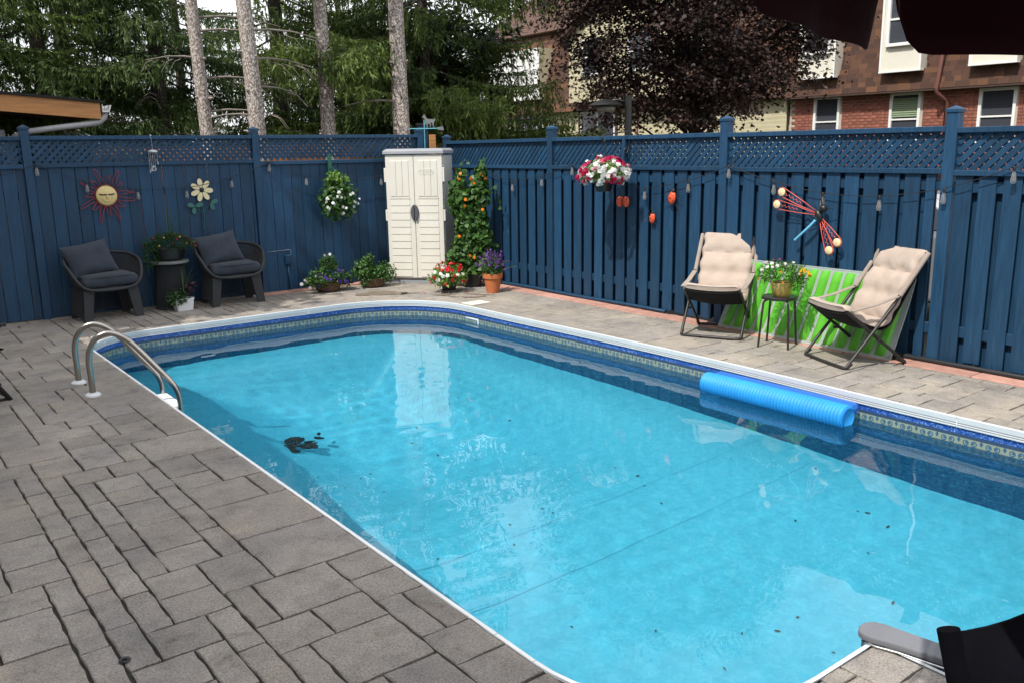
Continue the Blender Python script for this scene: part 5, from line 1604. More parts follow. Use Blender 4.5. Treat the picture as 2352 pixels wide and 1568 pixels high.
for s in (-1, 1):
    dx0, dx1 = (0.003, CW / 2 - 0.006) if s > 0 else (-CW / 2 + 0.006, -0.003)
    dw = dx1 - dx0; xm = (dx0 + dx1) / 2
    mb = MB(); mb.rbox((xm, -0.004, CH / 2 + 0.035), (dw, 0.03, CH - 0.09), 0.006); door = mb.build('door', m_resin, cab)
    # recessed field filled by vertical planks above and clapboards below
    fx0, fx1 = xm - dw * 0.36, xm + dw * 0.33
    pw_ = (fx1 - fx0) / 3
    for k in range(3):
        mb = MB(); mb.rbox((fx0 + pw_ * (k + .5), -0.021, 1.50), (pw_ - 0.006, 0.012, 0.50), 0.004); mb.build('vertical_panel', m_resin, door)
    zz_ = 0.10
    while zz_ < 1.2:
        mb = MB(); mb.box(((fx0 + fx1) / 2, -0.020, zz_ + 0.05), (fx1 - fx0, 0.010, 0.098), rotx(-0.055)); mb.build('clapboard', m_resin, door); zz_ += 0.102
    mb = MB(); mb.box(((fx0 + fx1) / 2, -0.022, 1.228), (fx1 - fx0 + 0.01, 0.012, 0.022)); mb.build('divider', m_resin, door)
    # half-moon handle
    mb = MB()
    pr = [(0.0, -0.115)] + [(s * 0.052 * math.cos(a), 0.115 * math.sin(a)) for a in [(-PI / 2 + PI * (k + 1) / 13) for k in range(12)]] + [(0.0, 0.115)]
    if s < 0: pr = pr[::-1]
    mb.prism([(x + s * 0.005, z) for x, z in pr], 0, 0.035, tr=lambda v: Vector((v.x, -0.02 - v.z, 1.02 + v.y)))
    hd = mb.build('handle', m_handle, door); bv = hd.modifiers.new('b', 'BEVEL'); bv.width = 0.01; bv.segments = 3
    for z in (0.22, 0.98, 1.55):
        mb = MB(); mb.rbox((s * (CW / 2 + 0.008), 0.012, z), (0.03, 0.05, 0.16 if z < 1.5 else 0.2), 0.006); mb.build('hinge', m_resin, cab)
# embossed maker's plate and lettering on the right door
mb = MB()
for (a, b_) in (((0.10, 1.625), (0.28, 1.625)), ((0.10, 1.565), (0.28, 1.565)), ((0.075, 1.595), (0.10, 1.625)), ((0.075, 1.595), (0.10, 1.565)), ((0.28, 1.625), (0.30, 1.595)), ((0.28, 1.565), (0.30, 1.595))):
    mb.tube([(a[0], -0.029, a[1]), (b_[0], -0.029, b_[1])], 0.0035, 5)
plate = mb.build('emblem_outline', m_resin, cab); plate['kind'] = 'stuff'
tcv = bpy.data.curves.new('lettering', 'FONT'); tcv.body = 'SUNCAST'; tcv.size = 0.042; tcv.extrude = 0.003; tcv.align_x = 'CENTER'
tob = bpy.data.objects.new('lettering', tcv); COL.objects.link(tob)
dg = bpy.context.evaluated_depsgraph_get(); tme = bpy.data.meshes.new_from_object(tob.evaluated_get(dg)); bpy.data.objects.remove(tob)
tme.materials.append(m_resin)
o = obj('lettering', tme, cab, (0.188, -0.0275, 1.58), (PI / 2, 0, 0))

# ------------------------------------------------------------------ beige sling chairs
m_dkfab = fabric('dark_underside', (0.016, 0.015, 0.016), rough=0.9, fine=0.2, sheen=0.0)
def make_sling():
    t = empty('sling_chair', (0, 0, 0), 0)
    W = 0.30
    for s in (-1, 1):
        x = s * W
        mb = MB(); mb.tube([(x, -0.30, 0.022), (x, 0.13, 0.535), (x, 0.43, 0.955)], 0.0145, 10); mb.build('back_leg_pole', m_frame, t, smooth=40)
        mb = MB(); mb.tube([(x * 0.93, 0.30, 0.022), (x * 0.93, -0.30, 0.485)], 0.0145, 10); mb.build('front_leg_pole', m_frame, t, smooth=40)
        mb = MB(); mb.tube([(x - 0.012 * s, 0.03, 0.235), (x + 0.012 * s, -0.02, 0.235)], 0.011, 8); mb.build('pivot', m_frame, t)
        mb = MB(); mb.tube([(x, 0.18, 0.605), (x, 0.435, 0.962)], 0.021, 10); mb.build('pole_sleeve', m_beiged, t, smooth=40)
        # arm strap
        mb = MB(); a = Vector((x, -0.275, 0.50)); b_ = Vector((x, 0.16, 0.60)); mid = a.lerp(b_, .5) - Vector((0, 0, 0.012))
        for p in (a, mid, b_): mb.v += [(p.x - 0.024, p.y, p.z), (p.x + 0.024, p.y, p.z), (p.x + 0.024, p.y, p.z + 0.008), (p.x - 0.024, p.y, p.z + 0.008)]
        for k in (0, 1):
            o_ = 4 * k; mb.f += [(o_ + i, o_ + (i + 1) % 4, o_ + 4 + (i + 1) % 4, o_ + 4 + i) for i in range(4)]
        mb.f += [(0, 3, 2, 1), (8, 9, 10, 11)]
        mb.build('arm_strap', m_beiged, t)
    for y, w_ in ((-0.30, W), (0.30, W * 0.93)):
        sgn = -1 if y < 0 else 1
        mb = MB(); mb.tube(catmull([(-w_, y - sgn * 0.05, 0.05), (-w_ + 0.004, y, 0.017), (-w_ + 0.07, y + sgn * 0.02, 0.015), (0, y + sgn * 0.025, 0.015), (w_ - 0.07, y + sgn * 0.02, 0.015), (w_ - 0.004, y, 0.017), (w_, y - sgn * 0.05, 0.05)], 6), 0.0155, 8)
        mb.build('floor_bar', m_frame, t, smooth=True)
    mb = MB(); mb.tube([(-W * .93, -0.30, 0.485), (W * .93, -0.30, 0.485)], 0.0135, 8); mb.build('seat_bar', m_frame, t, smooth=40)
    mb = MB(); mb.tube([(-W, 0.43, 0.955), (W, 0.43, 0.955)], 0.0135, 8); mb.build('top_bar', m_frame, t, smooth=40)
    # padded sling: profile (y,z) from the front lip to the top of the back
    prof = catmull([(0, -0.325, 0.505), (0, -0.29, 0.50), (0, -0.16, 0.405), (0, 0.0, 0.345), (0, 0.095, 0.36), (0, 0.16, 0.46), (0, 0.26, 0.65), (0, 0.36, 0.82), (0, 0.445, 0.975)], 8)
    n = len(prof); nu = 22
    # arc positions of the quilted cross seams
    s_ = [0.0]
    for i in range(1, n): s_.append(s_[-1] + (prof[i] - prof[i - 1]).length)
    tot = s_[-1]; seams = [0.23 * tot, 0.43 * tot, 0.62 * tot, 0.81 * tot]
    def thick(s, u):
        d = min(abs(s - q) for q in seams + [0.0, tot])
        k = min(1, d / 0.07); k = k ** 0.5
        e = min(1, (1 - abs(u)) / 0.14); e = e ** 0.5
        tuft = 0.0
        for q in seams:
            for tu in (-0.34, 0.34):
                tuft = max(tuft, math.exp(-(((s - q) / 0.055) ** 2 + ((u - tu) / 0.16) ** 2)))
        return (0.012 + 0.050 * (0.35 + 0.65 * k) * (1 - 0.75 * tuft)) * max(0.12, e)
    mb = MB()
    for side in (1, -1):
        for i in range(n):
            a = prof[max(i - 1, 0)]; b_ = prof[min(i + 1, n - 1)]; tg = (b_ - a).normalized(); nr = Vector((0, -tg.z, tg.y))
            if nr.z < 0 and nr.y > 0: nr = -nr
            for j in range(nu + 1):
                u = 2 * j / nu - 1
                sag = -0.02 * (1 - u * u)
                hgt = thick(s_[i], u) if side > 0 else -0.008 * max(.1, min(1, (1 - abs(u)) / .1))
                w_ = 0.272 + (0.01 * math.sin(s_[i] * 40))
                p = prof[i] + nr * (hgt + sag)
                mb.v.append((w_ * u, p.y, p.z))
    M_ = n * (nu + 1)
    for i in range(n - 1):
        for j in range(nu):
            a = i * (nu + 1) + j
            mb.f.append((a, a + 1, a + nu + 2, a + nu + 1)); mb.f.append((M_ + a, M_ + a + nu + 1, M_ + a + nu + 2, M_ + a + 1))
    for i in range(n - 1):
        for j in (0, nu):
            a = i * (nu + 1) + j; f = (a, a + nu + 1, M_ + a + nu + 1, M_ + a); mb.f.append(f if j == 0 else f[::-1])
    for j in range(nu):
        for i in (0, n - 1):
            a = i * (nu + 1) + j; f = (a, M_ + a, M_ + a + 1, a + 1); mb.f.append(f if i == 0 else f[::-1])
    mb.build('padded_sling', m_beigef, t, smooth=60)
    mb = MB()
    for i in range(n):
        a = prof[max(i - 1, 0)]; b_ = prof[min(i + 1, n - 1)]; tg = (b_ - a).normalized(); nr = Vector((0, -tg.z, tg.y))
        if nr.z < 0 and nr.y > 0: nr = -nr
        for j in range(9):
            u = 2 * j / 8 - 1; p = prof[i] + nr * (-0.024 - 0.03 * (1 - u * u)); mb.v.append((0.285 * u, p.y, p.z))
    mb.f = [(i * 9 + j, i * 9 + j + 9, i * 9 + j + 10, i * 9 + j + 1) for i in range(n - 1) for j in range(8)]
    bk = mb.build('sling_underside', m_dkfab, t, smooth=True); so = bk.modifiers.new('s', 'SOLIDIFY'); so.thickness = 0.004  # dark sheet added below the sling so its underside looks dark
    return t
sl1 = make_sling(); sl2 = copy_tree(sl1)
GS = 'beige sling chairs by the side fence'
# local front (-y) -> heading; rotation places -y towards the given direction
def face(dx, dy): return math.atan2(dx, -dy)
for o, loc, rz, lab in ((sl1, (7.055, 5.70, 0), face(-0.90, -0.43), 'beige padded sling chair facing outward beside the green air mattress, away from the hose'), (sl2, (7.03, 4.14, 0), face(-0.90, 0.38), 'beige padded sling chair turned towards the small black table, near the hose')):
    o.location = loc; o.rotation_euler = (0, 0, rz); tag(o, lab, 'chair', GS)
# small black table
st = empty('round_stool_table', (6.99, 4.93, 0), 0.35, 'small round black metal table between the sling chairs', 'side table')
mb = MB(); mb.lathe([(0.155, 0.452), (0.165, 0.456), (0.165, 0.476), (0.158, 0.482), (0, 0.482)], 32); mb.build('table_top', m_frame, st, smooth=30)
for k in range(4):
    a = PI / 4 + k * PI / 2; c, s = math.cos(a), math.sin(a)
    mb = MB(); mb.tube(catmull([(0.13 * c, 0.13 * s, 0.448), (0.16 * c, 0.16 * s, 0.43), (0.17 * c, 0.17 * s, 0.36), (0.20 * c, 0.20 * s, 0.0)], 5), 0.0105, 8); mb.build('leg', m_frame, st, smooth=40)

# ------------------------------------------------------------------ green air mattress leaning on the fence
am = empty('air_mattress', (7.30, 4.9, 0), 0, 'green and clear striped inflatable mattress leaning against the side fence', 'air mattress')
def am_mat(name, col, alpha, bump):
    m, nt, out = nodes_of(name); L = nt.links
    b = N(nt, 'ShaderNodeBsdfPrincipled'); setin(b, Roughness=0.22); b.inputs['Base Color'].default_value = (*col, 1)
    b.inputs['Specular IOR Level'].default_value = 0.5; b.inputs['Coat Weight'].default_value = 0.3
    tr = N(nt, 'ShaderNodeBsdfTranslucent'); tr.inputs[0].default_value = (*col, 1)
    mx = N(nt, 'ShaderNodeMixShader'); mx.inputs[0].default_value = 0.3
    L.new(b.outputs[0], mx.inputs[1]); L.new(tr.outputs[0], mx.inputs[2])
    tp = N(nt, 'ShaderNodeBsdfTransparent'); tp.inputs[0].default_value = (*col, 1)
    m2 = N(nt, 'ShaderNodeMixShader'); m2.inputs[0].default_value = alpha
    L.new(tp.outputs[0], m2.inputs[1]); L.new(mx.outputs[0], m2.inputs[2])
    tc = N(nt, 'ShaderNodeTexCoord'); nz = N(nt, 'ShaderNodeTexNoise'); setin(nz, Scale=9.0, Detail=2.0); L.new(tc.outputs['Object'], nz.inputs['Vector'])
    bp = N(nt, 'ShaderNodeBump'); setin(bp, Strength=bump, Distance=0.015); L.new(nz.outputs['Fac'], bp.inputs['Height']); L.new(bp.outputs[0], b.inputs['Normal'])
    L.new(m2.outputs[0], out.inputs[0]); return m
m_amg = am_mat('green_vinyl', (0.17, 0.64, 0.06), 0.93, 0.5); m_amc = am_mat('clear_vinyl', (0.86, 0.92, 0.90), 0.42, 0.15)
def am_pt(u, v):
    """u 0..1 along the length (towards the hose), v 0..1 from ground to top"""
    yb, yt = 5.90 - 2.0 * u, 5.70 - 1.88 * u
    xb, xt = 7.30 - 0.10 * u, 7.405 - 0.02 * u
    zt = 0.72
    y = yb + (yt - yb) * v; x = xb + (xt - xb) * v + 0.02 * math.sin(v * PI)
    return Vector((x, y, 0.008 + zt * v))
def am_strip(u0, u1, v0, v1, bulge, name, mat, nu=7, nv=14):
    mb = MB()
    for side in (-1, 1):
        for j in range(nv + 1):
            for i in range(nu + 1):
                a = i / nu; v = v0 + (v1 - v0) * j / nv
                p = am_pt(u0 + (u1 - u0) * a, v)
                e = max(0, 1 - (2 * a - 1) ** 2) ** 0.5 * min(1, min(j, nv - j) / 1.6) ** 0.5
                p.x += side * bulge * e
                mb.v.append((p.x - 7.30, p.y - 4.9, p.z))
    k = (nu + 1) * (nv + 1)
    for j in range(nv):
        for i in range(nu):
            a = j * (nu + 1) + i
            mb.f.append((a, a + nu + 1, a + nu + 2, a + 1)); mb.f.append((k + a, k + a + 1, k + a + nu + 2, k + a + nu + 1))
    return mb.build(name, mat, am, smooth=True)
nst = 14
for k in range(nst):
    u0 = 0.02 + 0.96 * k / nst; w_ = 0.96 / nst
    am_strip(u0 + w_ * 0.08, u0 + w_ * 0.86, 0.03, 0.97, 0.034, 'air_chamber', m_amg)
am_strip(0, 1, 0.0, 1.0, 0.0025, 'clear_sheet', m_amc, 30, 10)
mb = MB(); lo = [am_pt(u, v) - Vector((7.30, 4.9, 0)) for u, v in [(k / 12, 0.0) for k in range(13)] + [(1, k / 6) for k in range(1, 7)] + [(1 - k / 12, 1) for k in range(1, 13)] + [(0, 1 - k / 6) for k in range(1, 6)]]
mb.tube(lo, 0.006, 6, closed=True); mb.build('edge_tube', m_amc, am, smooth=True)

# ------------------------------------------------------------------ pool ladder
ld = empty('pool_ladder', (1.44, 7.69, 0), 0, 'stainless steel pool ladder with white collars and white step', 'ladder')
m_steel = M('brushed_steel', (0.40, 0.375, 0.345), rough=0.24, var=0.12, scale=3, metal=1.0)
for y0, y1 in ((0.255, 0.01), (-0.25, -0.465)):
    pts = [(0, 0, 0.0), (0, 0, 0.16), (0, 0, 0.30), (0.025, 0, 0.40), (0.08, 0, 0.475), (0.16, 0, 0.50), (0.25, 0, 0.462), (0.33, 0, 0.38), (0.46, 0, 0.20), (0.555, 0, 0.065), (0.60, 0, -0.03), (0.612, 0, -0.16), (0.612, 0, -0.6), (0.612, 0, -1.05)]
    pts = [(x, y0 + (y1 - y0) * min(1, x / 0.612), z) for x, _, z in pts]
    mb = MB(); mb.tube(catmull(pts, 6), 0.024, 14); mb.build('rail', m_steel, ld, smooth=40).cycles.is_caustics_receiver = True
    mb = MB(); mb.lathe([(0.062, 0.0), (0.060, 0.012), (0.045, 0.024), (0.028, 0.028)], 28, (0, y0, 0.002), capt=True); mb.build('collar', m_white_pvc, ld, smooth=40)
for z in (-0.165, -0.45, -0.75):
    mb = MB(); mb.rbox((0.575, -0.228, z), (0.13, 0.475, 0.04), 0.01); mb.build('step', m_white_pvc, ld).cycles.is_caustics_receiver = True

# skimmer plate in the far right pool corner
sk = empty('skimmer_mouth', (6.03, 8.75, -0.17), 0, 'white skimmer mouth set in the pool wall below the corner', 'skimmer')
mb = MB()
for (c, d) in (((0, 0, 0.028), (0.02, 0.46, 0.022)), ((0, 0, -0.05), (0.02, 0.46, 0.03)), ((0, 0.22, -0.01), (0.02, 0.03, 0.06)), ((0, -0.22, -0.01), (0.02, 0.03, 0.06))): mb.rbox(c, d, 0.004)
mb.build('faceplate', m_white_pvc, sk)
mb = MB(); mb.box((0.012, 0, -0.01), (0.01, 0.42, 0.06)); mb.build('weir_flap', m_white_track, sk)
mb = MB(); mb.rbox((0, 0, 0), (0.30, 0.22, 0.012), 0.004)
tag(mb.build('deck_cover', m_cream, loc=(6.22, 8.84, 0.006), rot=(0, 0, 0.05)), 'cream rectangular cover plate lying in the deck beside the pool corner', 'cover plate')
# ------------------------------------------------------------------ blue foam float
fl = empty('foam_float', (5.86, 4.12, -0.125), 0, 'blue ribbed foam float bobbing against the pool wall', 'pool float')
m_fl = M('float_blue', (0.02, 0.29, 0.70), rough=0.55, var=0.12, scale=5); m_fld = M('float_dark_blue', (0.015, 0.13, 0.50), rough=0.45, var=0.05)
mb = MB(); n = 46; pts = []; rad = []
Lf = 1.36
for k in range(n * 4 + 1):
    t = k / (n * 4); pts.append((-0.055 + 0.0 * t, Lf / 2 - Lf * t, 0)); rad.append(0.092 + 0.0045 * math.cos(2 * PI * k / 4))
rad[0] = rad[-1] = 0.08
mb.tube(pts, rad, 24); mb.build('ribbed_roll', m_fl, fl, smooth=50).cycles.is_caustics_receiver = True
mb = MB(); mb.rbox((0.045, 0.0, 0.035), (0.17, Lf - 0.02, 0.10), 0.04); mb.build('back_pad', m_fld, fl)
mb = MB(); mb.lathe([(0.0, -0.002), (0.068, 0.0), (0.075, 0.006)], 24, (0, 0, 0), capb=False); mb.build('end_cap', m_fl, fl, smooth=True, loc=(-0.055, -Lf / 2 - 0.002, 0), rot=(PI / 2, 0, 0))
# ------------------------------------------------------------------ garden parasol overhead, right of the camera
um = empty('parasol', (2.10, -0.056, 0), 0, 'dark maroon parasol with scalloped valance overhanging the near pool corner', 'parasol')
m_maroon = fabric('maroon_canvas', (0.028, 0.0035, 0.010), scale=300, rough=0.9, fine=0.2, sheen=0.0)
RU, ZR, ZT = 1.32, 2.34, 3.02
A0 = math.atan2(1.316, 0.103)        # one corner points at the gap seen in the picture
cor = [(RU * math.cos(A0 + k * PI / 4), RU * math.sin(A0 + k * PI / 4)) for k in range(8)]
mb = MB(); nn = 6
for k in range(8):
    a, b_ = cor[k], cor[(k + 1) % 8]
    base = len(mb.v)
    for i in range(nn + 1):
        for j in range(nn + 1):
            t = i / nn; u = j / nn
            x = (a[0] + (b_[0] - a[0]) * u) * t; y = (a[1] + (b_[1] - a[1]) * u) * t
            z = ZT + (ZR - ZT) * t ** 1.1 - 0.05 * math.sin(u * PI) * math.sin(t * PI * .9)
            mb.v.append((x, y, z))
    for i in range(nn):
        for j in range(nn):
            q = base + i * (nn + 1) + j; mb.f.append((q, q + nn + 1, q + nn + 2, q + 1))
can = mb.build('canopy', m_maroon, um, smooth=40)
so = can.modifiers.new('s', 'SOLIDIFY'); so.thickness = 0.004
for k in range(8):
    a, b_ = Vector(cor[k]), Vector(cor[(k + 1) % 8]); L_ = (b_ - a).length; mb = MB(); nj = 28
    for j in range(nj + 1):
        u = j / nj; e = min(u, 1 - u) * L_
        drop = 0.24 * (1 - max(0, 1 - e / 0.14) ** 2.6)
        p = a.lerp(b_, 0.012 + 0.976 * u); out = Vector((p.x, p.y)).normalized()
        for i in range(6):
            v = i / 5; w = 0.012 * math.sin(u * 14 + v) * v
            mb.v.append((p.x + out.x * (0.004 + w + 0.02 * v), p.y + out.y * (0.004 + w + 0.02 * v), ZR + 0.004 - drop * v))
    for j in range(nj):
        for i in range(5):
            q = j * 6 + i; mb.f.append((q, q + 6, q + 7, q + 1))
    o = mb.build('valance', m_maroon, um, smooth=True); so = o.modifiers.new('s', 'SOLIDIFY'); so.thickness = 0.004
for k in range(8):
    mb = MB(); mb.tube([(0, 0, ZT - 0.03), (cor[k][0] * .99, cor[k][1] * .99, ZR - 0.012)], 0.009, 6); mb.build('rib', m_frame, um, smooth=True)
mb = MB(); mb.tube([(0, 0, 0), (0, 0, ZT + 0.08)], 0.02, 12); mb.build('pole', m_frame, um, smooth=40)
mb = MB(); mb.lathe([(0.25, 0), (0.25, 0.04), (0.06, 0.09), (0.03, 0.3)], 28, (0, 0, 0.004)); mb.build('base', m_frame, um, smooth=30)
mb = MB(); mb.lathe([(0.035, 0.0), (0.03, 0.06), (0.0, 0.09)], 16, (0, 0, ZT + 0.01)); mb.build('finial', m_frame, um, smooth=True)
# ------------------------------------------------------------------ black canvas chair at the near corner
def canvas_chair(name, loc, rz, label, group):
    t = empty(name, loc, rz, label, 'chair', group)
    m_cv = m_canvas; W = 0.28
    for s in (-1, 1):
        x = s * W
        mb = MB(); mb.tube([(x, -0.24, 0.0), (x, 0.0, 0.40), (x, 0.16, 0.80), (x, 0.20, 0.93)], 0.019, 8); mb.build('back_pole', m_frame, t, smooth=True)
        mb = MB(); mb.tube([(x, 0.28, 0.0), (x, -0.02, 0.34), (x, -0.24, 0.60)], 0.013, 8); mb.build('front_pole', m_frame, t, smooth=True)
        mb = MB(); mb.tube([(x, -0.28, 0.605), (x, 0.05, 0.615), (x, 0.12, 0.62)], 0.024, 10, flat=0.6); mb.build('armrest', m_frame, t, smooth=True)
        mb = MB(); mb.tube([(x, -0.24, 0.012), (x, 0.28, 0.012)], 0.012, 8); mb.build('floor_bar', m_frame, t, smooth=True)
    for nm, pr in (('seat', [(-0.24, 0.42), (-0.1, 0.395), (0.0, 0.39), (0.1, 0.40)]), ('backrest', [(0.03, 0.47), (0.08, 0.60), (0.15, 0.78), (0.205, 0.93)])):
        mb = MB()
        for (y, z) in pr:
            for j in range(9):
                u = j / 8 * 2 - 1; sg = -0.03 * (1 - u * u)
                mb.v.append((W * u, y + (0.3 * sg if nm == 'backrest' else 0), z + (sg if nm == 'seat' or z > 0.9 else 0)))
        for i in range(3):
            for j in range(8): q = i * 9 + j; mb.f.append((q, q + 1, q + 10, q + 9))
        o = mb.build(nm, m_cv, t, smooth=True); so = o.modifiers.new('s', 'SOLIDIFY'); so.thickness = 0.012
    for s in (-1, 1):     # sewn sleeves round the poles
        mb = MB(); mb.tube([(s * W, 0.045, 0.50), (s * W, 0.16, 0.80), (s * W, 0.205, 0.94)], 0.022, 12); mb.build('sleeve', m_cv, t, smooth=40)
    return t
m_canvas = fabric('black_canvas', (0.0045, 0.0045, 0.007), scale=500, rough=0.95, fine=0.3, sheen=0.0, spec=0.04)
GC = 'black canvas chairs'
canvas_chair('canvas_chair', (1.875, 0.475, 0), -0.144, 'black canvas chair standing by the grey step rim', GC)
canvas_chair('canvas_chair', (0.66, 8.04, 0), R(90), 'black chair on the shaded deck whose leg stands near the pool ladder', GC)
# ------------------------------------------------------------------ potted plants
pq = np.random.default_rng(77)
m_leaf_m = leaf_mat('leaf_mid', [(0.02, 0.06, 0.012), (0.045, 0.12, 0.02), (0.09, 0.19, 0.035)], rough=0.45)
m_leaf_l = leaf_mat('leaf_lime', [(0.06, 0.14, 0.02), (0.13, 0.25, 0.04), (0.22, 0.36, 0.07)], rough=0.45)
m_leaf_d = leaf_mat('leaf_dark', [(0.012, 0.04, 0.012), (0.03, 0.085, 0.02), (0.06, 0.13, 0.03)], rough=0.5)
m_leaf_p = leaf_mat('leaf_purple', [(0.03, 0.012, 0.03), (0.06, 0.025, 0.05)], rough=0.5)
def petal(name, c, k=0.75): return leaf_mat(name, [sc(c, k), c, sc(c, 1.1)], rough=0.5, transl=0.3, spec=0.3)
m_red = petal('petal_red', (0.62, 0.012, 0.03)); m_wht = petal('petal_white', (0.80, 0.80, 0.78), .85); m_pink = petal('petal_crimson', (0.55, 0.015, 0.10))
m_org = petal('petal_orange', (0.85, 0.24, 0.01)); m_yel = petal('petal_yellow', (0.85, 0.52, 0.02)); m_pur = petal('petal_purple', (0.10, 0.03, 0.30)); m_lil = petal('petal_lilac', (0.22, 0.08, 0.42))
m_mag = petal('petal_magenta', (0.55, 0.03, 0.28))
m_stemg = M('stem_green', (0.06, 0.13, 0.03), rough=0.6); m_bamboo = M('bamboo_stake', (0.42, 0.26, 0.12), rough=0.6, var=0.2)
m_pot_black = M('black_plastic', (0.012, 0.012, 0.013), rough=0.35); m_terra = M('terracotta', (0.50, 0.155, 0.055), rough=0.75, var=0.10, scale=5, bump=0.001, bscale=150, fine=0.08)
m_potsoil = M('pot_soil', (0.025, 0.018, 0.012), rough=0.95, bump=0.01, bscale=60)
m_coco = M('coco_fibre', (0.10, 0.055, 0.028), rough=0.95, var=0.4, scale=25, bump=0.012, bscale=90)
m_ypot = M('glazed_yellow', (0.55, 0.40, 0.10), rough=0.3, var=0.2, scale=7, coat=0.3)
HEART = np.array([(0, 0, 0), (0.30, -0.06, -.03), (0.46, 0.22, -.05), (0.32, 0.62, -.04), (0, 1.0, -.12), (-0.32, 0.62, -.04), (-0.46, 0.22, -.05), (-0.30, -0.06, -.03)])
def shell_pts(n, c, r, lo=-0.3, inner=0.55, q=pq):
    u = q.normal(size=(n * 3, 3)); u /= np.linalg.norm(u, axis=1, keepdims=True); u = u[u[:, 2] > lo][:n]
    k = inner + (1 - inner) * q.uniform(0, 1, len(u)) ** 0.5
    lump = 1 + 0.12 * np.sin(u[:, 0] * 6 + c[0] * 9) * np.sin(u[:, 1] * 5 + u[:, 2] * 4 + c[1] * 7)
    return np.array(c) + u * (k * lump)[:, None] * np.array(r), u
def foliage(parent, name, P, nrm, size, tmpl, mat, q=pq, jit=0.6, rnd=None):
    nn = nrm + q.normal(0, jit, nrm.shape) + np.array([0, 0, 0.35])
    V, F = leaves(P, nn, size * q.uniform(0.65, 1.3, len(P)), tmpl, q)
    o = np_mesh(name, V, F, mat, parent, q.uniform(0, 1, len(P)) if rnd is None else rnd); o['kind'] = 'stuff'
    return o
def blossoms(parent, name, P, nrm, size, mat, q=pq):
    """each blossom two crossed five-lobed discs, slightly cupped"""
    nn = nrm + q.normal(0, 0.3, nrm.shape)
    V1, F1 = leaves(P, nn, size * q.uniform(0.75, 1.2, len(P)), PETAL5, q)
    V2, F2 = leaves(P + nn / np.linalg.norm(nn, axis=1, keepdims=True) * size * 0.12, nn + q.normal(0, .45, nn.shape), size * q.uniform(0.6, 0.95, len(P)), PETAL5, q)
    V = np.vstack([V1, V2]); F = np.vstack([F1, F2 + len(V1)])
    o = np_mesh(name, V, F, mat, parent, q.uniform(0, 1, len(F))); o['kind'] = 'stuff'
    return o
def tufts(parent, name, P, D, ln, wd, mat, q=pq):
    V, F = needles(P, D / np.linalg.norm(D, axis=1, keepdims=True), ln * q.uniform(0.6, 1.2, len(P)), wd * q.uniform(0.7, 1.2, len(P)), q)
    o = np_mesh(name, V, F, mat, parent, q.uniform(0, 1, len(P))); o['kind'] = 'stuff'
    return o
def pot(parent, prof, mat, zsoil, rsoil, name='pot', sx=1, sy=1, n=32):
    mb = MB(); mb.lathe(prof, n, (0, 0, 0), sx, sy); p = mb.build(name, mat, parent, smooth=35)
    mb = MB(); mb.lathe([(rsoil, zsoil), (0, zsoil + 0.01)], 24, (0, 0, 0), sx, sy, capb=False); mb.build('soil', m_potsoil, p)
    return p
def blade(pts, w):
    """grass blade strip"""
    mb = MB(); pts = [Vector(p) for p in pts]; n = len(pts)
    d = (pts[-1] - pts[0]); s = Vector((-d.y, d.x, 0)); s = s.normalized() if s.length > 1e-4 else Vector((1, 0, 0))
    for i, p in enumerate(pts):
        k = w * (1 - (i / (n - 1)) ** 1.5) + 0.0008
        mb.v += [p - s * k, p + s * k + Vector((0, 0, 0.001))]
    mb.f = [(2 * i, 2 * i + 2, 2 * i + 3, 2 * i + 1) for i in range(n - 1)]
    return mb
def grass_spikes(parent, specs, mat, name='grass_blade'):
    for (bx, by, bz, az, ln, bend, w) in specs:
        c, s = math.cos(az), math.sin(az); pts = []
        for k in range(9):
            t = k / 8; pts.append((bx + c * ln * bend * t * t, by + s * ln * bend * t * t, bz + ln * (t - 0.35 * bend * t ** 3)))
        blade(pts, w).build(name, mat, parent)
gmat = leaf_mat('grass_blade', [(0.05, 0.12, 0.03), (0.09, 0.17, 0.05)], transl=0.3)

# bowl of moss roses on the drum table
bw = empty('flower_bowl', (3.235, 11.21, 0.598), 0, 'black bowl of moss roses with long grass blades on the drum table', 'potted plant')
pot(bw, [(0.13, 0), (0.17, 0.02), (0.20, 0.14), (0.205, 0.15), (0.19, 0.15)], m_pot_black, 0.135, 0.19, sx=1.0, sy=0.72)
P, u = shell_pts(1500, (0, -0.02, 0.18), (0.29, 0.20, 0.15), -0.25, 0.4); tufts(bw, 'foliage', P, u + pq.normal(0, .5, u.shape), 0.045, 0.012, m_leaf_d)
P, u = shell_pts(350, (-0.22, -0.04, 0.06), (0.11, 0.10, 0.15), -0.9, 0.3); tufts(bw, 'trailing_foliage', P, u + pq.normal(0, .5, u.shape) + np.array([0, 0, -.4]), 0.05, 0.012, m_leaf_d)
P, u = shell_pts(16, (0, -0.03, 0.18), (0.30, 0.21, 0.16), -0.1, 0.95); P = P[P[:, 1] < 0.12]; blossoms(bw, 'red_blossoms', P, u[:len(P)] + np.array([0, -.5, 0]), 0.030, m_red)
P, u = shell_pts(9, (0, -0.03, 0.18), (0.30, 0.21, 0.16), -0.1, 0.95); blossoms(bw, 'yellow_blossoms', P, u + np.array([0, -.5, 0]), 0.026, m_yel)
grass_spikes(bw, [(0.0, 0, .25, 2.6, .42, .55, .004), (0.01, 0, .25, 1.5, .46, .1, .006), (0.05, 0, .25, .5, .48, .45, .007), (0.06, 0, .25, .3, .40, .75, .004), (0.02, .02, .25, 2.9, .5, .4, .005), (0.07, 0, .25, -.1, .34, .9, .004), (0.03, 0, .25, .9, .44, .25, .006), (-.02, 0, .25, 3.1, .30, .8, .003)], gmat)
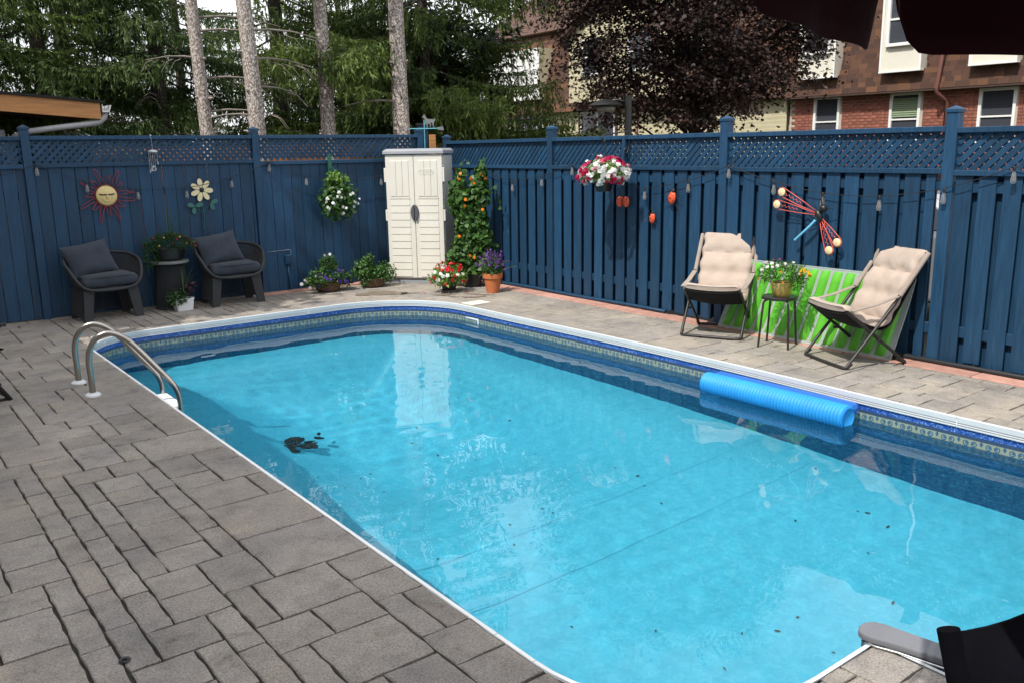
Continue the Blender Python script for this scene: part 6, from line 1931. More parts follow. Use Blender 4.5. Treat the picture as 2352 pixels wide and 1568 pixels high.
# white ribbed planter
wp = empty('white_planter', (3.26, 10.93, 0), 0.12, 'white ribbed rectangular planter with trailing plants on the deck before the drum table', 'potted plant')
mb = MB(); nr = 56; prof_ = [(0.0, 0.86), (0.13, 1.0), (0.135, 1.06), (0.152, 1.06), (0.152, 0.98)]
for z, k in prof_:
    for i in range(nr):
        a = 2 * PI * i / nr; c, s = math.cos(a), math.sin(a)
        rib = 1 + (0.018 if (i % 2 and z < .132) else 0)
        mb.v.append((0.115 * k * rib * math.copysign(abs(c) ** 0.3, c), 0.075 * k * rib * math.copysign(abs(s) ** 0.3, s), z + 0.002))
for l in range(4):
    mb.f += [(l * nr + i, l * nr + (i + 1) % nr, (l + 1) * nr + (i + 1) % nr, (l + 1) * nr + i) for i in range(nr)]
mb.f.append(tuple(range(nr - 1, -1, -1))); o = mb.build('pot', m_white_pvc, wp)
mb = MB(); mb.box((0, 0, 0.13), (0.2, 0.13, 0.02)); mb.build('soil', m_potsoil, o)
P, u = shell_pts(420, (-0.09, -0.03, 0.16), (0.14, 0.10, 0.11), -0.8, 0.3); foliage(wp, 'foliage', P, u, 0.035, OVAL, m_leaf_d)
P, u = shell_pts(5, (-0.08, -0.06, 0.15), (0.14, 0.09, 0.10), -0.5, 0.95); blossoms(wp, 'yellow_blossoms', P, u, 0.018, m_yel)
P, u = shell_pts(40, (0.10, 0.02, 0.27), (0.08, 0.06, 0.10), -0.9, 0.3); foliage(wp, 'dark_leaves', P, u, 0.06, OVAL, m_leaf_p)
grass_spikes(wp, [(0.02, 0, .14, 1.4, .42, .12, .006), (0.03, 0, .14, .2, .40, .6, .005), (0.0, 0, .14, 2.8, .40, .4, .004), (0.04, 0, .14, .5, .46, .5, .005), (0.05, 0, .14, -.2, .36, .9, .004), (0.02, 0, .14, 1.0, .38, .2, .007)], gmat)
# hanging white impatiens on the back fence
hp = empty('hanging_impatiens', (5.58, 11.20, 0.93), 0, 'bushy white flowering plant hanging on the back fence beside the cabinet', 'hanging plant')
mb = MB(); mb.lathe([(0.08, 0.22), (0.12, 0.40), (0.125, 0.41)], 20); mb.build('pot', m_pot_black, hp, smooth=True)
m_dgreen = M('green_strap', (0.012, 0.10, 0.06), rough=0.5)
mb = MB(); mb.box((0.0, 0.20, 0.80), (0.05, 0.02, 0.26)); mb.build('strap', m_dgreen, hp)
mb = MB(); mb.tube([(0, 0.2, 0.72), (0, 0.1, 0.74), (0, 0.02, 0.66), (0, 0, 0.42)], 0.006, 6); mb.build('hook', m_dgreen, hp, smooth=True)
P, u = shell_pts(900, (0, 0, 0.33), (0.29, 0.20, 0.31), -1, 0.35)
w_ = 1 - 0.45 * np.clip((P[:, 2] - 0.40) / 0.3, 0, 1); P[:, 0] *= w_; foliage(hp, 'foliage', P, u, 0.062, OVAL, m_leaf_m)
P, u = shell_pts(260, (-0.02, 0, 0.58), (0.17, 0.14, 0.14), -.6, 0.3); foliage(hp, 'upper_foliage', P, u, 0.055, OVAL, m_leaf_l)
P, u = shell_pts(120, (0.02, 0, 0.34), (0.30, 0.21, 0.28), -.8, 1.0); k_ = (u[:, 1] < -0.25); P, u = P[k_][:26], u[k_][:26]; P[:, 0] *= 0.92; blossoms(hp, 'white_blossoms', P, u + np.array([-.2, -.4, 0.2]), 0.050, m_wht)
# two coco-lined baskets on the deck
def coco_basket(loc, label, spec, r=0.17, h=0.13):
    t = empty('coco_basket', loc, 0, label, 'potted plant', 'coco baskets at the foot of the back fence')
    pot(t, [(r * .7, 0.0), (r * .95, 0.03), (r * 1.08, h), (r, h)], m_coco, h - 0.01, r * .98)
    for (c, rr_, n, size, mt, tm) in spec:
        P, u = shell_pts(n, c, rr_, -0.7, 0.25); foliage(t, 'foliage', P, u, size, tm, mt)
    return t
b1 = coco_basket((5.27, 11.05, 0), 'coco basket with tall shrub, white and purple petunias by the back fence', [((0.04, 0.03, 0.37), (0.14, 0.12, 0.14), 520, 0.035, m_leaf_m, OVAL), ((-0.13, -0.05, 0.18), (0.21, 0.16, 0.16), 560, 0.038, m_leaf_m, OVAL), ((0.14, -0.07, 0.15), (0.22, 0.15, 0.15), 560, 0.038, m_leaf_d, OVAL), ((-0.28, -0.06, 0.17), (0.13, 0.07, 0.07), 120, 0.035, m_leaf_l, OVAL)])
P, u = shell_pts(60, (0.06, -0.06, 0.14), (0.30, 0.18, 0.16), -.6, 0.95); k_ = u[:, 1] < 0; P, u = P[k_][:20], u[k_][:20]; blossoms(b1, 'purple_blossoms', P, u + np.array([0, -.6, 0]), 0.050, m_pur)
P = np.array([(-0.42, -.08, .15), (-0.38, -.1, .20), (-0.31, -.1, .09), (-0.02, 0, .50), (0.05, -.02, .51), (-0.22, -.12, .24), (-.34, -.08, .17)]); blossoms(b1, 'white_blossoms', P, np.tile([0, -1, .3], (len(P), 1)).astype(float), 0.05, m_wht)
b2 = coco_basket((5.93, 10.98, 0), 'coco basket with leafy green shrubs and no flowers next to the cabinet', [((-0.03, 0.03, 0.36), (0.09, 0.09, 0.13), 260, 0.034, m_leaf_m, OVAL), ((-0.15, 0.0, 0.25), (0.15, 0.14, 0.17), 420, 0.045, m_leaf_m, OVAL), ((0.13, -0.04, 0.18), (0.23, 0.17, 0.18), 800, 0.038, m_leaf_m, OVAL), ((-0.1, -0.06, 0.10), (0.14, 0.12, 0.10), 260, 0.036, m_leaf_d, OVAL)])
# petunias in a black pot
pt = empty('petunia_pot', (6.48, 9.84, 0), 0, 'black pot of red and white petunias standing before the cabinet', 'potted plant')
pot(pt, [(0.085, 0.012), (0.115, 0.15), (0.12, 0.155), (0.105, 0.155)], m_pot_black, 0.14, 0.105)
mb = MB(); mb.lathe([(0.095, 0.0), (0.115, 0.03), (0.108, 0.03), (0.09, 0.008)], 28); mb.build('saucer', m_greyrim, pt, smooth=30)
P, u = shell_pts(900, (0, 0, 0.20), (0.27, 0.24, 0.17), -0.55, 0.3); foliage(pt, 'foliage', P, u, 0.045, OVAL, m_leaf_l)
P, u = shell_pts(110, (0, 0, 0.205), (0.28, 0.25, 0.185), -0.4, 0.97); k_ = (u @ np.array([-.4, -.8, .45])) > 0.05; P, u = P[k_], u[k_]
top = (u[:, 2] > 0.35) & (u[:, 0] > -0.5); side_ = ~top
blossoms(pt, 'red_blossoms', np.vstack([P[top], P[side_][::3]]), np.vstack([u[top], u[side_][::3]]), 0.058, m_red)
blossoms(pt, 'white_blossoms', P[side_][1::3], u[side_][1::3], 0.058, m_wht)
# climbing vine with orange flowers on stakes
vn = empty('climbing_vine', (6.99, 10.02, 0), 0, 'tall orange flowered vine on bamboo stakes in a black pot beside the cabinet', 'potted plant')
pot(vn, [(0.12, 0.0), (0.155, 0.19), (0.165, 0.20), (0.15, 0.20)], m_pot_black, 0.18, 0.145)
ax = Vector((0.82, -0.57, 0)); ay = Vector((0.57, 0.82, 0))      # width axis seen from the pool, depth axis
Ps = []; Us = []
for col_, zmax in ((-0.12, 1.60), (0.13, 1.66), (0.0, 1.15), (0.06, 0.9), (-0.04, .8)):
    n = int(760 * zmax)
    z = pq.uniform(0.2, zmax, n); a = pq.uniform(0, 2 * PI, n); r_ = 0.14 * pq.uniform(.35, 1.1, n) * (1 - 0.5 * np.clip((z - zmax + .25) / .25, 0, 1)) * (1 + 0.25 * np.sin(z * 9 + col_ * 20))
    wv = 0.03 * np.sin(z * 6 + col_ * 30)
    du = np.cos(a) * r_ + col_ + wv + (z < 0.55) * np.sign(col_) * (0.55 - z) * 0.25; dv = np.sin(a) * r_ * .8
    Ps.append(np.stack([ax.x * du + ay.x * dv, ax.y * du + ay.y * dv, z], 1)); Us.append(np.stack([ax.x * np.cos(a) + ay.x * np.sin(a), ax.y * np.cos(a) + ay.y * np.sin(a), 0.25 * np.ones(n)], 1))
P = np.vstack(Ps); u = np.vstack(Us); foliage(vn, 'foliage', P, u, 0.066, HEART, m_leaf_m, jit=0.5)
mb_specs = [(-0.16, 1.55), (0.14, 1.58), (0.02, 1.0)]
for k, (du, zt) in enumerate(mb_specs):
    mb = MB(); b0 = ax * du * 0.6 - ay * 0.06; b1_ = ax * du - ay * 0.05; mb.tube([(b0.x, b0.y, 0.17), (b1_.x, b1_.y, zt)], 0.007, 7); mb.build('stake', m_bamboo, vn, smooth=True)
fl_ = [(-.12, 1.57), (.02, 1.50), (.15, 1.56), (.22, 1.50), (-.06, 1.22), (-.08, 1.13), (.17, 1.08), (-.16, .72), (-.02, .45), (.04, .42), (-.14, 1.50), (.06, 1.44)]
P = np.array([(ax.x * a - ay.x * .14, ax.y * a - ay.y * .14, z) for a, z in fl_]); blossoms(vn, 'orange_blossoms', P, np.tile([-.6, -.75, .2], (len(P), 1)), 0.05, m_org)
for k, (a0, pts) in enumerate([(0, [(-.10, 1.55), (-.12, 1.68), (-.05, 1.75), (-.02, 1.70)]), (1, [(.14, 1.6), (.17, 1.70), (.20, 1.74), (.22, 1.66)]), (2, [(.22, 1.3), (.31, 1.36), (.38, 1.33), (.40, 1.2), (.43, 1.1)]), (3, [(-.18, 1.3), (-.25, 1.4), (-.3, 1.3), (-.33, 1.1)])]):
    mb = MB(); cp = catmull([(ax.x * a - ay.x * .08, ax.y * a - ay.y * .08, z) for a, z in pts], 6); mb.tube(cp, 0.0022, 5); td = mb.build('tendril', m_stemg, vn, smooth=True)
    Pp = np.array([tuple(p) for p in cp[::4]]); foliage(td, 'foliage', Pp, np.tile([-.5, -.7, .3], (len(Pp), 1)), 0.045, HEART, m_leaf_m)
# purple angelonia in terracotta
an = empty('terracotta_pot', (6.89, 9.39, 0), 0.0, 'terracotta pot of purple flower spikes beside the side fence', 'potted plant')
pot(an, [(0.085, 0.0), (0.118, 0.195), (0.133, 0.198), (0.138, 0.262), (0.122, 0.262), (0.118, 0.22)], m_terra, 0.235, 0.118, n=40)
q2 = random.Random(9); Pl = []; Ul = []; Pf = []; Uf = []
for k in range(34):
    a = q2.uniform(0, 6.28); sp_ = q2.uniform(.02, .25); h_ = q2.uniform(.18, .36) * (1 - .4 * (sp_ / .25)) + .04
    b0 = Vector((math.cos(a) * .05, math.sin(a) * .05, .24)); e = Vector((math.cos(a) * sp_, math.sin(a) * sp_, .24 + h_))
    if k == 0: e = Vector((.28, -.16, .34))
    if k == 1: e = Vector((.22, -.08, .42))
    mb = MB(); mb.tube([b0, b0.lerp(e, .5) + Vector((0, 0, .02)), e], 0.003, 5, caps=False); mb.build('stem', m_stemg, an, smooth=True)
    for j in range(26):
        t = q2.uniform(0, 1); p = b0.lerp(e, t); o_ = Vector((q2.gauss(0, 1), q2.gauss(0, 1), q2.gauss(0, .6))).normalized()
        if t < .55: Pl.append(p + o_ * .02); Ul.append(o_)
        elif j % 2: Pf.append(p + o_ * .013); Uf.append(o_)
foliage(an, 'foliage', np.array([tuple(p) for p in Pl]), np.array([tuple(p) for p in Ul]), 0.042, OVAL, m_leaf_d)
P, u = shell_pts(160, (0, 0, .27), (.14, .14, .08), -.2, .3); foliage(an, 'lower_foliage', P, u, 0.045, OVAL, m_leaf_d)
blossoms(an, 'lilac_blossoms', np.array([tuple(p) for p in Pf]), np.array([tuple(p) for p in Uf]), 0.031, m_lil)
# hanging basket on the side fence
hb_ = empty('hanging_basket', (7.04, 7.40, 1.39), 0, 'hanging basket of red and white petunias on the side fence', 'hanging plant')
pot(hb_, [(0.085, 0.0), (0.125, 0.14), (0.135, 0.15), (0.12, 0.15)], m_pot_black, 0.135, 0.12)
for k in range(3):
    a = 2 * PI * k / 3 + .4; mb = MB(); mb.tube([(.125 * math.cos(a), .125 * math.sin(a), .15), (0, 0, .56)], 0.0028, 5); mb.build('hanger_wire', m_bmetal, hb_)
mb = MB(); mb.tube(catmull([(.41, 0.0, .66), (.38, 0, .67), (.2, 0, .655), (.06, 0, .64), (-.01, 0, .625), (-.025, 0, .59), (0, 0, .56), (.02, 0, .575)], 6), 0.008, 8); mb.build('bracket', m_bmetal, hb_, smooth=True)
mb = MB(); mb.tube(catmull([(.40, 0, .66), (.40, 0, .50), (.36, 0, .42), (.33, 0, .46), (.36, 0, .49)], 6), 0.008, 8); mb.build('bracket_scroll', m_bmetal, hb_, smooth=True)
P, u = shell_pts(760, (0, 0, 0.20), (0.26, 0.26, 0.16), -0.55, 0.3); foliage(hb_, 'foliage', P, u, 0.045, OVAL, m_leaf_l)
P, u = shell_pts(270, (0, 0, 0.205), (0.285, 0.285, 0.18), -0.62, 0.97)
rc = np.array([(-.1, -.25, .96), (-.75, .15, .6), (-.2, -.85, -.45), (.35, -.6, .7), (-.95, .25, -.1)]); rc /= np.linalg.norm(rc, axis=1, keepdims=True)
k_ = (u @ rc.T).max(1) + pq.normal(0, .04, len(u)) > 0.89
blossoms(hb_, 'red_blossoms', P[k_], u[k_], 0.062, m_pink); blossoms(hb_, 'white_blossoms', P[~k_], u[~k_], 0.066, m_wht)
# yellow pot of moss roses on the black table
yp = empty('yellow_pot', (6.99, 4.91, 0.483), 0, 'glazed yellow pot of moss roses on the small black table', 'potted plant')
pot(yp, [(0.068, 0.0), (0.082, 0.02), (0.105, 0.11), (0.11, 0.135), (0.10, 0.135)], m_ypot, 0.12, 0.10)
P, u = shell_pts(1500, (0, 0, 0.20), (0.24, 0.22, 0.13), -0.6, 0.25); tufts(yp, 'foliage', P, u + pq.normal(0, .6, u.shape), 0.04, 0.009, m_leaf_m)
P, u = shell_pts(260, (0.0, -0.17, 0.15), (0.06, 0.06, 0.08), -0.9, 0.25); tufts(yp, 'trailing_foliage', P, u + pq.normal(0, .6, u.shape), 0.04, 0.009, m_leaf_m)
P, u = shell_pts(80, (0, 0, 0.205), (0.245, 0.225, 0.135), -.3, 1.0); k_ = (u @ np.array([-.8, -.5, .3])) > .1; P, u = P[k_], u[k_]
wgt = P @ np.array([.45, -.85, 0]); od = np.argsort(wgt); P, u = P[od], u[od]; n = len(P)
blossoms(yp, 'yellow_blossoms', P[-max(5, n // 4):], u[-max(5, n // 4):] + np.array([-.5, -.3, 0]), 0.042, m_yel)
blossoms(yp, 'white_blossoms', P[1:-max(5, n // 4):3], u[1:-max(5, n // 4):3] + np.array([-.5, -.3, 0]), 0.038, m_wht)
blossoms(yp, 'orange_blossoms', P[0:-max(5, n // 4):4], u[0:-max(5, n // 4):4], 0.024, m_org); blossoms(yp, 'magenta_blossoms', P[2:-max(5, n // 4):5], u[2:-max(5, n // 4):5], 0.026, m_mag)
# ------------------------------------------------------------------ ornaments on the back fence (local: x along fence, z up, -y towards the pool)
m_owire = M('red_wire', (0.30, 0.03, 0.035), rough=0.45); m_oyel = M('cream_yellow_enamel', (0.72, 0.55, 0.24), rough=0.4, var=0.05); m_oblk = M('black_enamel', (0.012, 0.012, 0.012), rough=0.4)
sn = empty('sun_ornament', (2.63, YA - 0.02, 1.415), 0, 'metal sun face with red wire rays hung on the back fence', 'wall ornament')
mb = MB(); mb.lathe([(0.122, 0.0), (0.118, 0.012), (0.09, 0.024), (0.0, 0.032)], 40); fc = mb.build('face', m_oyel, sn, smooth=True, rot=(PI / 2, 0, 0), loc=(0, -0.012, 0))
mb = MB(); mb.tube([(-0.085, -0.042, 0.022), (-0.045, -0.044, 0.012), (0, -0.046, 0.016), (0.045, -0.044, 0.012), (0.085, -0.042, 0.022)], 0.008, 6); mb.build('brow', m_oblk, fc).parent = sn
mb = MB(); mb.tube([(0, -0.046, 0.026), (0.004, -0.052, -0.005), (-0.006, -0.056, -0.028), (0.01, -0.05, -0.03)], 0.007, 6); mb.build('nose', m_oyel, sn, smooth=True)
mb = MB(); mb.tube(catmull([(-0.062, -0.044, -0.022), (-0.04, -0.046, -0.052), (0, -0.047, -0.066), (0.04, -0.046, -0.052), (0.062, -0.044, -0.022)], 4), 0.005, 6); mb.build('smile', m_oyel, sn, smooth=True)
for k in range(15):
    a = 2 * PI * k / 15 + 0.12; long_ = (k % 2 == 0); r1 = 0.335 if long_ else 0.25; tw = 0.10 if k % 3 else -0.08
    def pp(r, da): return (r * math.cos(a + da), -0.012, r * math.sin(a + da))
    w_ = 0.17
    pts = [pp(0.13, -w_), pp(0.20, -w_ * 0.35), pp(r1 - 0.03, tw * .4), pp(r1, tw), pp(r1 - 0.012, tw + .05), pp(0.215, w_ * 0.75), pp(0.13, w_)]
    mb = MB(); mb.tube(pts, 0.0042, 5); mb.build('ray', m_owire, sn, smooth=True)
mb = MB(); mb.tube([(0.131 * math.cos(2 * PI * k / 40), -0.008, 0.131 * math.sin(2 * PI * k / 40)) for k in range(40)], 0.0045, 5, closed=True); mb.build('ring', m_owire, sn, smooth=True)
# flower
fw_ = empty('flower_ornament', (3.775, YA - 0.02, 1.435), 0, 'metal flower with cream yellow petals and teal leaves on the back fence', 'wall ornament')
m_teal = M('teal_enamel', (0.03, 0.13, 0.115), rough=0.45, var=0.15)
def petal_mesh(L_, w, name, mat, parent, a, r0, cx=0, cz=0, tilt=0.02):
    mb = MB(); n = 16; ring = []
    for k in range(n):
        t = 2 * PI * k / n; u = r0 + L_ * (0.5 - 0.5 * math.cos(t)); v = w * math.sin(t) * (1 - 0.15 * math.cos(t))
        ring.append((u, v))
    c, s = math.cos(a), math.sin(a)
    mb.prism([(u * c - v * s, u * s + v * c) for u, v in ring], 0.0, 0.006, tr=lambda q: Vector((cx + q.x, -0.014 - q.z, cz + q.y)))
    o = mb.build(name, mat, parent); b = o.modifiers.new('b', 'BEVEL'); b.width = 0.002; b.segments = 2
    return o
m_opet = M('cream_enamel', (0.78, 0.66, 0.40), rough=0.4, var=0.05)
for k in range(7): petal_mesh(0.12, 0.032, 'petal', m_opet, fw_, PI / 2 + 0.15 + 2 * PI * k / 7, 0.028)
mb = MB(); mb.ball((0, -0.02, 0), 0.024, 14, 8, (1, .6, 1)); mb.build('centre', m_oblk, fw_, smooth=True)
mb = MB(); mb.tube(catmull([(0, -0.008, -0.02), (-0.005, -0.01, -0.15), (0.005, -0.01, -0.3), (-0.012, -0.012, -0.52)], 5), 0.005, 6); mb.build('stem', m_teal, fw_, smooth=True)
for (cx, cz, a, L_) in ((-0.10, -0.20, 2.9, .10), (-0.10, -0.20, 0.25, .10), (-0.11, -0.21, -1.75, .085), (0.10, -0.17, 0.35, .10), (0.10, -0.17, -1.2, .09)):
    lf = petal_mesh(L_, 0.028, 'leaf', m_teal, fw_, a, 0.005, cx, cz)
for (ex, ez, m_) in ((-0.10, -0.20, (-0.03, -.27)), (0.10, -0.17, (0.03, -.24))):
    mb = MB(); mb.tube(catmull([(0, -0.01, -0.30), (m_[0], -0.012, m_[1]), (ex, -0.012, ez)], 5), 0.0035, 5); mb.build('branch', m_teal, fw_, smooth=True)
# wind chime hanging from the top rail
wc = empty('wind_chime', (3.205, YA - 0.09, 1.66), 0, 'silver wind chime hanging before the lattice of the back fence', 'wind chime')
m_silv = M('chime_silver', (0.55, 0.56, 0.58), rough=0.35, metal=0.4)
mb = MB(); mb.lathe([(0.062, 0.255), (0.060, 0.27), (0.045, 0.285), (0.0, 0.292)], 24); mb.build('canopy', m_silv, wc, smooth=True)
mb = MB(); mb.tube([(0, 0, 0.29), (0, 0.02, 0.42), (0, 0.06, 0.455)], 0.002, 4); mb.build('hanging_wire', m_silv, wc)
for (x, l) in ((-.055, .22), (-.035, .20), (-.012, .17), (.02, .19), (.05, .12)):
    mb = MB(); mb.tube([(x, -.01 if x < 0 else .015, .257), (x, -.01 if x < 0 else .015, .257 - l)], 0.0022, 5); cd_ = mb.build('strand', m_silv, wc)
    mb = MB(); mb.ball((x, -.01 if x < 0 else .015, .245 - l), 0.011, 8, 6, (.7, .7, 2.0)); mb.build('shell_drop', m_silv, cd_, smooth=True)
mb = MB(); mb.tube([(-.01 + .022 * math.cos(2 * PI * k / 20), -.012, .065 + .03 * math.sin(2 * PI * k / 20)) for k in range(20)], 0.005, 6, closed=True); mb.build('ring', m_silv, wc, smooth=True)

# ------------------------------------------------------------------ ornaments on the side fence (local: y along fence, z up, -x towards the pool)
m_lady = M('ladybird_orange', (0.72, 0.10, 0.035), rough=0.35, var=0.05)
def spot_disc(parent, y, z, r, x):
    mb = MB(); mb.lathe([(r, 0), (0, 0.002)], 12, capb=False); mb.build('spot', m_oblk, parent, rot=(0, -PI / 2, 0), loc=(x, y, z), smooth=True)
def ladybird(y, z, tilt, label, scale=1.0, open_=False):
    t = empty('ladybird_ornament', (XB - 0.03, y, z), 0, label, 'wall ornament', 'ladybird ornaments on the side fence')
    t.rotation_euler = (tilt, 0, 0); t.scale = (scale,) * 3
    wings = [(0, 0)] if not open_ else [(0.085, 0.9), (-0.03, 0.15)]
    for (dy, ro) in wings:
        mb = MB(); mb.lathe([(0.072, 0.0), (0.068, 0.012), (0.04, 0.028), (0, 0.034)], 28, sx=1.0, sy=0.70)
        sh = mb.build('wing_case', m_lady, t, smooth=True)
        sh.rotation_euler = (0, -PI / 2, 0); sh.location = (-0.012, dy, 0)
        if open_: sh.rotation_euler = (ro, -PI / 2, 0)
        for (sy_, sz_) in ((.02, .035), (-.022, .03), (.0, .0), (.026, -.012), (-.026, -.018), (.008, -.042), (-.012, .055)):
            c, s = math.cos(ro), math.sin(ro); yy = sy_ * c - sz_ * s; zz = sy_ * s + sz_ * c
            h_ = 0.034 * (1 - min(1, ((sy_ / .05) ** 2 + (sz_ / .072) ** 2)) ** .8 * .8)
            spot_disc(t, dy + yy, zz, 0.0085, -0.014 - h_)
    mb = MB(); mb.ball((-0.02, 0.0, 0.078 if not open_ else .02), 0.024, 12, 8, (.7, 1, .8)); mb.build('head', m_oblk, t, smooth=True)
    if not open_:
        for s in (-1, 1):
            for (z0, dy, dz) in ((.05, .07, .05), (.0, .085, .0), (-.05, .07, -.06)):
                mb = MB(); mb.tube([(-.01, s * .045, z0), (-.02, s * (.045 + dy * .5), z0 + dz * .4 + .02), (-.008, s * (.045 + dy), z0 + dz)], 0.0028, 5); mb.build('leg', m_oblk, t, smooth=True)
            mb = MB(); mb.tube([(-.02, s * .01, .095), (-.03, s * .03, .125), (-.03, s * .05, .13)], 0.0022, 5); mb.build('antenna', m_oblk, t, smooth=True)
    return t
ladybird(7.42, 1.255, 0.0, 'ladybird ornament with open wing cases in the shadow of the hanging basket', 0.9, True)
ladybird(6.97, 1.085, 0.12, 'smaller ladybird ornament set lowest on the fence boards', 0.85)
ladybird(6.675, 1.325, 0.25, 'larger ladybird ornament beside the string light wire', 1.05)
df = empty('dragonfly_ornament', (XB - 0.05, 4.80, 1.235), 0, 'metal dragonfly with red wire wings and blue tail on the side fence', 'wall ornament')
m_rw = M('coral_wire', (0.60, 0.085, 0.055), rough=0.4); m_sky = M('sky_blue_enamel', (0.16, 0.50, 0.78), rough=0.4); m_disc = M('ivory_disc', (0.80, 0.62, 0.36), rough=0.4)
rootp = Vector((-0.03, 0.04, 0.0))
for (y, z, rt) in ((5.215, 1.43, (.03, .015)), (5.265, 1.31, (.035, -.005)), (4.665, .905, (-.01, -.05)), (4.585, .985, (-.02, -.04))):
    e = Vector((-0.035, y - 4.80, z - 1.235)); r0 = Vector((-0.02, rt[0], rt[1])); d = (e - r0); L_ = d.length; d.normalize(); s = d.cross(Vector((1, 0, 0))).normalized()
    loop = [r0 + s * .006]
    loop += [r0 + d * (L_ * .5) + s * .03, e + s * .043 - d * .02]
    for k in range(9):
        a = -PI / 2 + PI * k / 8; loop.append(e + d * .044 * math.cos(a) - s * .044 * math.sin(a))
    loop += [e - s * .043 - d * .02, r0 + d * (L_ * .5) - s * .03, r0 - s * .006]
    mb = MB(); mb.tube(loop, 0.0042, 6); wg = mb.build('wing', m_rw, df, smooth=True)
    mb = MB(); mb.tube([e - d * (.04 + .022 * k) + s * (.010 if k % 2 else -.010) for k in range(10)] , 0.0032, 5); mb.build('wing_squiggle', m_rw, wg, smooth=True)
    mb = MB(); mb.lathe([(0.038, 0), (0.038, 0.008), (0.03, 0.013), (0, 0.014)], 24); ds = mb.build('wing_disc', m_disc, wg, smooth=40, rot=(0, -PI / 2, 0), loc=tuple(e + Vector((-0.004, 0, 0))))
mb = MB(); mb.ball((-0.03, 0.0, -0.01), 0.04, 12, 8, (.8, .8, 1.5), rotx(-.5)); mb.build('body', m_oblk, df, smooth=True)
mb = MB(); mb.ball((-0.03, -0.045, .055), 0.036, 12, 8); mb.build('head', m_oblk, df, smooth=True)
pts = catmull([(-.03, .035, -.06), (-.035, .09, -.12), (-.035, .16, -.185), (-.03, .25, -.265)], 12); mb = MB(); mb.tube(pts, [0.011 + .0025 * (k % 2) for k in range(len(pts))], 10); mb.build('tail', m_sky, df, smooth=True)
for (a, b_) in (((.03, -.02), (.13, -.055)), ((-.04, .02), (-.16, .07)), ((.03, .05), (.08, .11)), ((-.02, .08), (-.01, .19)), ((-.03, .08), (-.05, .19))):
    mb = MB(); mb.tube([(-.025, a[0], a[1]), (-.035, (a[0] + b_[0]) / 2, (a[1] + b_[1]) / 2 + .01), (-.03, b_[0], b_[1])], 0.0035, 5); mb.build('leg', m_oblk, df, smooth=True)

# ------------------------------------------------------------------ string lights
m_wire = M('black_wire', (0.012, 0.012, 0.014), rough=0.5)
def bulb_glass():
    m, nt, out = nodes_of('bulb_glass'); L = nt.links
    b = N(nt, 'ShaderNodeBsdfPrincipled'); setin(b, Roughness=0.08); b.inputs['Base Color'].default_value = (.42, .43, .45, 1); b.inputs['Specular IOR Level'].default_value = 1.0  # pale base colour stands in for bright glints on the glass
    tp = N(nt, 'ShaderNodeBsdfTransparent'); tp.inputs[0].default_value = (.95, .95, .96, 1)
    fr_ = N(nt, 'ShaderNodeLayerWeight'); fr_.inputs[0].default_value = 0.6
    mr = N(nt, 'ShaderNodeMapRange'); setin(mr, To_Min=0.15, To_Max=0.85); L.new(fr_.outputs['Facing'], mr.inputs[0])
    mx = N(nt, 'ShaderNodeMixShader'); L.new(mr.outputs[0], mx.inputs[0]); L.new(tp.outputs[0], mx.inputs[1]); L.new(b.outputs[0], mx.inputs[2])
    L.new(mx.outputs[0], out.inputs[0]); return m
m_bulb = bulb_glass(); m_fil = M('bulb_filament', (0.5, 0.36, 0.2), rough=0.4)
def lights(name, pts, label, off):
    t = empty(name, pts[0], 0, label, 'string lights')
    o0 = Vector(pts[0]); wire = []
    for i, p in enumerate(pts):
        wire.append(Vector(p) + Vector((0, 0, 0.085)))
        if i + 1 < len(pts):
            a, b_ = Vector(p), Vector(pts[i + 1])
            for k in (1, 2, 3): wire.append(a.lerp(b_, k / 4) + Vector((0, 0, 0.085 - 0.012)))
    mb = MB(); mb.tube([w - o0 for w in wire], 0.0036, 6); mb.build('wire', m_wire, t, smooth=True)
    for i, p in enumerate(pts[1:-1]):
        q = Vector(p) - o0
        mb = MB(); mb.lathe([(0.009, .045), (0.010, .075), (0.005, .085)], 10, q, capt=True); sk_ = mb.build('socket', m_oblk, t, smooth=40)
        mb = MB(); mb.lathe([(0.0, -.05), (0.014, -.048), (0.022, -.035), (0.021, -.015), (0.014, .03), (0.010, .046)], 14, q, capb=False); mb.build('bulb', m_bulb, sk_, smooth=True)
        mb = MB(); mb.tube([q + Vector((0, 0, .03)), q + Vector((.003, 0, -.03))], 0.0035, 5); mb.build('filament', m_fil, sk_)
ya_ = YA - 0.05
lights('string_lights', [(1.5, ya_, 1.60)] + [(x, ya_, z) for x, z in ((1.91, 1.72), (2.42, 1.51), (2.99, 1.40), (3.58, 1.39), (4.17, 1.50), (4.70, 1.69), (5.22, 1.49), (5.80, 1.42), (6.39, 1.45))] + [(7.0, ya_, 1.58)], 'string of clear bulbs drooping along the back fence', 0)
xb_ = XB - 0.05
lights('string_lights', [(xb_, 10.2, 1.5)] + [(xb_, y, z) for y, z in ((9.57, 1.37), (8.94, 1.45), (8.34, 1.60), (7.70, 1.41), (7.09, 1.34), (6.44, 1.44), (5.90, 1.60), (5.34, 1.45), (4.79, 1.35), (4.22, 1.34), (3.65, 1.42), (3.11, 1.60))] + [(xb_, 2.4, 1.45)], 'string of clear bulbs drooping along the side fence', 0)

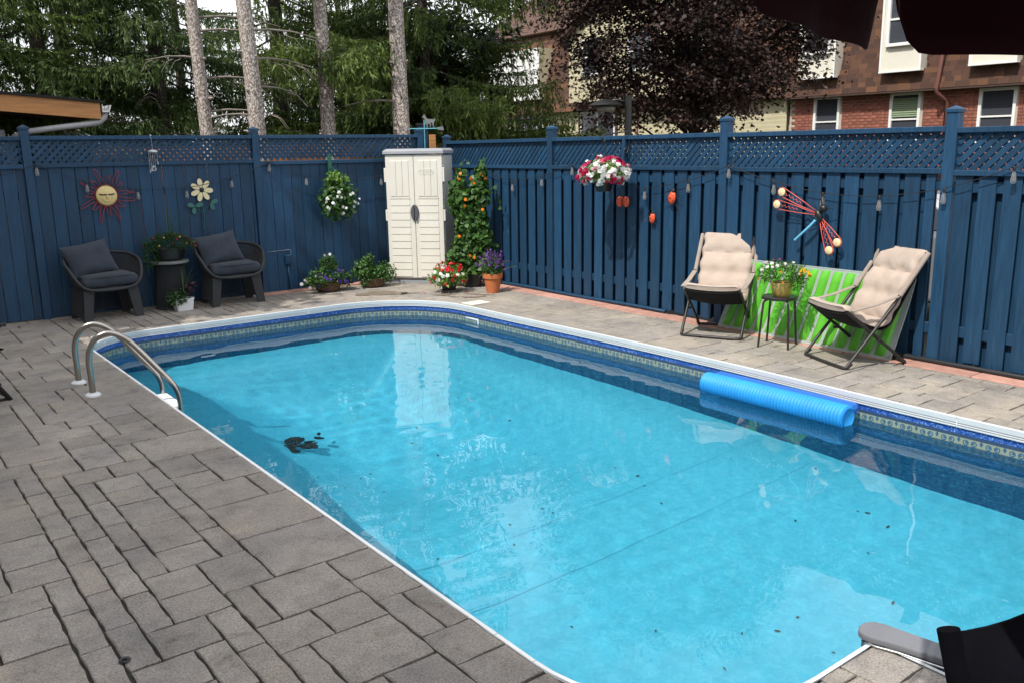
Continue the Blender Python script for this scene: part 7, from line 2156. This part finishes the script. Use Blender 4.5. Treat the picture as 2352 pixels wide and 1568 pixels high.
# ------------------------------------------------------------------ corner: tall post, cedar board, weathervane
kp = empty('corner_post', (7.265, 11.62, -0.06), 0, 'tall navy post with a cedar board rising behind the cabinet', 'post')
mb = MB(); mb.rbox((0, 0, 1.16), (0.12, 0.12, 2.32), 0.006); mb.build('post', m_blue, kp)
mb = MB(); mb.box((0, 0, 2.335), (0.15, 0.15, 0.03)); mb.build('cap', m_blackpipe, kp)
mb = MB(); mb.rbox((0.13, -0.06, 1.09), (0.11, 0.025, 2.18), 0.004); mb.build('cedar_board', m_cedar, kp)
wv_ = empty('weathervane', (7.17, 11.42, 1.86), -0.55, 'turquoise weathervane with grey horse silhouette above the cabinet', 'weathervane')
m_turq = M('turquoise_patina', (0.10, 0.36, 0.42), rough=0.5, var=0.15); m_zinc = M('zinc', (0.17, 0.18, 0.19), rough=0.5, var=0.1)
mb = MB(); mb.tube([(0, 0, 0), (0, 0, 0.47)], 0.007, 8); mb.build('rod', m_turq, wv_, smooth=40)
mb = MB(); mb.tube([(-.22, 0, .345), (.21, 0, .345)], 0.008, 8); mb.build('arrow_bar', m_turq, wv_, smooth=40)
mb = MB(); mb.prism([(-.30, 0), (-.21, .02), (-.21, -.02)], -.003, .003, tr=lambda v: Vector((v.x, v.z, .345 + v.y))); mb.build('arrow_head', m_zinc, wv_)
mb = MB(); mb.prism([(.20, .02), (.28, .028), (.29, -.028), (.20, -.02)], -.003, .003, tr=lambda v: Vector((v.x, v.z, .345 + v.y))); mb.build('arrow_tail', m_zinc, wv_)
hs = [(-.03, .155), (-.048, .148), (-.045, .162), (-.022, .185), (-.012, .20), (-.008, .182), (.008, .165), (.02, .135), (.05, .128), (.10, .128), (.125, .12), (.135, .135), (.15, .13), (.145, .105), (.13, .09), (.125, .07), (.118, .04), (.132, .01), (.118, .005), (.104, .04), (.10, .07), (.07, .078), (.085, .045), (.075, .012), (.06, .01), (.07, .045), (.04, .075), (.03, .04), (.028, .008), (.014, .008), (.016, .045), (.012, .075), (-.01, .04), (-.012, .008), (-.026, .008), (-.022, .045), (-.006, .095), (-.012, .13)]
mb = MB(); mb.prism(hs, -.003, .003, tr=lambda v: Vector((v.x + .02, v.z, .355 + v.y))); mb.build('horse', m_zinc, wv_)
# ------------------------------------------------------------------ small litter
m_lit = M('wet_leaf', (0.045, 0.042, 0.025), rough=0.6, var=0.3)
def litter_mesh(q):
    mb = MB(); n = 7; L_ = q.uniform(.009, .019)
    pts = [(L_ * math.cos(2 * PI * k / n) * q.uniform(.8, 1.1), L_ * .5 * math.sin(2 * PI * k / n) * q.uniform(.7, 1.1)) for k in range(n)]
    mb.prism(pts, 0, 0.002); me = bpy.data.meshes.new('fallen_leaf'); me.from_pydata(mb.v, [], mb.f); me.materials.append(m_lit); return me
lq = random.Random(4); lms = [litter_mesh(lq) for _ in range(5)]
for k in range(36):
    if k < 24: x, y = lq.uniform(2.6, 5.4), lq.uniform(1.9, 4.6)
    else: x, y = lq.uniform(2.4, 5.0), lq.uniform(4.4, 7.5)
    o = obj('fallen_leaf', lms[k % 5], None, (x, y, floor_z(x, y) + 0.016), (0, 0, lq.uniform(0, 6)))
    o.cycles.is_caustics_receiver = True
    tag(o, 'small dark leaf lying on the pool floor', 'leaf', 'leaves sunk in the pool')
for k in range(12):
    x, y = lq.uniform(2.2, 5.2), lq.uniform(2.2, 6.5)
    o = obj('floating_leaf', lms[k % 5], None, (x, y, ZW + 0.003), (0, 0, lq.uniform(0, 6))); o.scale = (.7, .7, 1)
    tag(o, 'tiny dark leaf floating on the pool water', 'leaf', 'leaves floating on the pool')
# clump of sunken leaves on the deep floor
m_rot = M('rotten_leaf', (0.010, 0.012, 0.009), rough=0.6, var=0.3)
sunk = empty('sunken_leaf_clump', (3.01, 7.25, floor_z(3.01, 7.25) + .015), 0, 'dark clump of sunken leaves on the pool floor beyond the ladder', 'leaf clump')
for k in range(34):
    mb = MB(); n = 6; L_ = lq.uniform(.03, .07); pts = [(L_ * math.cos(2 * PI * j / n), L_ * .6 * math.sin(2 * PI * j / n)) for j in range(n)]
    mb.prism(pts, 0, .003); mb.build('leaf', m_rot, sunk, loc=(lq.gauss(0, .11), lq.gauss(0, .10), .004 * k / 3), rot=(lq.uniform(-.2, .2), lq.uniform(-.2, .2), lq.uniform(0, 6))).cycles.is_caustics_receiver = True
# fallen petals and a deck anchor
for (x, y) in ((6.15, 9.95), (6.62, 9.6), (6.3, 9.75)):
    mb = MB(); mb.lathe([(0.0, .0), (.014, .006), (.018, .003)], 8, capb=False); o = mb.build('fallen_petal', m_red, loc=(x, y, 0.006)); o.data.attributes.new('rnd', 'FLOAT', 'FACE')
    tag(o, 'red petunia petal fallen on the deck near the black pot', 'petal', 'fallen petals')
mb = MB(); mb.lathe([(.016, 0), (.022, .004), (.020, .008), (.010, .006), (.009, .002)], 18); tag(mb.build('deck_anchor', m_blackpipe, loc=(0.63, 3.28, .004), smooth=40), 'small black ring anchor set in the shaded deck', 'anchor')
